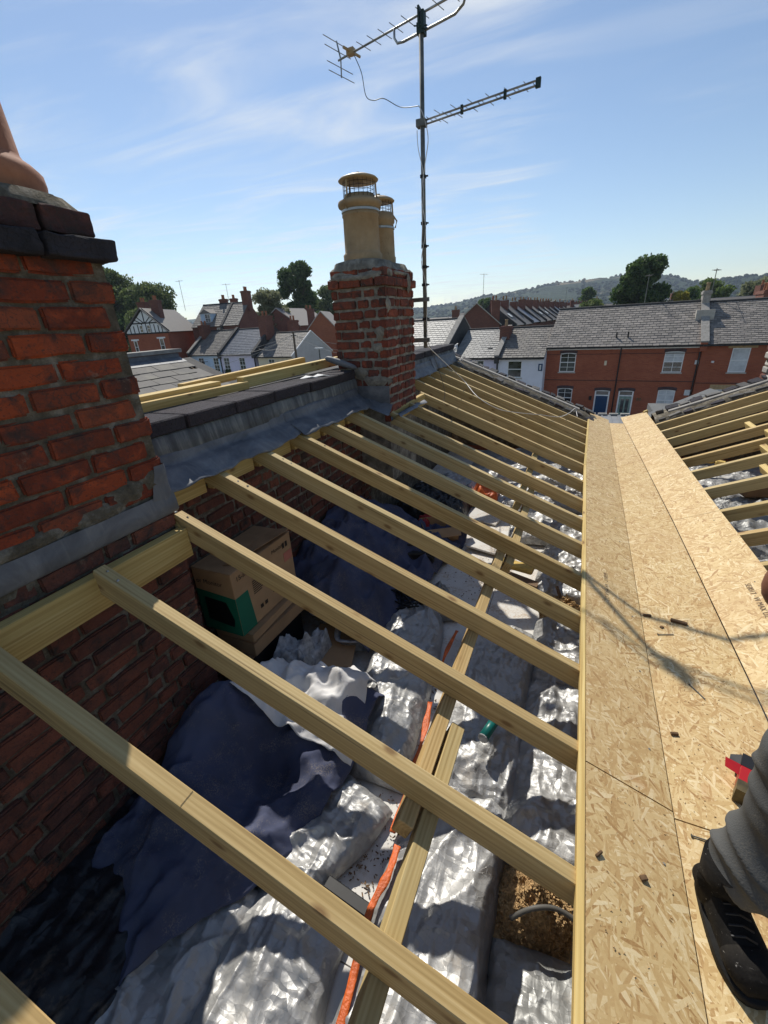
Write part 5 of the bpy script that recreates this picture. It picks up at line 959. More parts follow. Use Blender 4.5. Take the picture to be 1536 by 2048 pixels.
# rough stone stack end on the right
st = empty('stone_stack', (2.42, 7.1, 6.4), label='rough stone stump of a chimney at the right picture edge', cat='chimney'); bpy.context.view_layer.update(); rnd = random.Random(3)
for c in range(6):
    for k in range(3):
        for dpt in range(2):
            o = part(MB().box(2.18+k*0.19+rnd.uniform(-.02, .02), 2.18+(k+1)*0.19-0.015+rnd.uniform(-.02, .01), 6.92+dpt*0.2+rnd.uniform(-.02, .01), 6.92+(dpt+1)*0.2-0.015, 6.36+c*0.085, 6.36+(c+1)*0.085-0.012), 'stone', rnd.choice(['coping', 'stone_pale', 'brick_old']), st); bevel(o.data, 0.012)
            for v in o.data.vertices: v.co += Vector([0.014*noise.noise(v.co*14+Vector((kk*5, 0, 0))) for kk in range(3)])
part(MB().box(2.2, 2.72, 6.94, 7.28, 6.3, 6.84), 'mortar_core', 'mortar', st)
# right party wall
rw = empty('party_wall', (3.2, 2, 0), label='brick party wall behind the upper ends of the right rafters', cat='wall'); bpy.context.view_layer.update()
part(MB().box(3.09, 3.35, -3.35, 6.9, 3.0, 7.0), 'mortar_core', 'mortar', rw); brick_stuff(rw, (3.08, 6.9), (0, -1, 0), (-1, 0, 0), 10.2, FLOOR, 6.9, seed=31, name='bricks')

# ---- neighbour's slate roof beyond the party wall
nb = empty('neighbour_roof', (-6, 3.5, 6), label="neighbour's grey slate roof slope with lead flashing beyond the left parapet", cat='roof'); bpy.context.view_layer.update()
def zn(x): return 6.905-0.42*(x+7.55)
b = MB(); b.add([(-7.62, -3, zn(-7.62)-.03), (-4.6, -3, zn(-4.6)-.03), (-4.6, 6.9, zn(-4.6)-.03), (-7.62, 6.9, zn(-7.62)-.03)], [(0, 1, 2, 3)]); part(b, 'roof_deck', 'timber_dark', nb)
GS, WS = 0.235, 0.44; nx_ = Vector((1, 0, -0.42)).normalized(); nn_ = Vector((0.42, 0, 1)).normalized(); rnd = random.Random(9)
sm = []
for k in range(4):
    b = MB(); Ls = 0.40; b.box(-WS/2+0.005, WS/2-0.005, 0, Ls, 0, 0.016); me = b.mesh('slate'); me.materials.append(M['slate_near'])
    for v in me.vertices: v.co += Vector((rnd.uniform(-.004, .004), rnd.uniform(-.008, .008), 0))
    sm.append(me)
rows = int(3.0/GS)
for r_ in range(rows):
    xs = -7.55+nx_.x*(r_*GS)
    y = 6.9-(WS/2 if r_ % 2 else 0)
    while y > 1.5:
        o = bpy.data.objects.new('slate', sm[rnd.randrange(4)]); COL.objects.link(o)
        p = Vector((xs, y-WS/2, zn(xs)))+nn_*(0.002); dxn = (nx_+nn_*0.045).normalized(); nrm = Vector((0, -1, 0)).cross(dxn).normalized()
        ax = Vector((0, -1, 0)); nrm = ax.cross(dxn); o.matrix_world = Matrix(((ax.x, dxn.x, nrm.x, p.x), (ax.y, dxn.y, nrm.y, p.y), (ax.z, dxn.z, nrm.z, p.z-0.002+rnd.uniform(0, .005)), (0, 0, 0, 1))); o.parent = nb; o.matrix_parent_inverse = nb.matrix_world.inverted(); y -= WS
part(MB().box(-7.95, -7.62, -3, 6.95, 5, 7.05), 'coping_wall', 'house_dark', nb); part(MB().box(-8.0, -7.58, -3, 7.0, 7.053, 7.12), 'coping', 'coping', nb)
b = MB(); b.add([(-7.615, -3, 7.04), (-7.615, 6.92, 7.04), (-7.60, 6.92, 6.97), (-7.60, -3, 6.97), (-7.40, 6.92, zn(-7.40)+.035), (-7.40, -3, zn(-7.40)+.035)], [(0, 1, 2, 3), (3, 2, 4, 5)]); part(b, 'lead_flashing', 'lead', nb)
b = MB(); b.add([(-7.6, 6.90, zn(-7.6)), (-4.6, 6.90, zn(-4.6)), (-4.6, 7.2, zn(-4.6)+.01), (-7.6, 7.2, zn(-7.6)+.01), (-7.6, 7.2, 4), (-4.6, 7.2, 4)], [(0, 1, 2, 3), (3, 2, 5, 4)]); part(b, 'front_verge', 'coping_dark', nb)
nb2 = tag(MB().add([(-4.6, -3, zn(-4.6)-.03), (-2.07, -3, 6.75), (-2.07, 6.9, 6.75), (-4.6, 6.9, zn(-4.6)-.03)], [(0, 1, 2, 3)]).build('neighbour_roof', 'slate_near'), "neighbour's near roof slope hidden behind the parapet", 'roof')
nb2.modifiers.new('t', 'SOLIDIFY').thickness = 0.06
# timber lengths laid along the parapet
for i, (a, c, w, h, lab) in enumerate((((-2.13, 1.45, 7.075), (-2.13, 2.46, 7.07), 0.05, 0.05, 'pale batten nearest the left chimney, laid along the parapet'), ((-2.16, 2.44, 7.10), (-2.16, 3.86, 7.115), 0.06, 0.075, 'thick pale timber laid along the parapet up to the lead roll'), ((-2.30, 2.05, 7.11), (-2.30, 3.46, 7.145), 0.05, 0.05, 'pale batten lying behind the thick timber on the parapet'), ((-2.20, 1.50, 7.10), (-2.20, 2.25, 7.10), 0.09, 0.03, 'short flat offcut behind the nearest parapet batten'))):
    tag(stick('batten', a, c, w, h, (0, 0, 1), 'timber_new'), lab, 'batten')
part(MB().box(-2.42, -2.071, 1.2, 6.9, 6.60, 7.01), 'parapet_back', 'coping_dark', pw)
for (x, y) in ((-2.02, 2.95), (-1.97, 3.05)):
    o = tag(MB().add([(0, 0, 0), (0.10, 0.03, 0.015), (0.12, 0.09, 0.004), (0.02, 0.07, 0.02)], [(0, 1, 2, 3)]).build('slate_scrap', 'label_white'), 'pale flake of debris on the parapet capping' if y < 3 else 'second pale flake of debris on the parapet capping', 'debris'); o.location = (x, y, 7.02); o.modifiers.new('t', 'SOLIDIFY').thickness = 0.004

# ================================================================ THE WORKMAN
pn = empty('person', (0.72, 0.95, zs(1)), label='workman in grey work trousers and black boots standing in the gutter', cat='person'); bpy.context.view_layer.update()
def skin(name, joints, bones, mat, parent, sub=2, root=0, disp=0.0):
    me = bpy.data.meshes.new(name); names = list(joints); ix = {n: i for i, n in enumerate(names)}
    me.from_pydata([joints[n][0] for n in names], [(ix[a], ix[b_]) for a, b_ in bones], []); o = bpy.data.objects.new(name, me); COL.objects.link(o)
    m = o.modifiers.new('skin', 'SKIN'); m.use_smooth_shade = True
    for i, n in enumerate(names):
        r = joints[n][1]; me.skin_vertices[0].data[i].radius = r if isinstance(r, tuple) else (r, r); me.skin_vertices[0].data[i].use_root = (i == root)
    s = o.modifiers.new('sub', 'SUBSURF'); s.levels = s.render_levels = sub
    bpy.context.view_layer.update(); me2 = bpy.data.meshes.new_from_object(o.evaluated_get(bpy.context.evaluated_depsgraph_get())); bpy.data.objects.remove(o)
    if disp:
        me2.update(); nr = [v.normal.copy() for v in me2.vertices]
        for v, n_ in zip(me2.vertices, nr): v.co += n_*disp*(0.35+(ridge(Vector((v.co.x*5, v.co.y*5, v.co.z*13+v.co.x*9)), 1)-0.6)*1.5+0.8*noise.noise(v.co*7))
    me2.materials.clear(); o = link(name, me2, mat, None, True); o.parent = parent; o.matrix_parent_inverse = parent.matrix_world.inverted(); return o
RK = (0.578, 0.945, 6.37); RA = (0.535, 0.895, 6.00); LK = (0.93, 0.95, 6.38); LA = (0.955, 1.0, 6.06)
J = {'pelvis': ((0.745, 1.01, 6.78), (0.15, 0.10)), 'waist': ((0.745, 1.01, 6.92), (0.135, 0.095)), 'chest': ((0.735, 0.985, 7.10), (0.16, 0.11)), 'neck0': ((0.735, 0.955, 7.25), 0.062), 'neck1': ((0.735, 0.93, 7.32), 0.056), 'head0': ((0.735, 0.905, 7.39), (0.075, 0.085)), 'head1': ((0.735, 0.885, 7.49), (0.078, 0.095)), 'head2': ((0.735, 0.885, 7.545), (0.055, 0.065)),
     'rh': ((0.655, 1.0, 6.73), 0.075), 'rk': (RK, 0.046), 'rc': ((0.558, 0.928, 6.22), 0.044), 'ra': (RA, 0.034), 'rt': ((0.532, 0.89, 5.965), 0.030), 'lh': ((0.835, 1.01, 6.73), 0.075), 'lk': (LK, 0.046), 'lc': ((0.945, 0.985, 6.24), 0.044), 'la': (LA, 0.034), 'lt': ((0.957, 0.99, 6.02), 0.030),
     'rs': ((0.585, 0.985, 7.17), 0.062), 'ru': ((0.52, 1.0, 7.02), 0.050), 're': ((0.440, 1.03, 6.822), 0.046), 'rf': ((0.545, 0.95, 6.79), 0.042), 'rw': ((0.675, 0.83, 6.74), 0.029), 'rp': ((0.72, 0.775, 6.725), (0.036, 0.018)),
     'ls': ((0.885, 0.985, 7.17), 0.062), 'lu': ((0.945, 0.99, 7.02), 0.050), 'le': ((0.985, 0.99, 6.86), 0.042), 'lf': ((0.94, 0.91, 6.79), 0.041), 'lw': ((0.85, 0.80, 6.74), 0.029), 'lp': ((0.81, 0.755, 6.725), (0.036, 0.018))}
B_ = [('pelvis', 'waist'), ('waist', 'chest'), ('chest', 'neck0'), ('neck0', 'neck1'), ('neck1', 'head0'), ('head0', 'head1'), ('head1', 'head2'), ('pelvis', 'rh'), ('rh', 'rk'), ('rk', 'rc'), ('rc', 'ra'), ('ra', 'rt'), ('pelvis', 'lh'), ('lh', 'lk'), ('lk', 'lc'), ('lc', 'la'), ('la', 'lt'), ('chest', 'rs'), ('rs', 'ru'), ('ru', 're'), ('re', 'rf'), ('rf', 'rw'), ('rw', 'rp'), ('chest', 'ls'), ('ls', 'lu'), ('lu', 'le'), ('le', 'lf'), ('lf', 'lw'), ('lw', 'lp')]
for sd_, px_, py_, sg in (('r', 0.72, 0.775, 1), ('l', 0.81, 0.755, -1)):
    for k, (dx, dz, L) in enumerate(((0.0, 0.028, .075), (0.006, 0.010, .083), (0.004, -0.010, .078), (-0.004, -0.027, .062))):
        a = (px_+sg*0.022+dx*sg, py_-0.030, 6.725+dz); m_ = (a[0]+sg*L*0.35, a[1]-L*0.35, a[2]-0.012); e = (m_[0]+sg*L*0.15, m_[1]-L*0.02, m_[2]-L*0.45)
        J[f'{sd_}f{k}a'] = (a, 0.0095); J[f'{sd_}f{k}b'] = (m_, 0.009); J[f'{sd_}f{k}c'] = (e, 0.0075); B_ += [(sd_+'p', f'{sd_}f{k}a'), (f'{sd_}f{k}a', f'{sd_}f{k}b'), (f'{sd_}f{k}b', f'{sd_}f{k}c')]
    a = (px_-sg*0.012, py_-0.012, 6.757); J[sd_+'t0'] = (a, 0.012); J[sd_+'t1'] = ((a[0]+sg*0.02, a[1]-0.035, a[2]+0.004), 0.010); B_ += [(sd_+'p', sd_+'t0'), (sd_+'t0', sd_+'t1')]
body = skin('body', J, B_, 'skin', pn)
Jt = {'pelvis': ((0.745, 1.01, 6.79), (0.175, 0.125)), 'waist': ((0.745, 1.01, 6.90), (0.155, 0.115)), 'rh': ((0.655, 1.0, 6.70), 0.112), 'rth': ((0.580, 0.965, 6.54), 0.100), 'rk': (RK, 0.080), 'rc': ((0.562, 0.930, 6.22), 0.080), 'rm': ((0.546, 0.908, 6.13), 0.090), 'ra': ((0.530, 0.890, 6.02), 0.090), 'lh': ((0.835, 1.01, 6.70), 0.112), 'lth': ((0.89, 0.98, 6.54), 0.098), 'lk': (LK, 0.088), 'lc': ((0.945, 0.985, 6.24), 0.082), 'la': ((0.955, 1.0, 6.11), 0.086)}
skin('trousers', Jt, [('waist', 'pelvis'), ('pelvis', 'rh'), ('rh', 'rth'), ('rth', 'rk'), ('rk', 'rc'), ('rc', 'rm'), ('rm', 'ra'), ('pelvis', 'lh'), ('lh', 'lth'), ('lth', 'lk'), ('lk', 'lc'), ('lc', 'la')], 'trouser', pn, 4, 1, 0.028)
skin('shirt', {'w': ((0.745, 1.01, 6.88), (0.165, 0.12)), 'm': ((0.745, 1.005, 6.99), (0.16, 0.115)), 'c': ((0.735, 0.985, 7.12), (0.18, 0.13)), 'n': ((0.735, 0.955, 7.235), 0.075), 'rs': ((0.58, 0.985, 7.17), 0.082), 're': ((0.525, 1.0, 7.04), 0.068), 'ls': ((0.89, 0.985, 7.17), 0.082), 'le': ((0.94, 0.99, 7.04), 0.068)}, [('w', 'm'), ('m', 'c'), ('c', 'n'), ('c', 'rs'), ('rs', 're'), ('c', 'ls'), ('ls', 'le')], 'shirt', pn, 3, 0, 0.006)
skin('hair', {'a': ((0.735, 0.90, 7.545), (0.070, 0.078)), 'b': ((0.735, 0.925, 7.49), (0.083, 0.088)), 'c': ((0.735, 0.945, 7.42), (0.072, 0.055))}, [('a', 'b'), ('b', 'c')], 'hair', pn, 3, 1)
for sx in (-1, 1):
    part(MB().lathe([(0.001, -0.011), (0.009, -0.006), (0.011, 0), (0.009, 0.006), (0.001, 0.011)], (0.735+sx*0.030, 0.800, 7.455), 12), 'eye', 'eye_white', pn, True)
    skin('ear', {'a': ((0.735+sx*0.078, 0.895, 7.43), (0.010, 0.016)), 'b': ((0.735+sx*0.083, 0.90, 7.46), (0.010, 0.020))}, [('a', 'b')], 'skin', pn)
skin('nose', {'a': ((0.735, 0.800, 7.465), 0.010), 'b': ((0.735, 0.785, 7.435), 0.014), 'c': ((0.735, 0.792, 7.425), 0.016)}, [('a', 'b'), ('b', 'c')], 'skin', pn)
skin('mouth', {'a': ((0.712, 0.806, 7.395), 0.007), 'b': ((0.735, 0.798, 7.395), 0.009), 'c': ((0.758, 0.806, 7.395), 0.007)}, [('a', 'b'), ('b', 'c')], 'print_pink', pn)
def boot(name, heel, ang, z, label=None):
    r_ = Matrix.Translation((heel[0], heel[1], z)) @ Matrix.Rotation(ang, 4, 'Z') @ Matrix.Diagonal((0.93, 1.0, 1.0, 1))         # local +x = towards toe
    sec = [(-0.034, 0.032, 0.075), (-0.020, 0.042, 0.11), (0.02, 0.047, 0.135), (0.06, 0.047, 0.140), (0.095, 0.048, 0.118), (0.13, 0.051, 0.100), (0.165, 0.054, 0.090), (0.20, 0.052, 0.085), (0.222, 0.043, 0.074), (0.238, 0.024, 0.055)]
    def loft(sections, n=20):
        vs = []; 
        for x, hw, h in sections:
            for k in range(n):
                a = 2*math.pi*k/n; ca, sa_ = math.cos(a), math.sin(a); yy = hw*math.copysign(abs(ca)**0.75, ca); zz = 0.022+(h-0.022)*(0.5+0.5*math.copysign(abs(sa_)**0.8, sa_)); vs.append(r_ @ Vector((x, yy+0.006*(x > .1), zz)))
        return vs, [(i*n+k, i*n+(k+1) % n, (i+1)*n+(k+1) % n, (i+1)*n+k) for i in range(len(sections)-1) for k in range(n)]+[tuple(range(n-1, -1, -1)), tuple(range((len(sections)-1)*n, len(sections)*n))]
    b = MB(); b.add(*loft(sec)); bt = part(b, name, 'boot', pn, True); s = bt.modifiers.new('s', 'SUBSURF'); s.levels = s.render_levels = 1
    sh = MB().tube([r_ @ Vector(p) for p in ((0.042, 0, 0.05), (0.040, 0, 0.10), (0.040, 0, 0.15), (0.040, 0, 0.21))], [0.050, 0.056, 0.060, 0.064], 18); o = part(sh, 'boot_shaft', 'boot', pn, True)
    b = MB(); vs = []; N = 28; out = []
    for k in range(N):
        a = 2*math.pi*k/N; ca, sa_ = math.cos(a), math.sin(a); x = 0.104+0.144*math.copysign(abs(ca)**0.8, ca); hw = 0.041+0.017*max(0, min(1, (x-0.02)/0.16)); out.append((x, hw*math.copysign(abs(sa_)**0.7, sa_)+0.005))
    for zz, k in ((0.001, 1.0), (0.020, 1.03), (0.027, 1.0)): vs += [r_ @ Vector((0.104+(x-0.104)*k, y*k, zz)) for x, y in out]
    b.add(vs, [(i*N+k, i*N+(k+1) % N, (i+1)*N+(k+1) % N, (i+1)*N+k) for i in range(2) for k in range(N)]+[tuple(range(N-1, -1, -1)), tuple(range(2*N, 3*N))]); part(b, 'boot_sole', 'rubber', pn, True)
    cp = [(x, hw+0.0025, h+0.0025) for x, hw, h in sec if x >= 0.165]; cp[0] = (0.163, 0.0560, 0.0920); b = MB(); b.add(*loft(cp)); part(b, 'toe_cap', 'boot', pn, True)
    for i in range(5):
        x = 0.072+i*0.019; zt = 0.142-0.0095*i; b = MB().tube([r_ @ Vector((x, -0.026, zt-0.010)), r_ @ Vector((x+0.004, 0, zt+0.003)), r_ @ Vector((x+0.008, 0.026, zt-0.010))], 0.0025, 6); part(b, 'lace', 'black_rubber', pn)
    b = MB().tube([r_ @ Vector((0.075, 0.0, 0.13)), r_ @ Vector((0.085, -0.005, 0.17)), r_ @ Vector((0.10, -0.01, 0.195))], [0.022, 0.022, 0.012], 8); part(b, 'boot_tongue', 'boot', pn, True)
boot('boot', (0.498, 0.940), R(-77), zs(0.9)+0.001); boot('boot', (0.965, 1.02), R(-80), 5.955)

# ================================================================ THE NEIGHBOURHOOD
gnd = tag(MB().add([(-3000, -400, -0.02), (3000, -400, -0.02), (3000, 4500, -0.02), (-3000, 4500, -0.02)], [(0, 1, 2, 3)]).build('ground', 'ground'), kind='structure')
tag(MB().add([(-70, 24.2, 0), (40, 22.0, 0), (40, 29.0, 0), (-70, 33.5, 0)], [(0, 1, 2, 3)]).build('road', 'asphalt'), kind='structure')
tag(MB().add([(-24.2, 32, 0.005), (-19, 31.5, 0.005), (-24, 140, 0.005), (-32, 140, 0.005)], [(0, 1, 2, 3)]).build('side_road', 'asphalt'), kind='structure')
b = MB(); b.box(-70, 40, 8.0, 21.5, -0.3, 0.0); tag(b.build('yard', 'paving'), kind='structure')
b = MB()
for (xa, xb, ya, yb2, yc, yd) in ((-70, 40, 33.7, 29.2, 41.5, 34.5),):
    b.add([(xa, ya, 0.12), (xb, yb2, 0.12), (xb, yd, 0.12), (xa, yc, 0.12), (xa, ya, 0), (xb, yb2, 0)], [(0, 1, 2, 3), (4, 5, 1, 0)])
tag(b.build('pavement', 'paving'), kind='structure')

def slates(parent, P00, P10, P01, P11, n_r, w, mat, seed=0, name='slates', th=0.022):
    """real slates on a slope: P00,P10 eave left/right, P01,P11 ridge left/right"""
    rnd = random.Random(seed); P00, P10, P01, P11 = map(Vector, (P00, P10, P01, P11)); b = MB(); nrm = (P10-P00).cross(P01-P00).normalized()
    if nrm.z < 0: nrm = -nrm
    for r_ in range(n_r):
        v0, v1 = r_/n_r, (r_+1)/n_r+0.25/n_r
        A0, A1 = P00.lerp(P01, v0), P10.lerp(P11, v0); B0, B1 = P00.lerp(P01, min(1, v1)), P10.lerp(P11, min(1, v1)); L = (A1-A0).length; n = max(1, int(round(L/w)))
        for k in range(n+1):
            a = max(0, (k-(0.5 if r_ % 2 else 0))/n); c = min(1, (k+1-(0.5 if r_ % 2 else 0))/n)
            if c-a < 0.2/n: continue
            g = 0.035*w/L; a2, c2 = a+g, c-g; h = th*1.6+rnd.uniform(0, th*.5); sag = (P01-P00)*(rnd.uniform(-.06, .06)/n_r)
            p = [A0.lerp(A1, a2)+nrm*h+sag, A0.lerp(A1, c2)+nrm*h+sag, B0.lerp(B1, c2)+nrm*th*.5, B0.lerp(B1, a2)+nrm*th*.5, A0.lerp(A1, a2)+nrm*(h-th)+sag, A0.lerp(A1, c2)+nrm*(h-th)+sag]
            b.add(p, [(0, 1, 2, 3), (4, 5, 1, 0), (4, 0, 3), (5, 2, 1)])
    return tag(b.build(name, mat, parent), kind='stuff')
def front_wall(parent, w, top, ops, mat, name='wall', rev=0.10, extra_quads=()):
    ss = sorted({0, w, *[o[0] for o in ops], *[o[1] for o in ops]}); zz = sorted({0, top, *[o[2] for o in ops], *[o[3] for o in ops]}); b = MB()
    for a, c in zip(ss[:-1], ss[1:]):
        for d, e in zip(zz[:-1], zz[1:]):
            m, n = (a+c)/2, (d+e)/2
            if any(o[0] < m < o[1] and o[2] < n < o[3] for o in ops): continue
            b.add([(a, 0, d), (c, 0, d), (c, 0, e), (a, 0, e)], [(0, 1, 2, 3)])
    for a, c, d, e in ops: b.add([(a, 0, d), (c, 0, d), (c, 0, e), (a, 0, e), (a, rev, d), (c, rev, d), (c, rev, e), (a, rev, e)], [(0, 4, 5, 1), (1, 5, 6, 2), (2, 6, 7, 3), (3, 7, 4, 0), (4, 5, 6, 7)])
    for q in extra_quads: b.add(q, [tuple(range(len(q)))])
    return b.build(name, mat, parent)
def sash(parent, a, c, d, e, bars=(2, 2), arch=False, mat='paint_white', f=0.055, sill='stone_pale', curtain=0, dep=0.05):
    b = MB(); y0, y1 = dep-0.03, dep+0.02
    b.box(a, a+f, y0, y1, d, e); b.box(c-f, c, y0, y1, d, e); b.box(a+f, c-f, y0, y1, d, d+f); b.box(a+f, c-f, y0, y1, e-f, e); m = (d+e)/2; b.box(a+f, c-f, y0-.004, y1, m-f*.5, m+f*.5)
    for i in range(1, bars[0]): x = a+(c-a)*i/bars[0]; b.box(x-.014, x+.014, y0+.008, y1, d+f, e-f)
    for j in range(1, bars[1]):
        for lo_, hi_ in ((d, m), (m, e)): z = lo_+(hi_-lo_)*j/bars[1]; b.box(a+f, c-f, y0+.009, y1, z-.012, z+.012)
    if arch:
        n = 8; vs = []
        for i in range(n+1): x = a+(c-a)*i/n; q = 1-((i/n)*2-1)**2; vs += [(x, y0-.003, e-f*1.1-0.10+0.10*q), (x, y0-.003, e+0.001)]
        b.add(vs, [(i*2, i*2+2, i*2+3, i*2+1) for i in range(n)])
    w = b.build('window', mat, parent); MB().box(a+f, c-f, dep, dep+.006, d+f, e-f).build('pane', 'glass', w)
    if curtain: MB().box(a+f, c-f, dep-.003, dep-.001, d+f if curtain > 1 else m, e-f).build('blind', 'curtain', w)
    if sill: MB().box(a-.06, c+.06, -.07, .03, d-.08, d-.002).build('sill', sill, w)
    return w
def arch_head(parent, a, c, e, mat='arch_brick', h=0.20, rise=0.10):
    b = MB(); n = 10; vs = []
    for i in range(n+1):
        t_ = i/n; x = a-.06+(c-a+.12)*t_; q = 1-(2*t_-1)**2; vs += [(x, -.012, e-0.02-0.06*(1-q)), (x, -.012, e-0.02-0.06*(1-q)+h), (x, .004, e-0.02-0.06*(1-q)), (x, .004, e-.02-.06*(1-q)+h)]
    b.add(vs, [(i*4, i*4+4, i*4+5, i*4+1) for i in range(n)]+[(i*4+1, i*4+5, i*4+7, i*4+3) for i in range(n)]); return b.build('arch_head', mat, parent)
def stack(parent, s, d, ws, wd, z0, z1, mat, pots=2, potmat='pot_red', band=True):
    o = MB().box(s-ws/2, s+ws/2, d-wd/2, d+wd/2, z0, z1); o = o.build('chimney', mat, parent)
    if band: MB().box(s-ws/2-.05, s+ws/2+.05, d-wd/2-.05, d+wd/2+.05, z1-.22, z1-.05).build('chimney_band', mat, o)
    for k in range(pots):
        dd = d+(k-(pots-1)/2)*wd/max(1, pots)*0.9; MB().lathe([(0.13, 0), (0.12, 0.05), (0.10, 0.38), (0.13, 0.42), (0.13, 0.48), (0.08, 0.48)], (s, dd, z1), 10).build('pot', potmat, o, True)
    return o
def roof_pair(parent, w, depth, eave, ridge_z, mat, n_r, sw, over=0.18, seed=0, back=True):
    sl_ = (ridge_z-eave)/(depth/2); a = [(-.02, -over, eave-over*sl_), (w+.02, -over, eave-over*sl_), (-.02, depth/2, ridge_z), (w+.02, depth/2, ridge_z)]
    b = MB(); b.add([a[0], a[1], a[3], a[2]], [(0, 1, 2, 3)]); b.add([(w+.02, depth+over, eave-over*sl_), (-.02, depth+over, eave-over*sl_), a[2], a[3]], [(0, 1, 2, 3)]); o = b.build('roof', mat, parent); o.modifiers.new('t', 'SOLIDIFY').thickness = 0.05
    if n_r: slates(o, *a, n_r, sw, mat, seed)
    MB().tube([(-.02, depth/2, ridge_z+.02), (w+.02, depth/2, ridge_z+.02)], 0.09, 8).build('ridge_tiles', 'coping_dark', o); return o
def parapet_h(parent, s, depth, eave, ridge_z, mat='coping_dark', wd=0.34, up_=0.32, over=0.25, topmat=None):
    sl_ = (ridge_z-eave)/(depth/2); b = MB(); pr = [(-over, eave-over*sl_-.35), (-over, eave-over*sl_+up_), (depth/2, ridge_z+up_), (depth+over, eave-over*sl_+up_), (depth+over, eave-over*sl_-.35)]
    b.prism(pr, lambda u, v: (s-wd/2, u, v), lambda u, v: (s+wd/2, u, v)); o = b.build('parapet', mat, parent)
    if topmat:
        b = MB(); t_ = .09; b.prism([(-over-.03, eave-over*sl_+up_), (depth/2, ridge_z+up_), (depth+over, eave-over*sl_+up_), (depth+over, eave-over*sl_+up_+t_), (depth/2, ridge_z+up_+t_), (-over-.03, eave-over*sl_+up_+t_)], lambda u, v: (s-wd/2-.04, u, v+.003), lambda u, v: (s+wd/2+.04, u, v+.003)); b.build('coping', topmat, o)
    return o
def gable_body(parent, w, depth, eave, ridge_z, mat):
    b = MB(); b.prism([(0.12, 0), (0.12, eave), (depth/2, ridge_z-.06), (depth, eave), (depth, 0)], lambda u, v: (0.0, u, v), lambda u, v: (w, u, v)); return b.build('house_body', mat, parent)
def gutter(parent, w, eave, over=0.18, z=0, mat='gutter_black'): return MB().box(-.02, w+.02, -over-.10, -over+.01, eave-.22+z, eave-.10+z).build('gutter', mat, parent)
def pipe(parent, s, z0, z1, mat='gutter_black', r=0.04): return MB().tube([(s, -.06, z0), (s, -.06, z1)], r, 8).build('downpipe', mat, parent)

# red brick houses across the road
def mk(name, label, org, ang, cat='house', group=None):
    o = empty(name, (org[0], org[1], 0.0), R(ang), label=label, cat=cat, group=group); bpy.context.view_layer.update(); return o
h = mk('terraced_house', 'wide red brick house with grey slate roof and a blue front door across the road', (-2.34, 35.53), -7.1); w = 9.36
ops = [(0.98, 2.05, 3.29, 4.62), (7.44, 8.52, 3.29, 4.62), (1.03, 2.07, 0.73, 2.16), (7.47, 8.45, 0.75, 2.2), (3.59, 4.56, 0.05, 2.07), (5.11, 6.05, 0.05, 2.09)]
front_wall(h, w, 5.1, ops, 'house_red'); gable_body(h, w, 7, 5.1, 7.47, 'house_red'); roof_pair(h, w, 7, 5.1, 7.47, 'slate_grey', 18, 0.40, seed=1)
for i, o_ in enumerate(ops[:4]): sash(h, *o_, arch=True, curtain=(0, 1, 0, 2)[i]); arch_head(h, o_[0], o_[1], o_[3])
for i, o_ in enumerate(ops[4:]):
    a, c, d, e = o_; b = MB(); b.box(a, a+.09, .02, .08, d, e); b.box(c-.09, c, .02, .08, d, e); b.box(a+.09, c-.09, .02, .08, e-.09, e); b.box(a+.09, c-.09, .02, .08, e-.42, e-.34); dr = b.build('door', 'paint_white', h); MB().box(a+.09, c-.09, .05, .06, e-.34, e-.09).build('pane', 'glass', dr); MB().box(a+.09, c-.09, .04, .07, d, e-.42).build('door_leaf', ['door_blue', 'door_green'][i], dr); arch_head(h, a, c, e)
    if i == 1:
        for q in (0.22, 0.52): MB().box(a+q, a+q+.20, .035, .042, d+.5, e-.6).build('door_pane', 'glass', dr)
gutter(h, w, 5.1); MB().box(-.02, w+.02, -.06, -.015, 4.80, 4.98).build('fascia', 'paint_white', h); pipe(h, 4.85, 0.1, 4.9); pipe(h, 9.30, 0.1, 4.9); MB().box(3.93, 4.08, -.05, 0, 3.75, 4.05).build('alarm_box', 'render_cream', h); MB().box(8.95, 9.28, -.03, 0, 1.85, 2.2).build('wall_sign', 'label_white', h); MB().box(3.25, 3.42, -.12, 0, 1.35, 1.62).build('wall_lamp', 'gutter_black', h)
for x in (6.28, 6.45): MB().box(x, x+.1, -.08, 0, 1.4, 1.6).build('hanging_basket', 'timber_dark', h)
for s in (4.4, 5.1): MB().tube([(s, .55, 5.42), (s, .55, 5.85)], .05, 8).build('roof_vent', 'gutter_black', h)
MB().box(0, w, -.02, -.005, 2.70, 2.74).build('cable_run', 'gutter_black', h); MB().box(0, w, -.02, -.005, 4.48, 4.51).build('cable_run', 'gutter_black', h)
h2 = mk('terraced_house', 'red brick house with buff window heads at the right picture edge', (6.99, 34.37), -3.6); w2 = 9.5
ops2 = [(1.55, 2.45, 3.30, 4.73), (1.1, 2.5, 0.6, 2.25), (5.5, 6.5, 3.3, 4.7)]
front_wall(h2, w2, 5.1, ops2, 'house_red'); gable_body(h2, w2, 7, 5.1, 7.37, 'house_red'); roof_pair(h2, w2, 7, 5.1, 7.37, 'slate_grey', 22, 0.34, seed=2); gutter(h2, w2, 5.1)
for o_ in ops2: sash(h2, *o_, bars=(1, 1), curtain=2, sill='stone_pale'); MB().box(o_[0]-.25, o_[1]+.3, -.012, .003, o_[3]+.001, o_[3]+.30).build('lintel', 'buff_brick', h2)
MB().box(.6, .72, -.25, 0, 3.9, 4.0).build('wall_lamp', 'paint_white', h2); MB().box(-.25, -.05, -.03, 0, 3.8, 4.05).build('wall_box', 'label_white', h2)
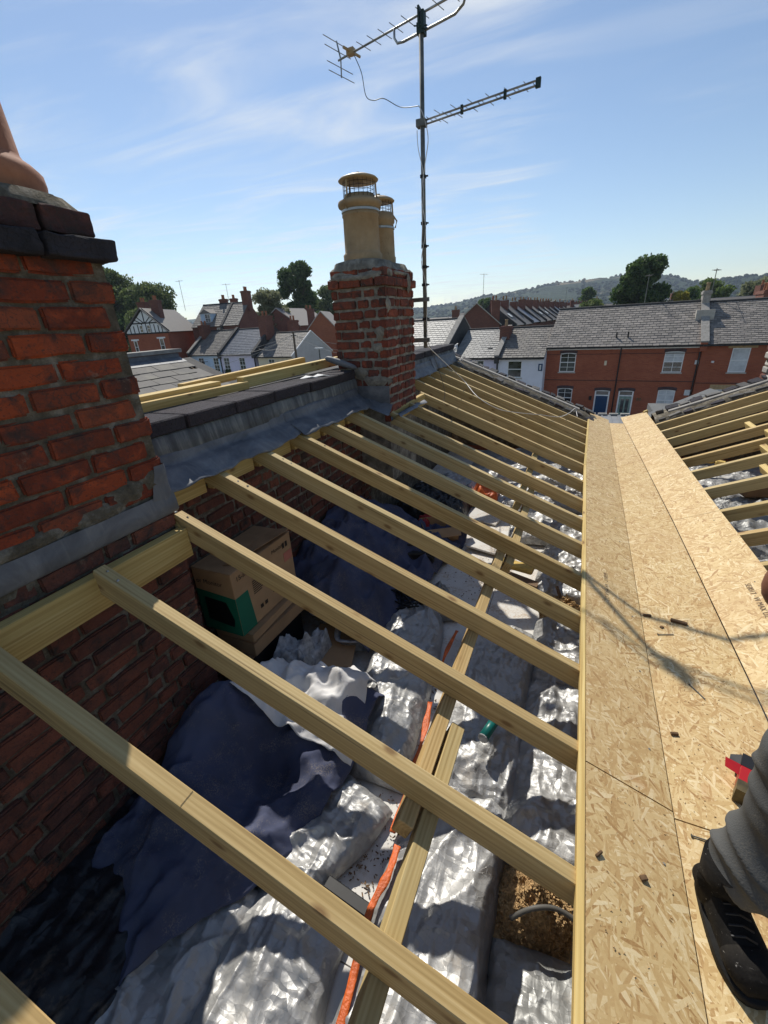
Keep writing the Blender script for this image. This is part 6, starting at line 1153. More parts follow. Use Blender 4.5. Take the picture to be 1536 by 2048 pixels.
MB().box(0, w2, -.02, -.005, 2.62, 2.66).build('cable_run', 'gutter_black', h2); MB().box(4.0, 4.6, -.12, 0, 4.55, 4.9).build('satellite_dish', 'label_white', h2)
parapet_h(h2, 0.0, 7, 5.1, 7.37, 'house_red', wd=.36, up_=.18, topmat='coping'); c_ = stack(h2, -0.02, 2.1, 1.0, 0.5, 6.1, 6.95, 'stone_pale', 0, band=False); c_ = stack(h2, 0.0, 3.5, .42, 0.9, 7.3, 8.1, 'coping', 1, 'pot_buff')
stack(h2, 3.6, 5.5, 0.7, 2.2, 6.0, 7.9, 'house_dark', 3, 'pot_red'); 
# white rendered house and pale-slated neighbours
h3 = mk('terraced_house', 'small white rendered house with one sash window left of the wide red house', (-5.75, 35.05), -6.0); w3 = 3.35
o_ = (0.74, 1.80, 2.96, 4.17); front_wall(h3, w3, 4.5, [o_], 'render_white'); gable_body(h3, w3, 6.4, 4.5, 6.35, 'render_white'); roof_pair(h3, w3, 6.4, 4.5, 6.35, 'slate_brown', 15, .36, seed=3); sash(h3, *o_, bars=(1, 1)); gutter(h3, w3, 4.5); pipe(h3, -0.05, 0, 4.3, r=.06)
MB().box(2.98, 3.28, -.03, 0, 3.45, 3.95).build('wall_sign', 'door_blue', h3); MB().box(3.07, 3.19, -.036, -.031, 3.53, 3.87).build('sign_face', 'label_white', h3)
stack(h3, -0.1, 2.2, .75, .85, 5.2, 6.55, 'house_dark', 1, 'pot_buff'); parapet_h(h3, -.1, 6.4, 4.5, 6.35, 'coping_dark', wd=.3, up_=.16, topmat='coping')
h4 = mk('terraced_house', 'small lilac rendered house with bright slate roof left of the brick chimney stack', (-9.45, 35.75), -9.0); w4 = 3.6
o_ = (1.6, 2.6, 2.9, 4.2); front_wall(h4, w4, 4.5, [o_], 'render_lilac'); gable_body(h4, w4, 6.4, 4.5, 6.35, 'render_lilac'); roof_pair(h4, w4, 6.4, 4.5, 6.35, 'slate_pale', 15, .36, seed=4); sash(h4, *o_); gutter(h4, w4, 4.5); MB().box(2.6, 2.95, .8, 1.0, 4.97, 5.06).build('roof_vent', 'gutter_black', h4)
h5 = mk('terraced_house', 'taller house with pale slate roof and coped gable behind the aerial mast', (-17.0, 36.4), -8.0); w5 = 7.0
front_wall(h5, w5, 5.0, [(1, 2, 3.2, 4.5), (4.5, 5.5, 3.2, 4.5)], 'render_grey'); gable_body(h5, w5, 7, 5.0, 7.25, 'render_grey'); roof_pair(h5, w5, 7, 5.0, 7.25, 'slate_pale', 16, .40, seed=5); parapet_h(h5, w5, 7, 5.0, 7.25, 'coping_dark', wd=.36, up_=.16, topmat='coping'); gutter(h5, w5, 5.0)
for o_ in ((1, 2, 3.2, 4.5), (4.5, 5.5, 3.2, 4.5)): sash(h5, *o_)
# pastel row on the left
ANG = -8.2
def along(s): return (-44.28+s*math.cos(R(ANG)), 42.02+s*math.sin(R(ANG)))
def pastel(label, s0, w, eave, rz_, wall, roofm, wins, seed, right_par=True, left_par=False):
    h = mk('terraced_house', label, along(s0), ANG); front_wall(h, w, eave, wins, wall); gable_body(h, w, 6.6, eave, rz_, wall); roof_pair(h, w, 6.6, eave, rz_, roofm, 16, .30, seed=seed); gutter(h, w, eave)
    for o_ in wins: sash(h, *o_, bars=(2, 2))
    if right_par: parapet_h(h, w, 6.6, eave, rz_, 'coping_dark', wd=.4, up_=.30); pipe(h, w, 0, eave-.2, r=.06)
    if left_par: parapet_h(h, 0, 6.6, eave, rz_, 'coping_dark', wd=.4, up_=.30, topmat='coping')
    return h
hb = pastel('pale blue rendered house with mossy roof, leftmost of the pastel row', 0, 5.55, 5.0, 7.45, 'render_blue', 'slate_brown', [(1.4, 2.43, 3.14, 4.55), (4.13, 5.1, 2.97, 4.55)], 11, True, True); stack(hb, 0.35, 2.6, .9, 1.1, 5.8, 8.2, 'house_dark', 2)
MB().box(3.05, 3.1, -.5, 0, 4.1, 4.16).build('sign_arm', 'gutter_black', hb); MB().box(3.0, 3.15, -.6, -.5, 3.9, 4.2).build('wall_lamp', 'gutter_black', hb); MB().box(.55, .75, -.02, 0, 3.8, 4.1).build('house_plate', 'print_pink', hb)
hl = pastel('lilac rendered house with blue slate roof in the middle of the pastel row', 5.6, 5.65, 5.0, 7.45, 'render_lilac', 'slate_blue', [(0.40, 1.38, 2.93, 4.55), (3.05, 4.0, 2.89, 4.55)], 12); stack(hl, 5.5, 2.6, 1.1, 1.2, 6.2, 8.7, 'house_dark', 2)
rnd = random.Random(8)
for a in (0.35, 3.0):
    b = MB()
    for _ in range(160): p = Vector((a+rnd.uniform(0, 1.1), -.12+rnd.uniform(-.1, .1), 2.93+rnd.uniform(-.12, .3))); b.box(-.04, .04, -.004, .004, -.03, .03, Matrix.Translation(p) @ Euler((rnd.random()*6, rnd.random()*6, rnd.random()*6)).to_matrix().to_4x4())
    tag(b.build('window_box_flowers', 'leaf_dark', hl), kind='stuff')
hc = pastel('cream rendered end house with grey gable in the pastel row', 11.75, 5.1, 4.7, 6.85, 'render_cream', 'slate_brown', [(1.55, 2.45, 2.9, 4.35)], 13, False); MB().prism([(-.02, 0), (-.02, 4.68), (3.3, 6.83), (6.62, 4.68), (6.62, 0)], lambda u, v: (5.101, u, v), lambda u, v: (5.14, u, v)).build('gable_render', 'render_grey', hc)
b = MB(); b.prism([(-.2, 4.58), (3.3, 6.86), (6.8, 4.58), (6.8, 4.70), (3.3, 6.98), (-.2, 4.70)], lambda u, v: (5.12, u, v), lambda u, v: (5.20, u, v)); b.build('barge_board', 'paint_white', hc); stack(hc, 0.9, 5.3, .9, 1.0, 5.5, 8.1, 'house_dark', 2)
# half-timbered house, brick terraces behind
ht = mk('gabled_house', 'half-timbered black and white gable over red brick at far left', (-49.1, 37.95), 24.0); gw = 4.75
gb = MB(); gb.prism([(0, 0), (0, 7.95), (gw/2, 10.15), (gw, 7.95), (gw, 0)], lambda u, v: (u, 0, v), lambda u, v: (u, 9, v)); gb.build('house_body', 'house_red', ht)
MB().prism([(0.05, 7.6), (0.05, 7.97), (gw/2, 10.08), (gw-.05, 7.97), (gw-.05, 7.6)], lambda u, v: (u, -.03, v), lambda u, v: (u, .0, v)).build('gable_panel', 'paint_white', ht)
def beam(a, c, wd_=.13): 
    a, c = Vector((a[0], -.06, a[1])), Vector((c[0], -.06, c[1])); d = (c-a).normalized(); n = Vector((-d.z, 0, d.x))*wd_/2; return MB().add([a-n, c-n, c+n, a+n, a-n+Vector((0, .03, 0)), c-n+Vector((0, .03, 0)), c+n+Vector((0, .03, 0)), a+n+Vector((0, .03, 0))], [(0, 1, 2, 3), (0, 4, 5, 1), (1, 5, 6, 2), (2, 6, 7, 3), (3, 7, 4, 0)]).build('timber_beam', 'timber_black', ht)
beam((-.15, 7.62), (gw+.15, 7.62), .16); beam((0.75, 8.72), (gw-.75, 8.72)); beam((-.25, 7.72), (gw/2, 10.22), .24); beam((gw+.25, 7.72), (gw/2, 10.22), .24)
for x in (0.55, 1.0, 1.5, 2.0, 2.45, 2.95, 3.4, 3.85, 4.25): beam((x, 7.65), (x, 8.05+min(x, gw-x)*.3+.1), .09)
beam((gw/2, 8.7), (gw/2, 10.0), .10); beam((gw/2-.1, 8.75), (gw/2-.75, 9.35), .09); beam((gw/2+.1, 8.75), (gw/2+.75, 9.35), .09); beam((gw/2-.5, 8.75), (gw/2-1.1, 9.1), .09); beam((gw/2+.5, 8.75), (gw/2+1.1, 9.1), .09)
b = MB(); b.add([(-.3, -.3, 7.68), (-.3, 9.2, 7.68), (gw/2, 9.2, 10.28), (gw/2, -.3, 10.28)], [(0, 1, 2, 3)]); b.add([(gw+.3, -.3, 7.68), (gw+.3, 9.2, 7.68), (gw/2, 9.2, 10.28), (gw/2, -.3, 10.28)], [(0, 1, 2, 3)]); o = b.build('roof', 'slate_brown', ht); o.modifiers.new('t', 'SOLIDIFY').thickness = .08
for o_ in ((.55, .95, 5.5, 6.9), (3.6, 4.1, 5.5, 7.0)): sash(ht, *o_, bars=(1, 1), dep=-.01, sill='paint_white'); MB().box(o_[0]-.25, o_[1]+.25, -.03, .0, o_[3]+.003, o_[3]+.16).build('lintel', 'paint_white', ht)
for o_ in ((1.7, 2.1, 7.72, 8.5), (2.55, 2.95, 7.72, 8.5)): sash(ht, *o_, bars=(1, 1), dep=-.07, sill=None, f=.05)
stack(ht, 1.1, 3.4, .9, 1.3, 7.6, 11.1, 'house_dark', 2); stack(ht, 3.0, 2.6, .9, 1.1, 8.5, 11.2, 'house_dark', 2)
ha = mk('terraced_house', 'dark brick house with dormer window right of the half-timbered gable', (-45.6, 44.6), 12.0); wa = 6.5
front_wall(ha, wa, 8.1, [(1.0, 1.8, 5.4, 7.0), (3.4, 4.1, 6.3, 7.8), (5.0, 5.7, 5.6, 6.9)], 'house_dark'); gable_body(ha, wa, 7, 8.1, 10.6, 'house_dark'); roof_pair(ha, wa, 7, 8.1, 10.6, 'slate_brown', 12, .45, seed=21); parapet_h(ha, 4.2, 7, 8.1, 10.6, 'coping_dark', wd=.3, up_=.15)
for o_ in ((1.0, 1.8, 5.4, 7.0), (3.4, 4.1, 6.3, 7.8), (5.0, 5.7, 5.6, 6.9)): sash(ha, *o_, bars=(2, 1))
dm = MB().box(1.1, 2.6, .6, 3.0, 8.4, 9.5).build('dormer', 'render_blue', ha); MB().prism([(1.0, 9.5), (1.85, 10.0), (2.7, 9.5)], lambda u, v: (u, .45, v), lambda u, v: (u, 3.2, v)).build('dormer_roof', 'slate_grey', dm); sash(ha, 1.75, 2.5, 8.5, 9.45, dep=.52, sill=None); stack(ha, 6.3, 3.5, .9, 1.0, 9.6, 11.9, 'house_dark', 2); stack(ha, 2.8, 3.9, .9, .7, 10.2, 11.2, 'house_dark', 2)
def gable_front(label, org, ang, w, depth, eave, rz_, wall, roofm, st=(), name='gabled_house'):
    h = mk(name, label, org, ang); MB().prism([(0, 0), (0, eave), (w/2, rz_), (w, eave), (w, 0)], lambda u, v: (u, 0, v), lambda u, v: (u, depth, v)).build('house_body', wall, h)
    s_ = (rz_-eave)/(w/2); b = MB(); b.add([(-.2, -.15, eave-.2*s_+.06), (-.2, depth, eave-.2*s_+.06), (w/2, depth, rz_+.06), (w/2, -.15, rz_+.06)], [(0, 1, 2, 3)]); b.add([(w+.2, -.15, eave-.2*s_+.06), (w+.2, depth, eave-.2*s_+.06), (w/2, depth, rz_+.06), (w/2, -.15, rz_+.06)], [(0, 1, 2, 3)]); o = b.build('roof', roofm, h); o.modifiers.new('t', 'SOLIDIFY').thickness = .07
    b = MB(); b.prism([(-.25, eave-.25*s_-.05), (w/2, rz_-.02), (w+.25, eave-.25*s_-.05), (w+.25, eave-.25*s_+.10), (w/2, rz_+.13), (-.25, eave-.25*s_+.10)], lambda u, v: (u, -.2, v), lambda u, v: (u, -.15, v)); b.build('barge_board', 'stone_pale', h)
    for a in st: stack(h, *a)
    return h, o
hg, ro1 = gable_front('brown brick gable with roof windows behind the pastel row', (-50.6, 52.4), 18.0, 6.2, 9, 8.0, 10.3, 'house_dark', 'slate_grey', [(4.2, 1.2, .9, .8, 8.5, 11.6, 'house_dark', 2)])
for x, y in ((4.3, 3.2), (5.0, 3.2), (4.6, 5.6), (5.3, 5.6)): MB().box(-.35, .35, -.5, .5, 0, .08, Matrix.Translation((x, y, 10.42-(x-3.1)*.742)) @ Matrix.Rotation(math.atan(.742), 4, 'Y')).build('roof_window', 'label_white', ro1)
gable_front('long slate roof behind the brown brick gable', (-49.0, 62.0), 6.0, 7.5, 12, 7.6, 10.2, 'house_dark', 'slate_grey', [(2.0, 2.0, .9, .8, 9, 11.5, 'house_dark', 2)])
gable_front('orange brick gable left of the middle chimney', (-36.0, 55.3), 20.0, 5.2, 8, 6.3, 9.1, 'house_orange', 'slate_grey', [(0.6, 3.0, .9, .9, 7, 9.6, 'house_dark', 2)])
gable_front('pale hipped slate roof below the tall tree', (-48.5, 69.0), 10.0, 5.5, 8, 7.2, 9.3, 'render_white', 'slate_pale', [(3.0, 3.0, .8, .8, 8.5, 10.3, 'house_dark', 2)])
gable_front('orange brick gable right of the lamp post in the side road', (-26.5, 48.5), 15.0, 5.0, 8, 5.4, 7.6, 'house_orange', 'slate_brown')
# long terraced row receding below the hill
gable_front('brown brick gable end of the long row below the hill', (-16.6, 62.6), 12, 6.2, 6.0, 6.3, 8.9, 'house_dark', 'slate_grey', [(0.3, 1.0, 1.0, 1.0, 6.3, 8.3, 'house_dark', 3, 'pot_buff'), (5.6, .8, 1.1, 1.2, 6.6, 9.1, 'house_dark', 3, 'pot_buff')])
rd = Vector((0.125, 0.992, 0)); rn = Vector((0.992, -0.125, 0)); rnd = random.Random(12)
def row_house(org, k, big):
    h = empty('row_house', org, math.atan2(-0.125, 0.992), label='small terraced house in the long row receding below the hill', cat='house', group='terraced houses receding below the hill'); W_, e, z = 7.0, 6.0+rnd.uniform(-.1, .1), 8.5+rnd.uniform(-.15, .15); L = 5.0
    MB().prism([(-W_/2, 0), (-W_/2, e), (0, z-.1), (W_/2, e), (W_/2, 0)], lambda u, v: (u, 0, v), lambda u, v: (u, L, v)).build('house_body', 'house_dark', h)
    b = MB(); b.add([(W_/2+.25, 0.1, e-.15), (W_/2+.25, L, e-.15), (0, L, z), (0, 0.1, z)], [(0, 1, 2, 3)]); b.add([(-W_/2-.25, 0.1, e-.15), (-W_/2-.25, L, e-.15), (0, L, z), (0, 0.1, z)], [(0, 1, 2, 3)]); ro = b.build('roof', rnd.choice(['slate_grey', 'slate_blue', 'slate_brown']), h); ro.modifiers.new('t', 'SOLIDIFY').thickness = .06
    b = MB(); b.prism([(-W_/2-.3, e-.3), (-W_/2-.3, e+.1), (0, z+.30), (W_/2+.3, e+.1), (W_/2+.3, e-.3)], lambda u, v: (u, -.2, v), lambda u, v: (u, .2, v)); b.build('parapet', 'coping_dark', h)
    if rnd.random() < .35: MB().box(-.4, .4, -.5, .5, 0, .08, Matrix.Translation((2.0, 2.6, z-2.0*(z-e)/3.6+.05)) @ Matrix.Rotation(math.atan((z-e)/3.6), 4, 'Y')).build('roof_window', 'label_white', h)
    c = MB().box(-.1, 1.0, -.35, .35, z-.8, z+.75+rnd.uniform(-.1, .2)).build('chimney', 'house_dark', h)
    for q in range(2 if big else 1): MB().lathe([(.14, 0), (.11, .45), (.14, .5), (.08, .52)], (.2+q*.45, 0, z+.8), 8).build('pot', rnd.choice(['pot_buff', 'pot_red']), c, True)
for k in range(22): row_house(Vector((-12.6, 68.5, 0))+rd*(k*5.1), k, k < 8)
for k in range(9):
    h = empty('row_house', (-30+k*5.4, 118+k*1.0, 0), 0.1, label='distant slate-roofed house showing between the chimneys at the foot of the hill', cat='house', group='distant houses at the foot of the hill'); e, z = 6.0, 8.3+0.15*(k % 3)
    MB().prism([(0, 0), (0, e), (3.5, z-.1), (7, e), (7, 0)], lambda u, v: (0, u, v), lambda u, v: (5.3, u, v)).build('house_body', 'house_dark', h); b = MB(); b.add([(0, -.2, e-.1), (5.3, -.2, e-.1), (5.3, 3.5, z), (0, 3.5, z)], [(0, 1, 2, 3)]); b.add([(0, 7.2, e-.1), (5.3, 7.2, e-.1), (5.3, 3.5, z), (0, 3.5, z)], [(0, 1, 2, 3)]); o = b.build('roof', ['slate_grey', 'slate_brown', 'slate_pale'][k % 3], h); o.modifiers.new('t', 'SOLIDIFY').thickness = .05
    c = MB().box(4.9, 5.7, 3, 4, z-.5, z+1.1).build('chimney', 'house_dark', h); MB().lathe([(.14, 0), (.11, .45), (.14, .5)], (5.3, 3.5, z+1.1), 8).build('pot', 'pot_buff', c)
for k in range(8):
    h = empty('row_house', (13+k*5.6, 60+k*2.5, 0), 0.25, label='slate-roofed house showing behind the ridge at the right', cat='house', group='houses behind the right ridge'); e, z = 5.6, 7.75+.25*(k % 2)
    MB().prism([(0, 0), (0, e), (3.5, z-.1), (7, e), (7, 0)], lambda u, v: (0, u, v), lambda u, v: (5.3, u, v)).build('house_body', 'house_dark', h); b = MB(); b.add([(0, -.2, e-.1), (5.3, -.2, e-.1), (5.3, 3.5, z), (0, 3.5, z)], [(0, 1, 2, 3)]); b.add([(0, 7.2, e-.1), (5.3, 7.2, e-.1), (5.3, 3.5, z), (0, 3.5, z)], [(0, 1, 2, 3)]); o = b.build('roof', 'slate_grey', h); o.modifiers.new('t', 'SOLIDIFY').thickness = .05
    c = MB().box(4.9, 5.7, 3, 4, z-.5, z+1.0).build('chimney', 'house_dark', h); MB().lathe([(.14, 0), (.11, .45), (.14, .5)], (5.3, 3.5, z+1.0), 8).build('pot', 'pot_red', c)

# street furniture
tp = empty('telegraph_pole', (-23.4, 34.2, 0), label='wooden telegraph pole with fanned wires in front of the cream house', cat='pole'); MB().tube([(0, 0, 0), (0, 0, 6.95)], [.14, .09], 10).build('pole_shaft', 'pole_wood', tp); MB().lathe([(.22, 0), (.22, .06), (.05, .1)], (0, 0, 6.7), 12).build('wire_ring', 'gutter_black', tp)
for k, e in enumerate(((-12, -6, 4.9), (-14, 6, 4.9), (-8, 8, 4.9), (-5, -8, 4.7), (6, 3, 5.0), (9, -3, 5.0), (4, -10, 6.2), (10, 5, 5.2))):
    pts = [Vector((0, 0, 6.75)).lerp(Vector(e), t_/8)+Vector((0, 0, -0.5*4*(t_/8)*(1-t_/8))) for t_ in range(9)]; MB().tube(pts, .012, 4).build('wire', 'stone_pale', tp)
lp = empty('street_lamp', (-18.5, 30.2, 0), label='grey street lamp in front of the grey gable', cat='street lamp'); MB().tube([(0, 0, 0), (0, 0, 5.75)], [.07, .05], 8).build('lamp_post', 'mast_steel', lp); o = MB().box(-.35, .35, -.1, .1, 5.72, 5.84).build('lamp_head', 'label_white', lp); bevel(o.data, .03)
# aerials on far chimneys
for i, (x, y, z, hh) in enumerate(((-46.5, 45.0, 10.8, 2.6), (-45.0, 51.5, 11.4, 1.8), (-12.6, 62.5, 8.9, 3.4), (7.6, 38.5, 7.5, 1.9), (3.8, 39.3, 7.45, 2.0), (-4, 100, 8.5, 3), (2, 130, 8.6, 3))):
    a = empty('roof_aerial', (x, y, z), 0.4*i, label=['thin aerial on the dormer house', 'forked aerial on the brown brick gable', 'tall pole aerial on the brick gable below the hill', 'aerial by the grey chimney at the right', 'aerial on the wide red house ridge', 'thin aerial in the long row', 'far thin aerial in the long row'][i], cat='aerial'); MB().tube([(0, 0, -.8), (0, 0, hh)], .025, 6).build('pole', 'mast_steel', a)
    b = MB(); b.tube([(-.6, 0, hh-.1), (.6, 0, hh-.1)], .015, 5).build('boom', 'mast_steel', a)
    for k in range(5): MB().tube([(-.5+k*.25, -.2, hh-.1), (-.5+k*.25, .2, hh-.1)], .009, 4).build('element', 'mast_steel', a)
# outbuildings, wall and car in front of the red houses
sh = mk('outbuilding', 'low outbuilding with ribbed grey metal roof beyond the gutter end', (-3.6, 17.2), 3, 'shed'); MB().box(0, 5.9, 0.2, 3.0, 0, 2.85).build('shed_wall', 'house_dark', sh); o = MB().add([(-.1, 0, 2.85), (6.0, 0, 2.85), (6.0, 3.2, 3.22), (-.1, 3.2, 3.22)], [(0, 1, 2, 3)]).build('roof', 'metal_roof', sh); o.modifiers.new('t', 'SOLIDIFY').thickness = .05
for k in range(20): M4 = Matrix.Translation((k*.305, 0, 2.855)) @ Matrix.Rotation(math.atan(.37/3.2), 4, 'X'); MB().box(-.02, .02, 0, 3.2, 0, .035, M4).build('roof_rib', 'metal_roof', sh)
b = MB(); 
for k in range(14): MB().box(k*.43, k*.43+.34, 3.1, 3.2, 3.23, 3.30).build('ridge_block', 'stone_pale', sh)
sr = mk('outbuilding', 'grey slate lean-to roof beyond the right slope', (0.75, 9.2), 0, 'shed')
o = MB().add([(0.25, -0.1, 5.42), (0.62, -0.1, 5.42), (2.35, 3.3, 5.48), (2.25, 3.9, 5.46), (0.6, 0.9, 5.40)], [(0, 1, 2, 3, 4)]).build('roof', 'felt', sr); m = o.modifiers.new('t', 'SOLIDIFY'); m.thickness = .12
for k in range(9): t_ = k/9; MB().tube([(0.25+0.35*t_+1.65*t_*0.9, -0.1+1.0*t_+2.8*t_*.9, 5.425+.03*t_), (0.62+1.73*t_, -.1+3.4*t_, 5.426+.05*t_)], .006, 4).build('roof_seam', 'coping_dark', sr)
MB().box(0.9, 2.2, 1.9, 3.2, 0, 5.2).build('shed_wall', 'felt', sr)
wl = tag(MB().box(2.3, 6.4, 20.2, 20.45, 0, 2.55).build('garden_wall', 'paint_white'), 'white coped garden wall beyond the outbuilding', 'wall')
gp = tag(MB().box(1.95, 2.4, 19.9, 20.35, 0, 2.75).build('gate_pier', 'render_white'), 'white gate pier with brown cap beside the parked car', 'pier'); MB().box(1.88, 2.47, 19.83, 20.42, 2.753, 2.87).build('pier_cap', 'house_dark', gp)
car = mk('parked_car', 'white car parked in front of the red houses, only its roof showing', (-0.2, 27.2), -4, 'car')
prof = [(0, .55), (.05, .85), (.9, .98), (1.55, 1.48), (2.9, 1.52), (3.75, 1.05), (4.15, .98), (4.2, .5), (4.2, .3), (0, .3)]
MB().prism(prof, lambda u, v: (u, .0, v), lambda u, v: (u, 1.72, v)).build('body', 'car_white', car); MB().prism([(1.05, 1.02), (1.6, 1.43), (2.85, 1.46), (3.5, 1.08)], lambda u, v: (u, -.01, v), lambda u, v: (u, 1.73, v)).build('side_glass', 'car_glass', car)
for x in (.85, 3.35):
    for y in (0.0, 1.55): wh = MB().lathe([(.31, -.1), (.31, .1), (.2, .1), (.2, -.1)], (0, 0, 0), 18).build('wheel', 'rubber', car); wh.matrix_local = Matrix.Translation((x, y+.085, .31)) @ Matrix.Rotation(R(90), 4, 'X')
for y in (.15, 1.3): MB().box(-.01, .06, y, y+.28, .68, .82).build('headlight', 'label_white', car)
for k, (x, c_) in enumerate(((0.75, 'door_blue'), (1.55, 'print_green'))): o = tag(MB().box(0, .55, 0, .6, 0, 1.05).build('wheelie_bin', c_), ['dark blue wheelie bin by the blue door', 'dark green wheelie bin by the blue door'][k], 'bin'); o.location = (x-2.2, 33.6, .12); bevel(o.data, .03)

# trees
def tree(label, x, y, base, h, rx, seed, leafm, dens=1.0, lobes=None, ls=0.5, name='broadleaf_tree', trunk=True):
    rnd = random.Random(seed); t = empty(name, (x, y, base), label=label, cat='tree')
    b = MB(); b.tube([(0, 0, 0), (.1, 0, h*.35), (0, .1, h*.8)], [h*.025+.1, h*.018+.06, .05], 8)
    for k in range(9):
        a = rnd.uniform(0, 6.28); z = h*rnd.uniform(.3, .65); L = rx*rnd.uniform(.4, .8); b.tube([(0, 0, z), (L*.5*math.cos(a), L*.5*math.sin(a), z+L*.35), (L*math.cos(a), L*math.sin(a), z+L*.8)], [.12, .08, .03], 5)
    b.build('trunk', 'bark', t)
    if lobes is None:
        lobes = []
        for k in range(80):
            a = rnd.uniform(0, 6.28); zz = rnd.random(); r = rx*math.sin(math.pi*(0.14+0.78*zz))**0.7*rnd.uniform(.15, .85); lobes.append((r*math.cos(a), r*math.sin(a), h*(.16+.77*zz), rx*rnd.uniform(.15, .33)))
    vs = []; fs = []
    for lx, ly, lz, lr in lobes:
        n = int(dens*80*(lr/ls)**1.6)
        for _ in range(n):
            d = Vector((rnd.gauss(0, 1), rnd.gauss(0, 1), rnd.gauss(0, 1))).normalized(); q = lr*(rnd.random()**0.45)*(1+.25*noise.noise(d*2+Vector((lx, ly, lz)))); c = Vector((lx, ly, lz))+Vector((d.x, d.y, d.z*.8))*q; s = ls*rnd.uniform(.25, .6)
            e = Euler((rnd.uniform(0, 6.28), rnd.uniform(0, 6.28), 0)).to_matrix(); a_, b_ = e @ Vector((s, 0, 0)), e @ Vector((0, s*.6, 0)); i = len(vs); vs += [c-a_, c-b_, c+a_, c+b_]; fs.append((i, i+1, i+2, i+3))
    MB().add(vs, fs).build('crown', leafm, t); return t
tree('broad green tree at far left behind the half-timbered gable', -80.5, 68.5, 0, 17.0, 7.5, 1, 'leaf_mid', ls=.6)
tree('tall dark tree partly hidden by the near chimney', -90.0, 68.0, 0, 20.5, 8, 2, 'leaf_mid', ls=.6)
tree('low dark hedge tree beside the near chimney', -84.0, 62.5, 0, 11.5, 5.5, 3, 'leaf_dark', ls=.6)
tree('bushy tree filling the gap left of the half-timbered gable', -72, 60, 0, 12, 5, 31, 'leaf_mid', ls=.6)
tree('tallest dark green tree left of the middle chimney', -60.0, 91.5, 0, 21.0, 5.8, 4, 'leaf_dark', 1.5, ls=.6)
tree('grey-green tree in front of the tallest tree', -47.5, 64.0, 0, 13.2, 4.4, 5, 'leaf_olive', .8, ls=.45)
tree('loose tree just left of the middle chimney', -66.5, 116, 0, 17.5, 5.0, 6, 'leaf_mid', .7, ls=.7)
tree('second loose tree left of the middle chimney', -72.5, 117, 0, 16.0, 4.0, 7, 'leaf_dark', .7, ls=.7)
tree('round dark tree standing behind the wide red house', 8.6, 95.0, 0, 15.6, 4.7, 8, 'leaf_dark', 1.2, ls=.55)
tree('low green trees left of the round dark tree', 0.8, 100, 0, 9.6, 3.2, 9, 'leaf_mid', ls=.6)
tree('bright green tree right of the round dark tree', 28.5, 146, 0, 13.0, 5.5, 10, 'leaf_light', .8, ls=.8)
tree('yellow-leaved bush behind the red house ridge', 13.8, 91.0, 0, 9.4, 2.6, 11, 'leaf_yellow', ls=.45)
tree('olive tree at the right picture edge', 40, 150, 0, 12.5, 6, 12, 'leaf_olive', .8, ls=.8)
tree('dark tree between the bright green tree and the yellow bush', 20.5, 120, 0, 10.5, 4, 13, 'leaf_dark', .8, ls=.7)
tree('small dark tree above the long row', -0.5, 180, 0, 14.5, 4, 14, 'leaf_dark', .8, ls=.9)
tree('small dark tree above the distant roofs by the mast', -32, 160, 0, 13.0, 4, 15, 'leaf_dark', .8, ls=.9)
tree('dark treetop behind the dormer house', -61, 70, 0, 11.2, 3, 16, 'leaf_dark', .8, ls=.6)

# hills with woodland
HT = [(-1400, 92), (-1100, 96), (-900, 86), (-700, 74), (-560, 52), (-480, 68), (-400, 88), (-250, 99), (-100, 110), (60, 118), (150, 116), (230, 98), (300, 82), (400, 92), (600, 106), (900, 120), (1500, 130)]
b = MB(); vs = []; NX, NY = 260, 46
for i in range(NX+1):
    x = -1700+3400*i/NX
    for j in range(NY+1):
        t_ = j/NY; y = 900+1500*t_; ridge_y = t_; hx = lerp([(-2000, 90)]+HT+[(3000, 160)], x*1700/y)
        prof_ = math.sin(min(1, t_/0.62)*math.pi/2)**1.5; z = hx*prof_*1.0 if t_ < .62 else hx*(1-(t_-.62)*.4)
        z *= 0.77+0.18*fbm(Vector((x*.004, y*.004, 1)), 4); z += 6*max(0, fbm(Vector((x*.03, y*.03, 5)), 3))*prof_
        vs.append((x, y, z-2))
b.add(vs, [(i*(NY+1)+j, (i+1)*(NY+1)+j, (i+1)*(NY+1)+j+1, i*(NY+1)+j+1) for i in range(NX) for j in range(NY)]); tag(b.build('hills', 'hillside', None, True), kind='structure')
# woodland on the hills: nobody could count it
rnd = random.Random(77); b = MB(); me_h = vs
for _ in range(8000):
    i = rnd.randrange(20, NX-20); j = rnd.randrange(3, 34); p = Vector(vs[i*(NY+1)+j]); p.x += rnd.uniform(-7, 7); p.y += rnd.uniform(-16, 16)
    if noise.noise(Vector((p.x*.006, p.y*.009, 4))) < -0.12: continue
    r_ = rnd.uniform(3, 6.5); n = 6; rings = [(r_*.75, 0), (r_, r_*.5), (r_*.7, r_*1.05), (0.01, r_*1.3)]; q = []
    for rr, zz in rings: q += [(p.x+rr*rnd.uniform(.8, 1.2)*math.cos(6.283*k/n), p.y+rr*rnd.uniform(.8, 1.2)*math.sin(6.283*k/n), p.z-1+zz) for k in range(n)]
    b.add(q, [(a*n+k, a*n+(k+1) % n, (a+1)*n+(k+1) % n, (a+1)*n+k) for a in range(3) for k in range(n)])
tag(b.build('woodland', 'hillside', None, False), 'dense woodland covering the distant hills', 'woodland', kind='stuff')
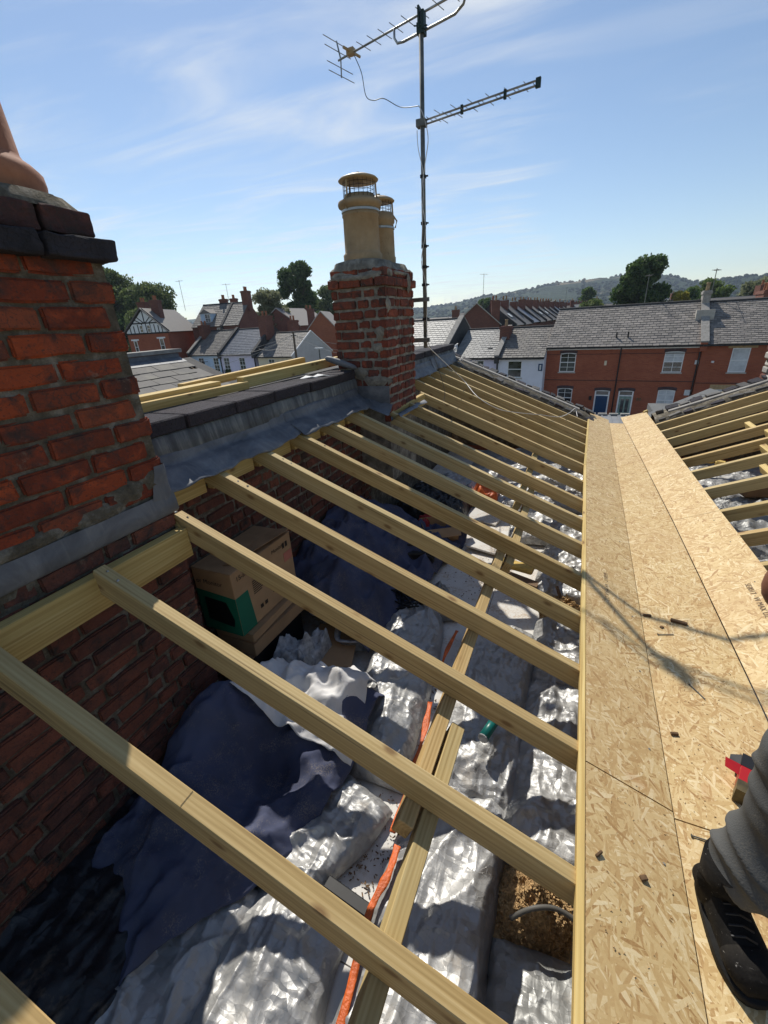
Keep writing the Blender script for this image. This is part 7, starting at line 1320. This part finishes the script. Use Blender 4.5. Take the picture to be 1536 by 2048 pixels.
# low trees and roofs filling the middle distance
b = MB(); rnd = random.Random(5)
for _ in range(1400):
    y = rnd.uniform(190, 880); x = rnd.uniform(-1.0, 0.42)*y; r_ = rnd.uniform(2.5, 4.5); n = 6; q = []
    for rr, zz in ((r_*.7, 0), (r_, r_*.8), (r_*.75, r_*1.5), (.01, r_*1.9)): q += [(x+rr*rnd.uniform(.75, 1.25)*math.cos(6.283*k/n), y+rr*rnd.uniform(.75, 1.25)*math.sin(6.283*k/n), zz-1) for k in range(n)]
    b.add(q, [(a*n+k, a*n+(k+1) % n, (a+1)*n+(k+1) % n, (a+1)*n+k) for a in range(3) for k in range(n)])
tag(b.build('distant_trees', 'hillside', None, False), 'mass of distant trees between the town and the hills', 'trees', kind='stuff')
b = MB(); 
for _ in range(900):
    y = rnd.uniform(200, 800); x = rnd.uniform(-1.0, 0.42)*y; a = rnd.uniform(-.4, .4); M4 = Matrix.Translation((x, y, 0)) @ Matrix.Rotation(a, 4, 'Z'); L = rnd.uniform(8, 22); b.add([M4 @ Vector(v) for v in [(0, 0, 4.8), (L, 0, 4.8), (L, 4, 7.6), (0, 4, 7.6), (L, 8, 4.8), (0, 8, 4.8), (0, 0, 0), (L, 0, 0), (L, 8, 0), (0, 8, 0)]], [(0, 1, 2, 3), (3, 2, 4, 5), (6, 7, 1, 0), (0, 3, 5, 9, 6), (7, 8, 4, 2, 1)])
tag(b.build('distant_roofs', 'slate_brown', None, False), 'mass of distant rooftops merging towards the hills', 'rooftops', kind='stuff')

# the air between here and the hills
hz = tag(MB().box(-2600, 2600, -300, 2600, -3, 165).build('haze', None), 'thin blue summer haze over the town', 'haze', kind='stuff')
hm = bpy.data.materials.new('haze'); hm.use_nodes = True; hm.node_tree.nodes.clear(); ho = hm.node_tree.nodes.new('ShaderNodeOutputMaterial'); pv = hm.node_tree.nodes.new('ShaderNodeVolumePrincipled')
pv.inputs['Color'].default_value = (0.70, 0.82, 1.0, 1); pv.inputs['Density'].default_value = 0.00016; pv.inputs['Anisotropy'].default_value = 0.35; hm.node_tree.links.new(pv.outputs[0], ho.inputs['Volume']); hz.data.materials.append(hm)
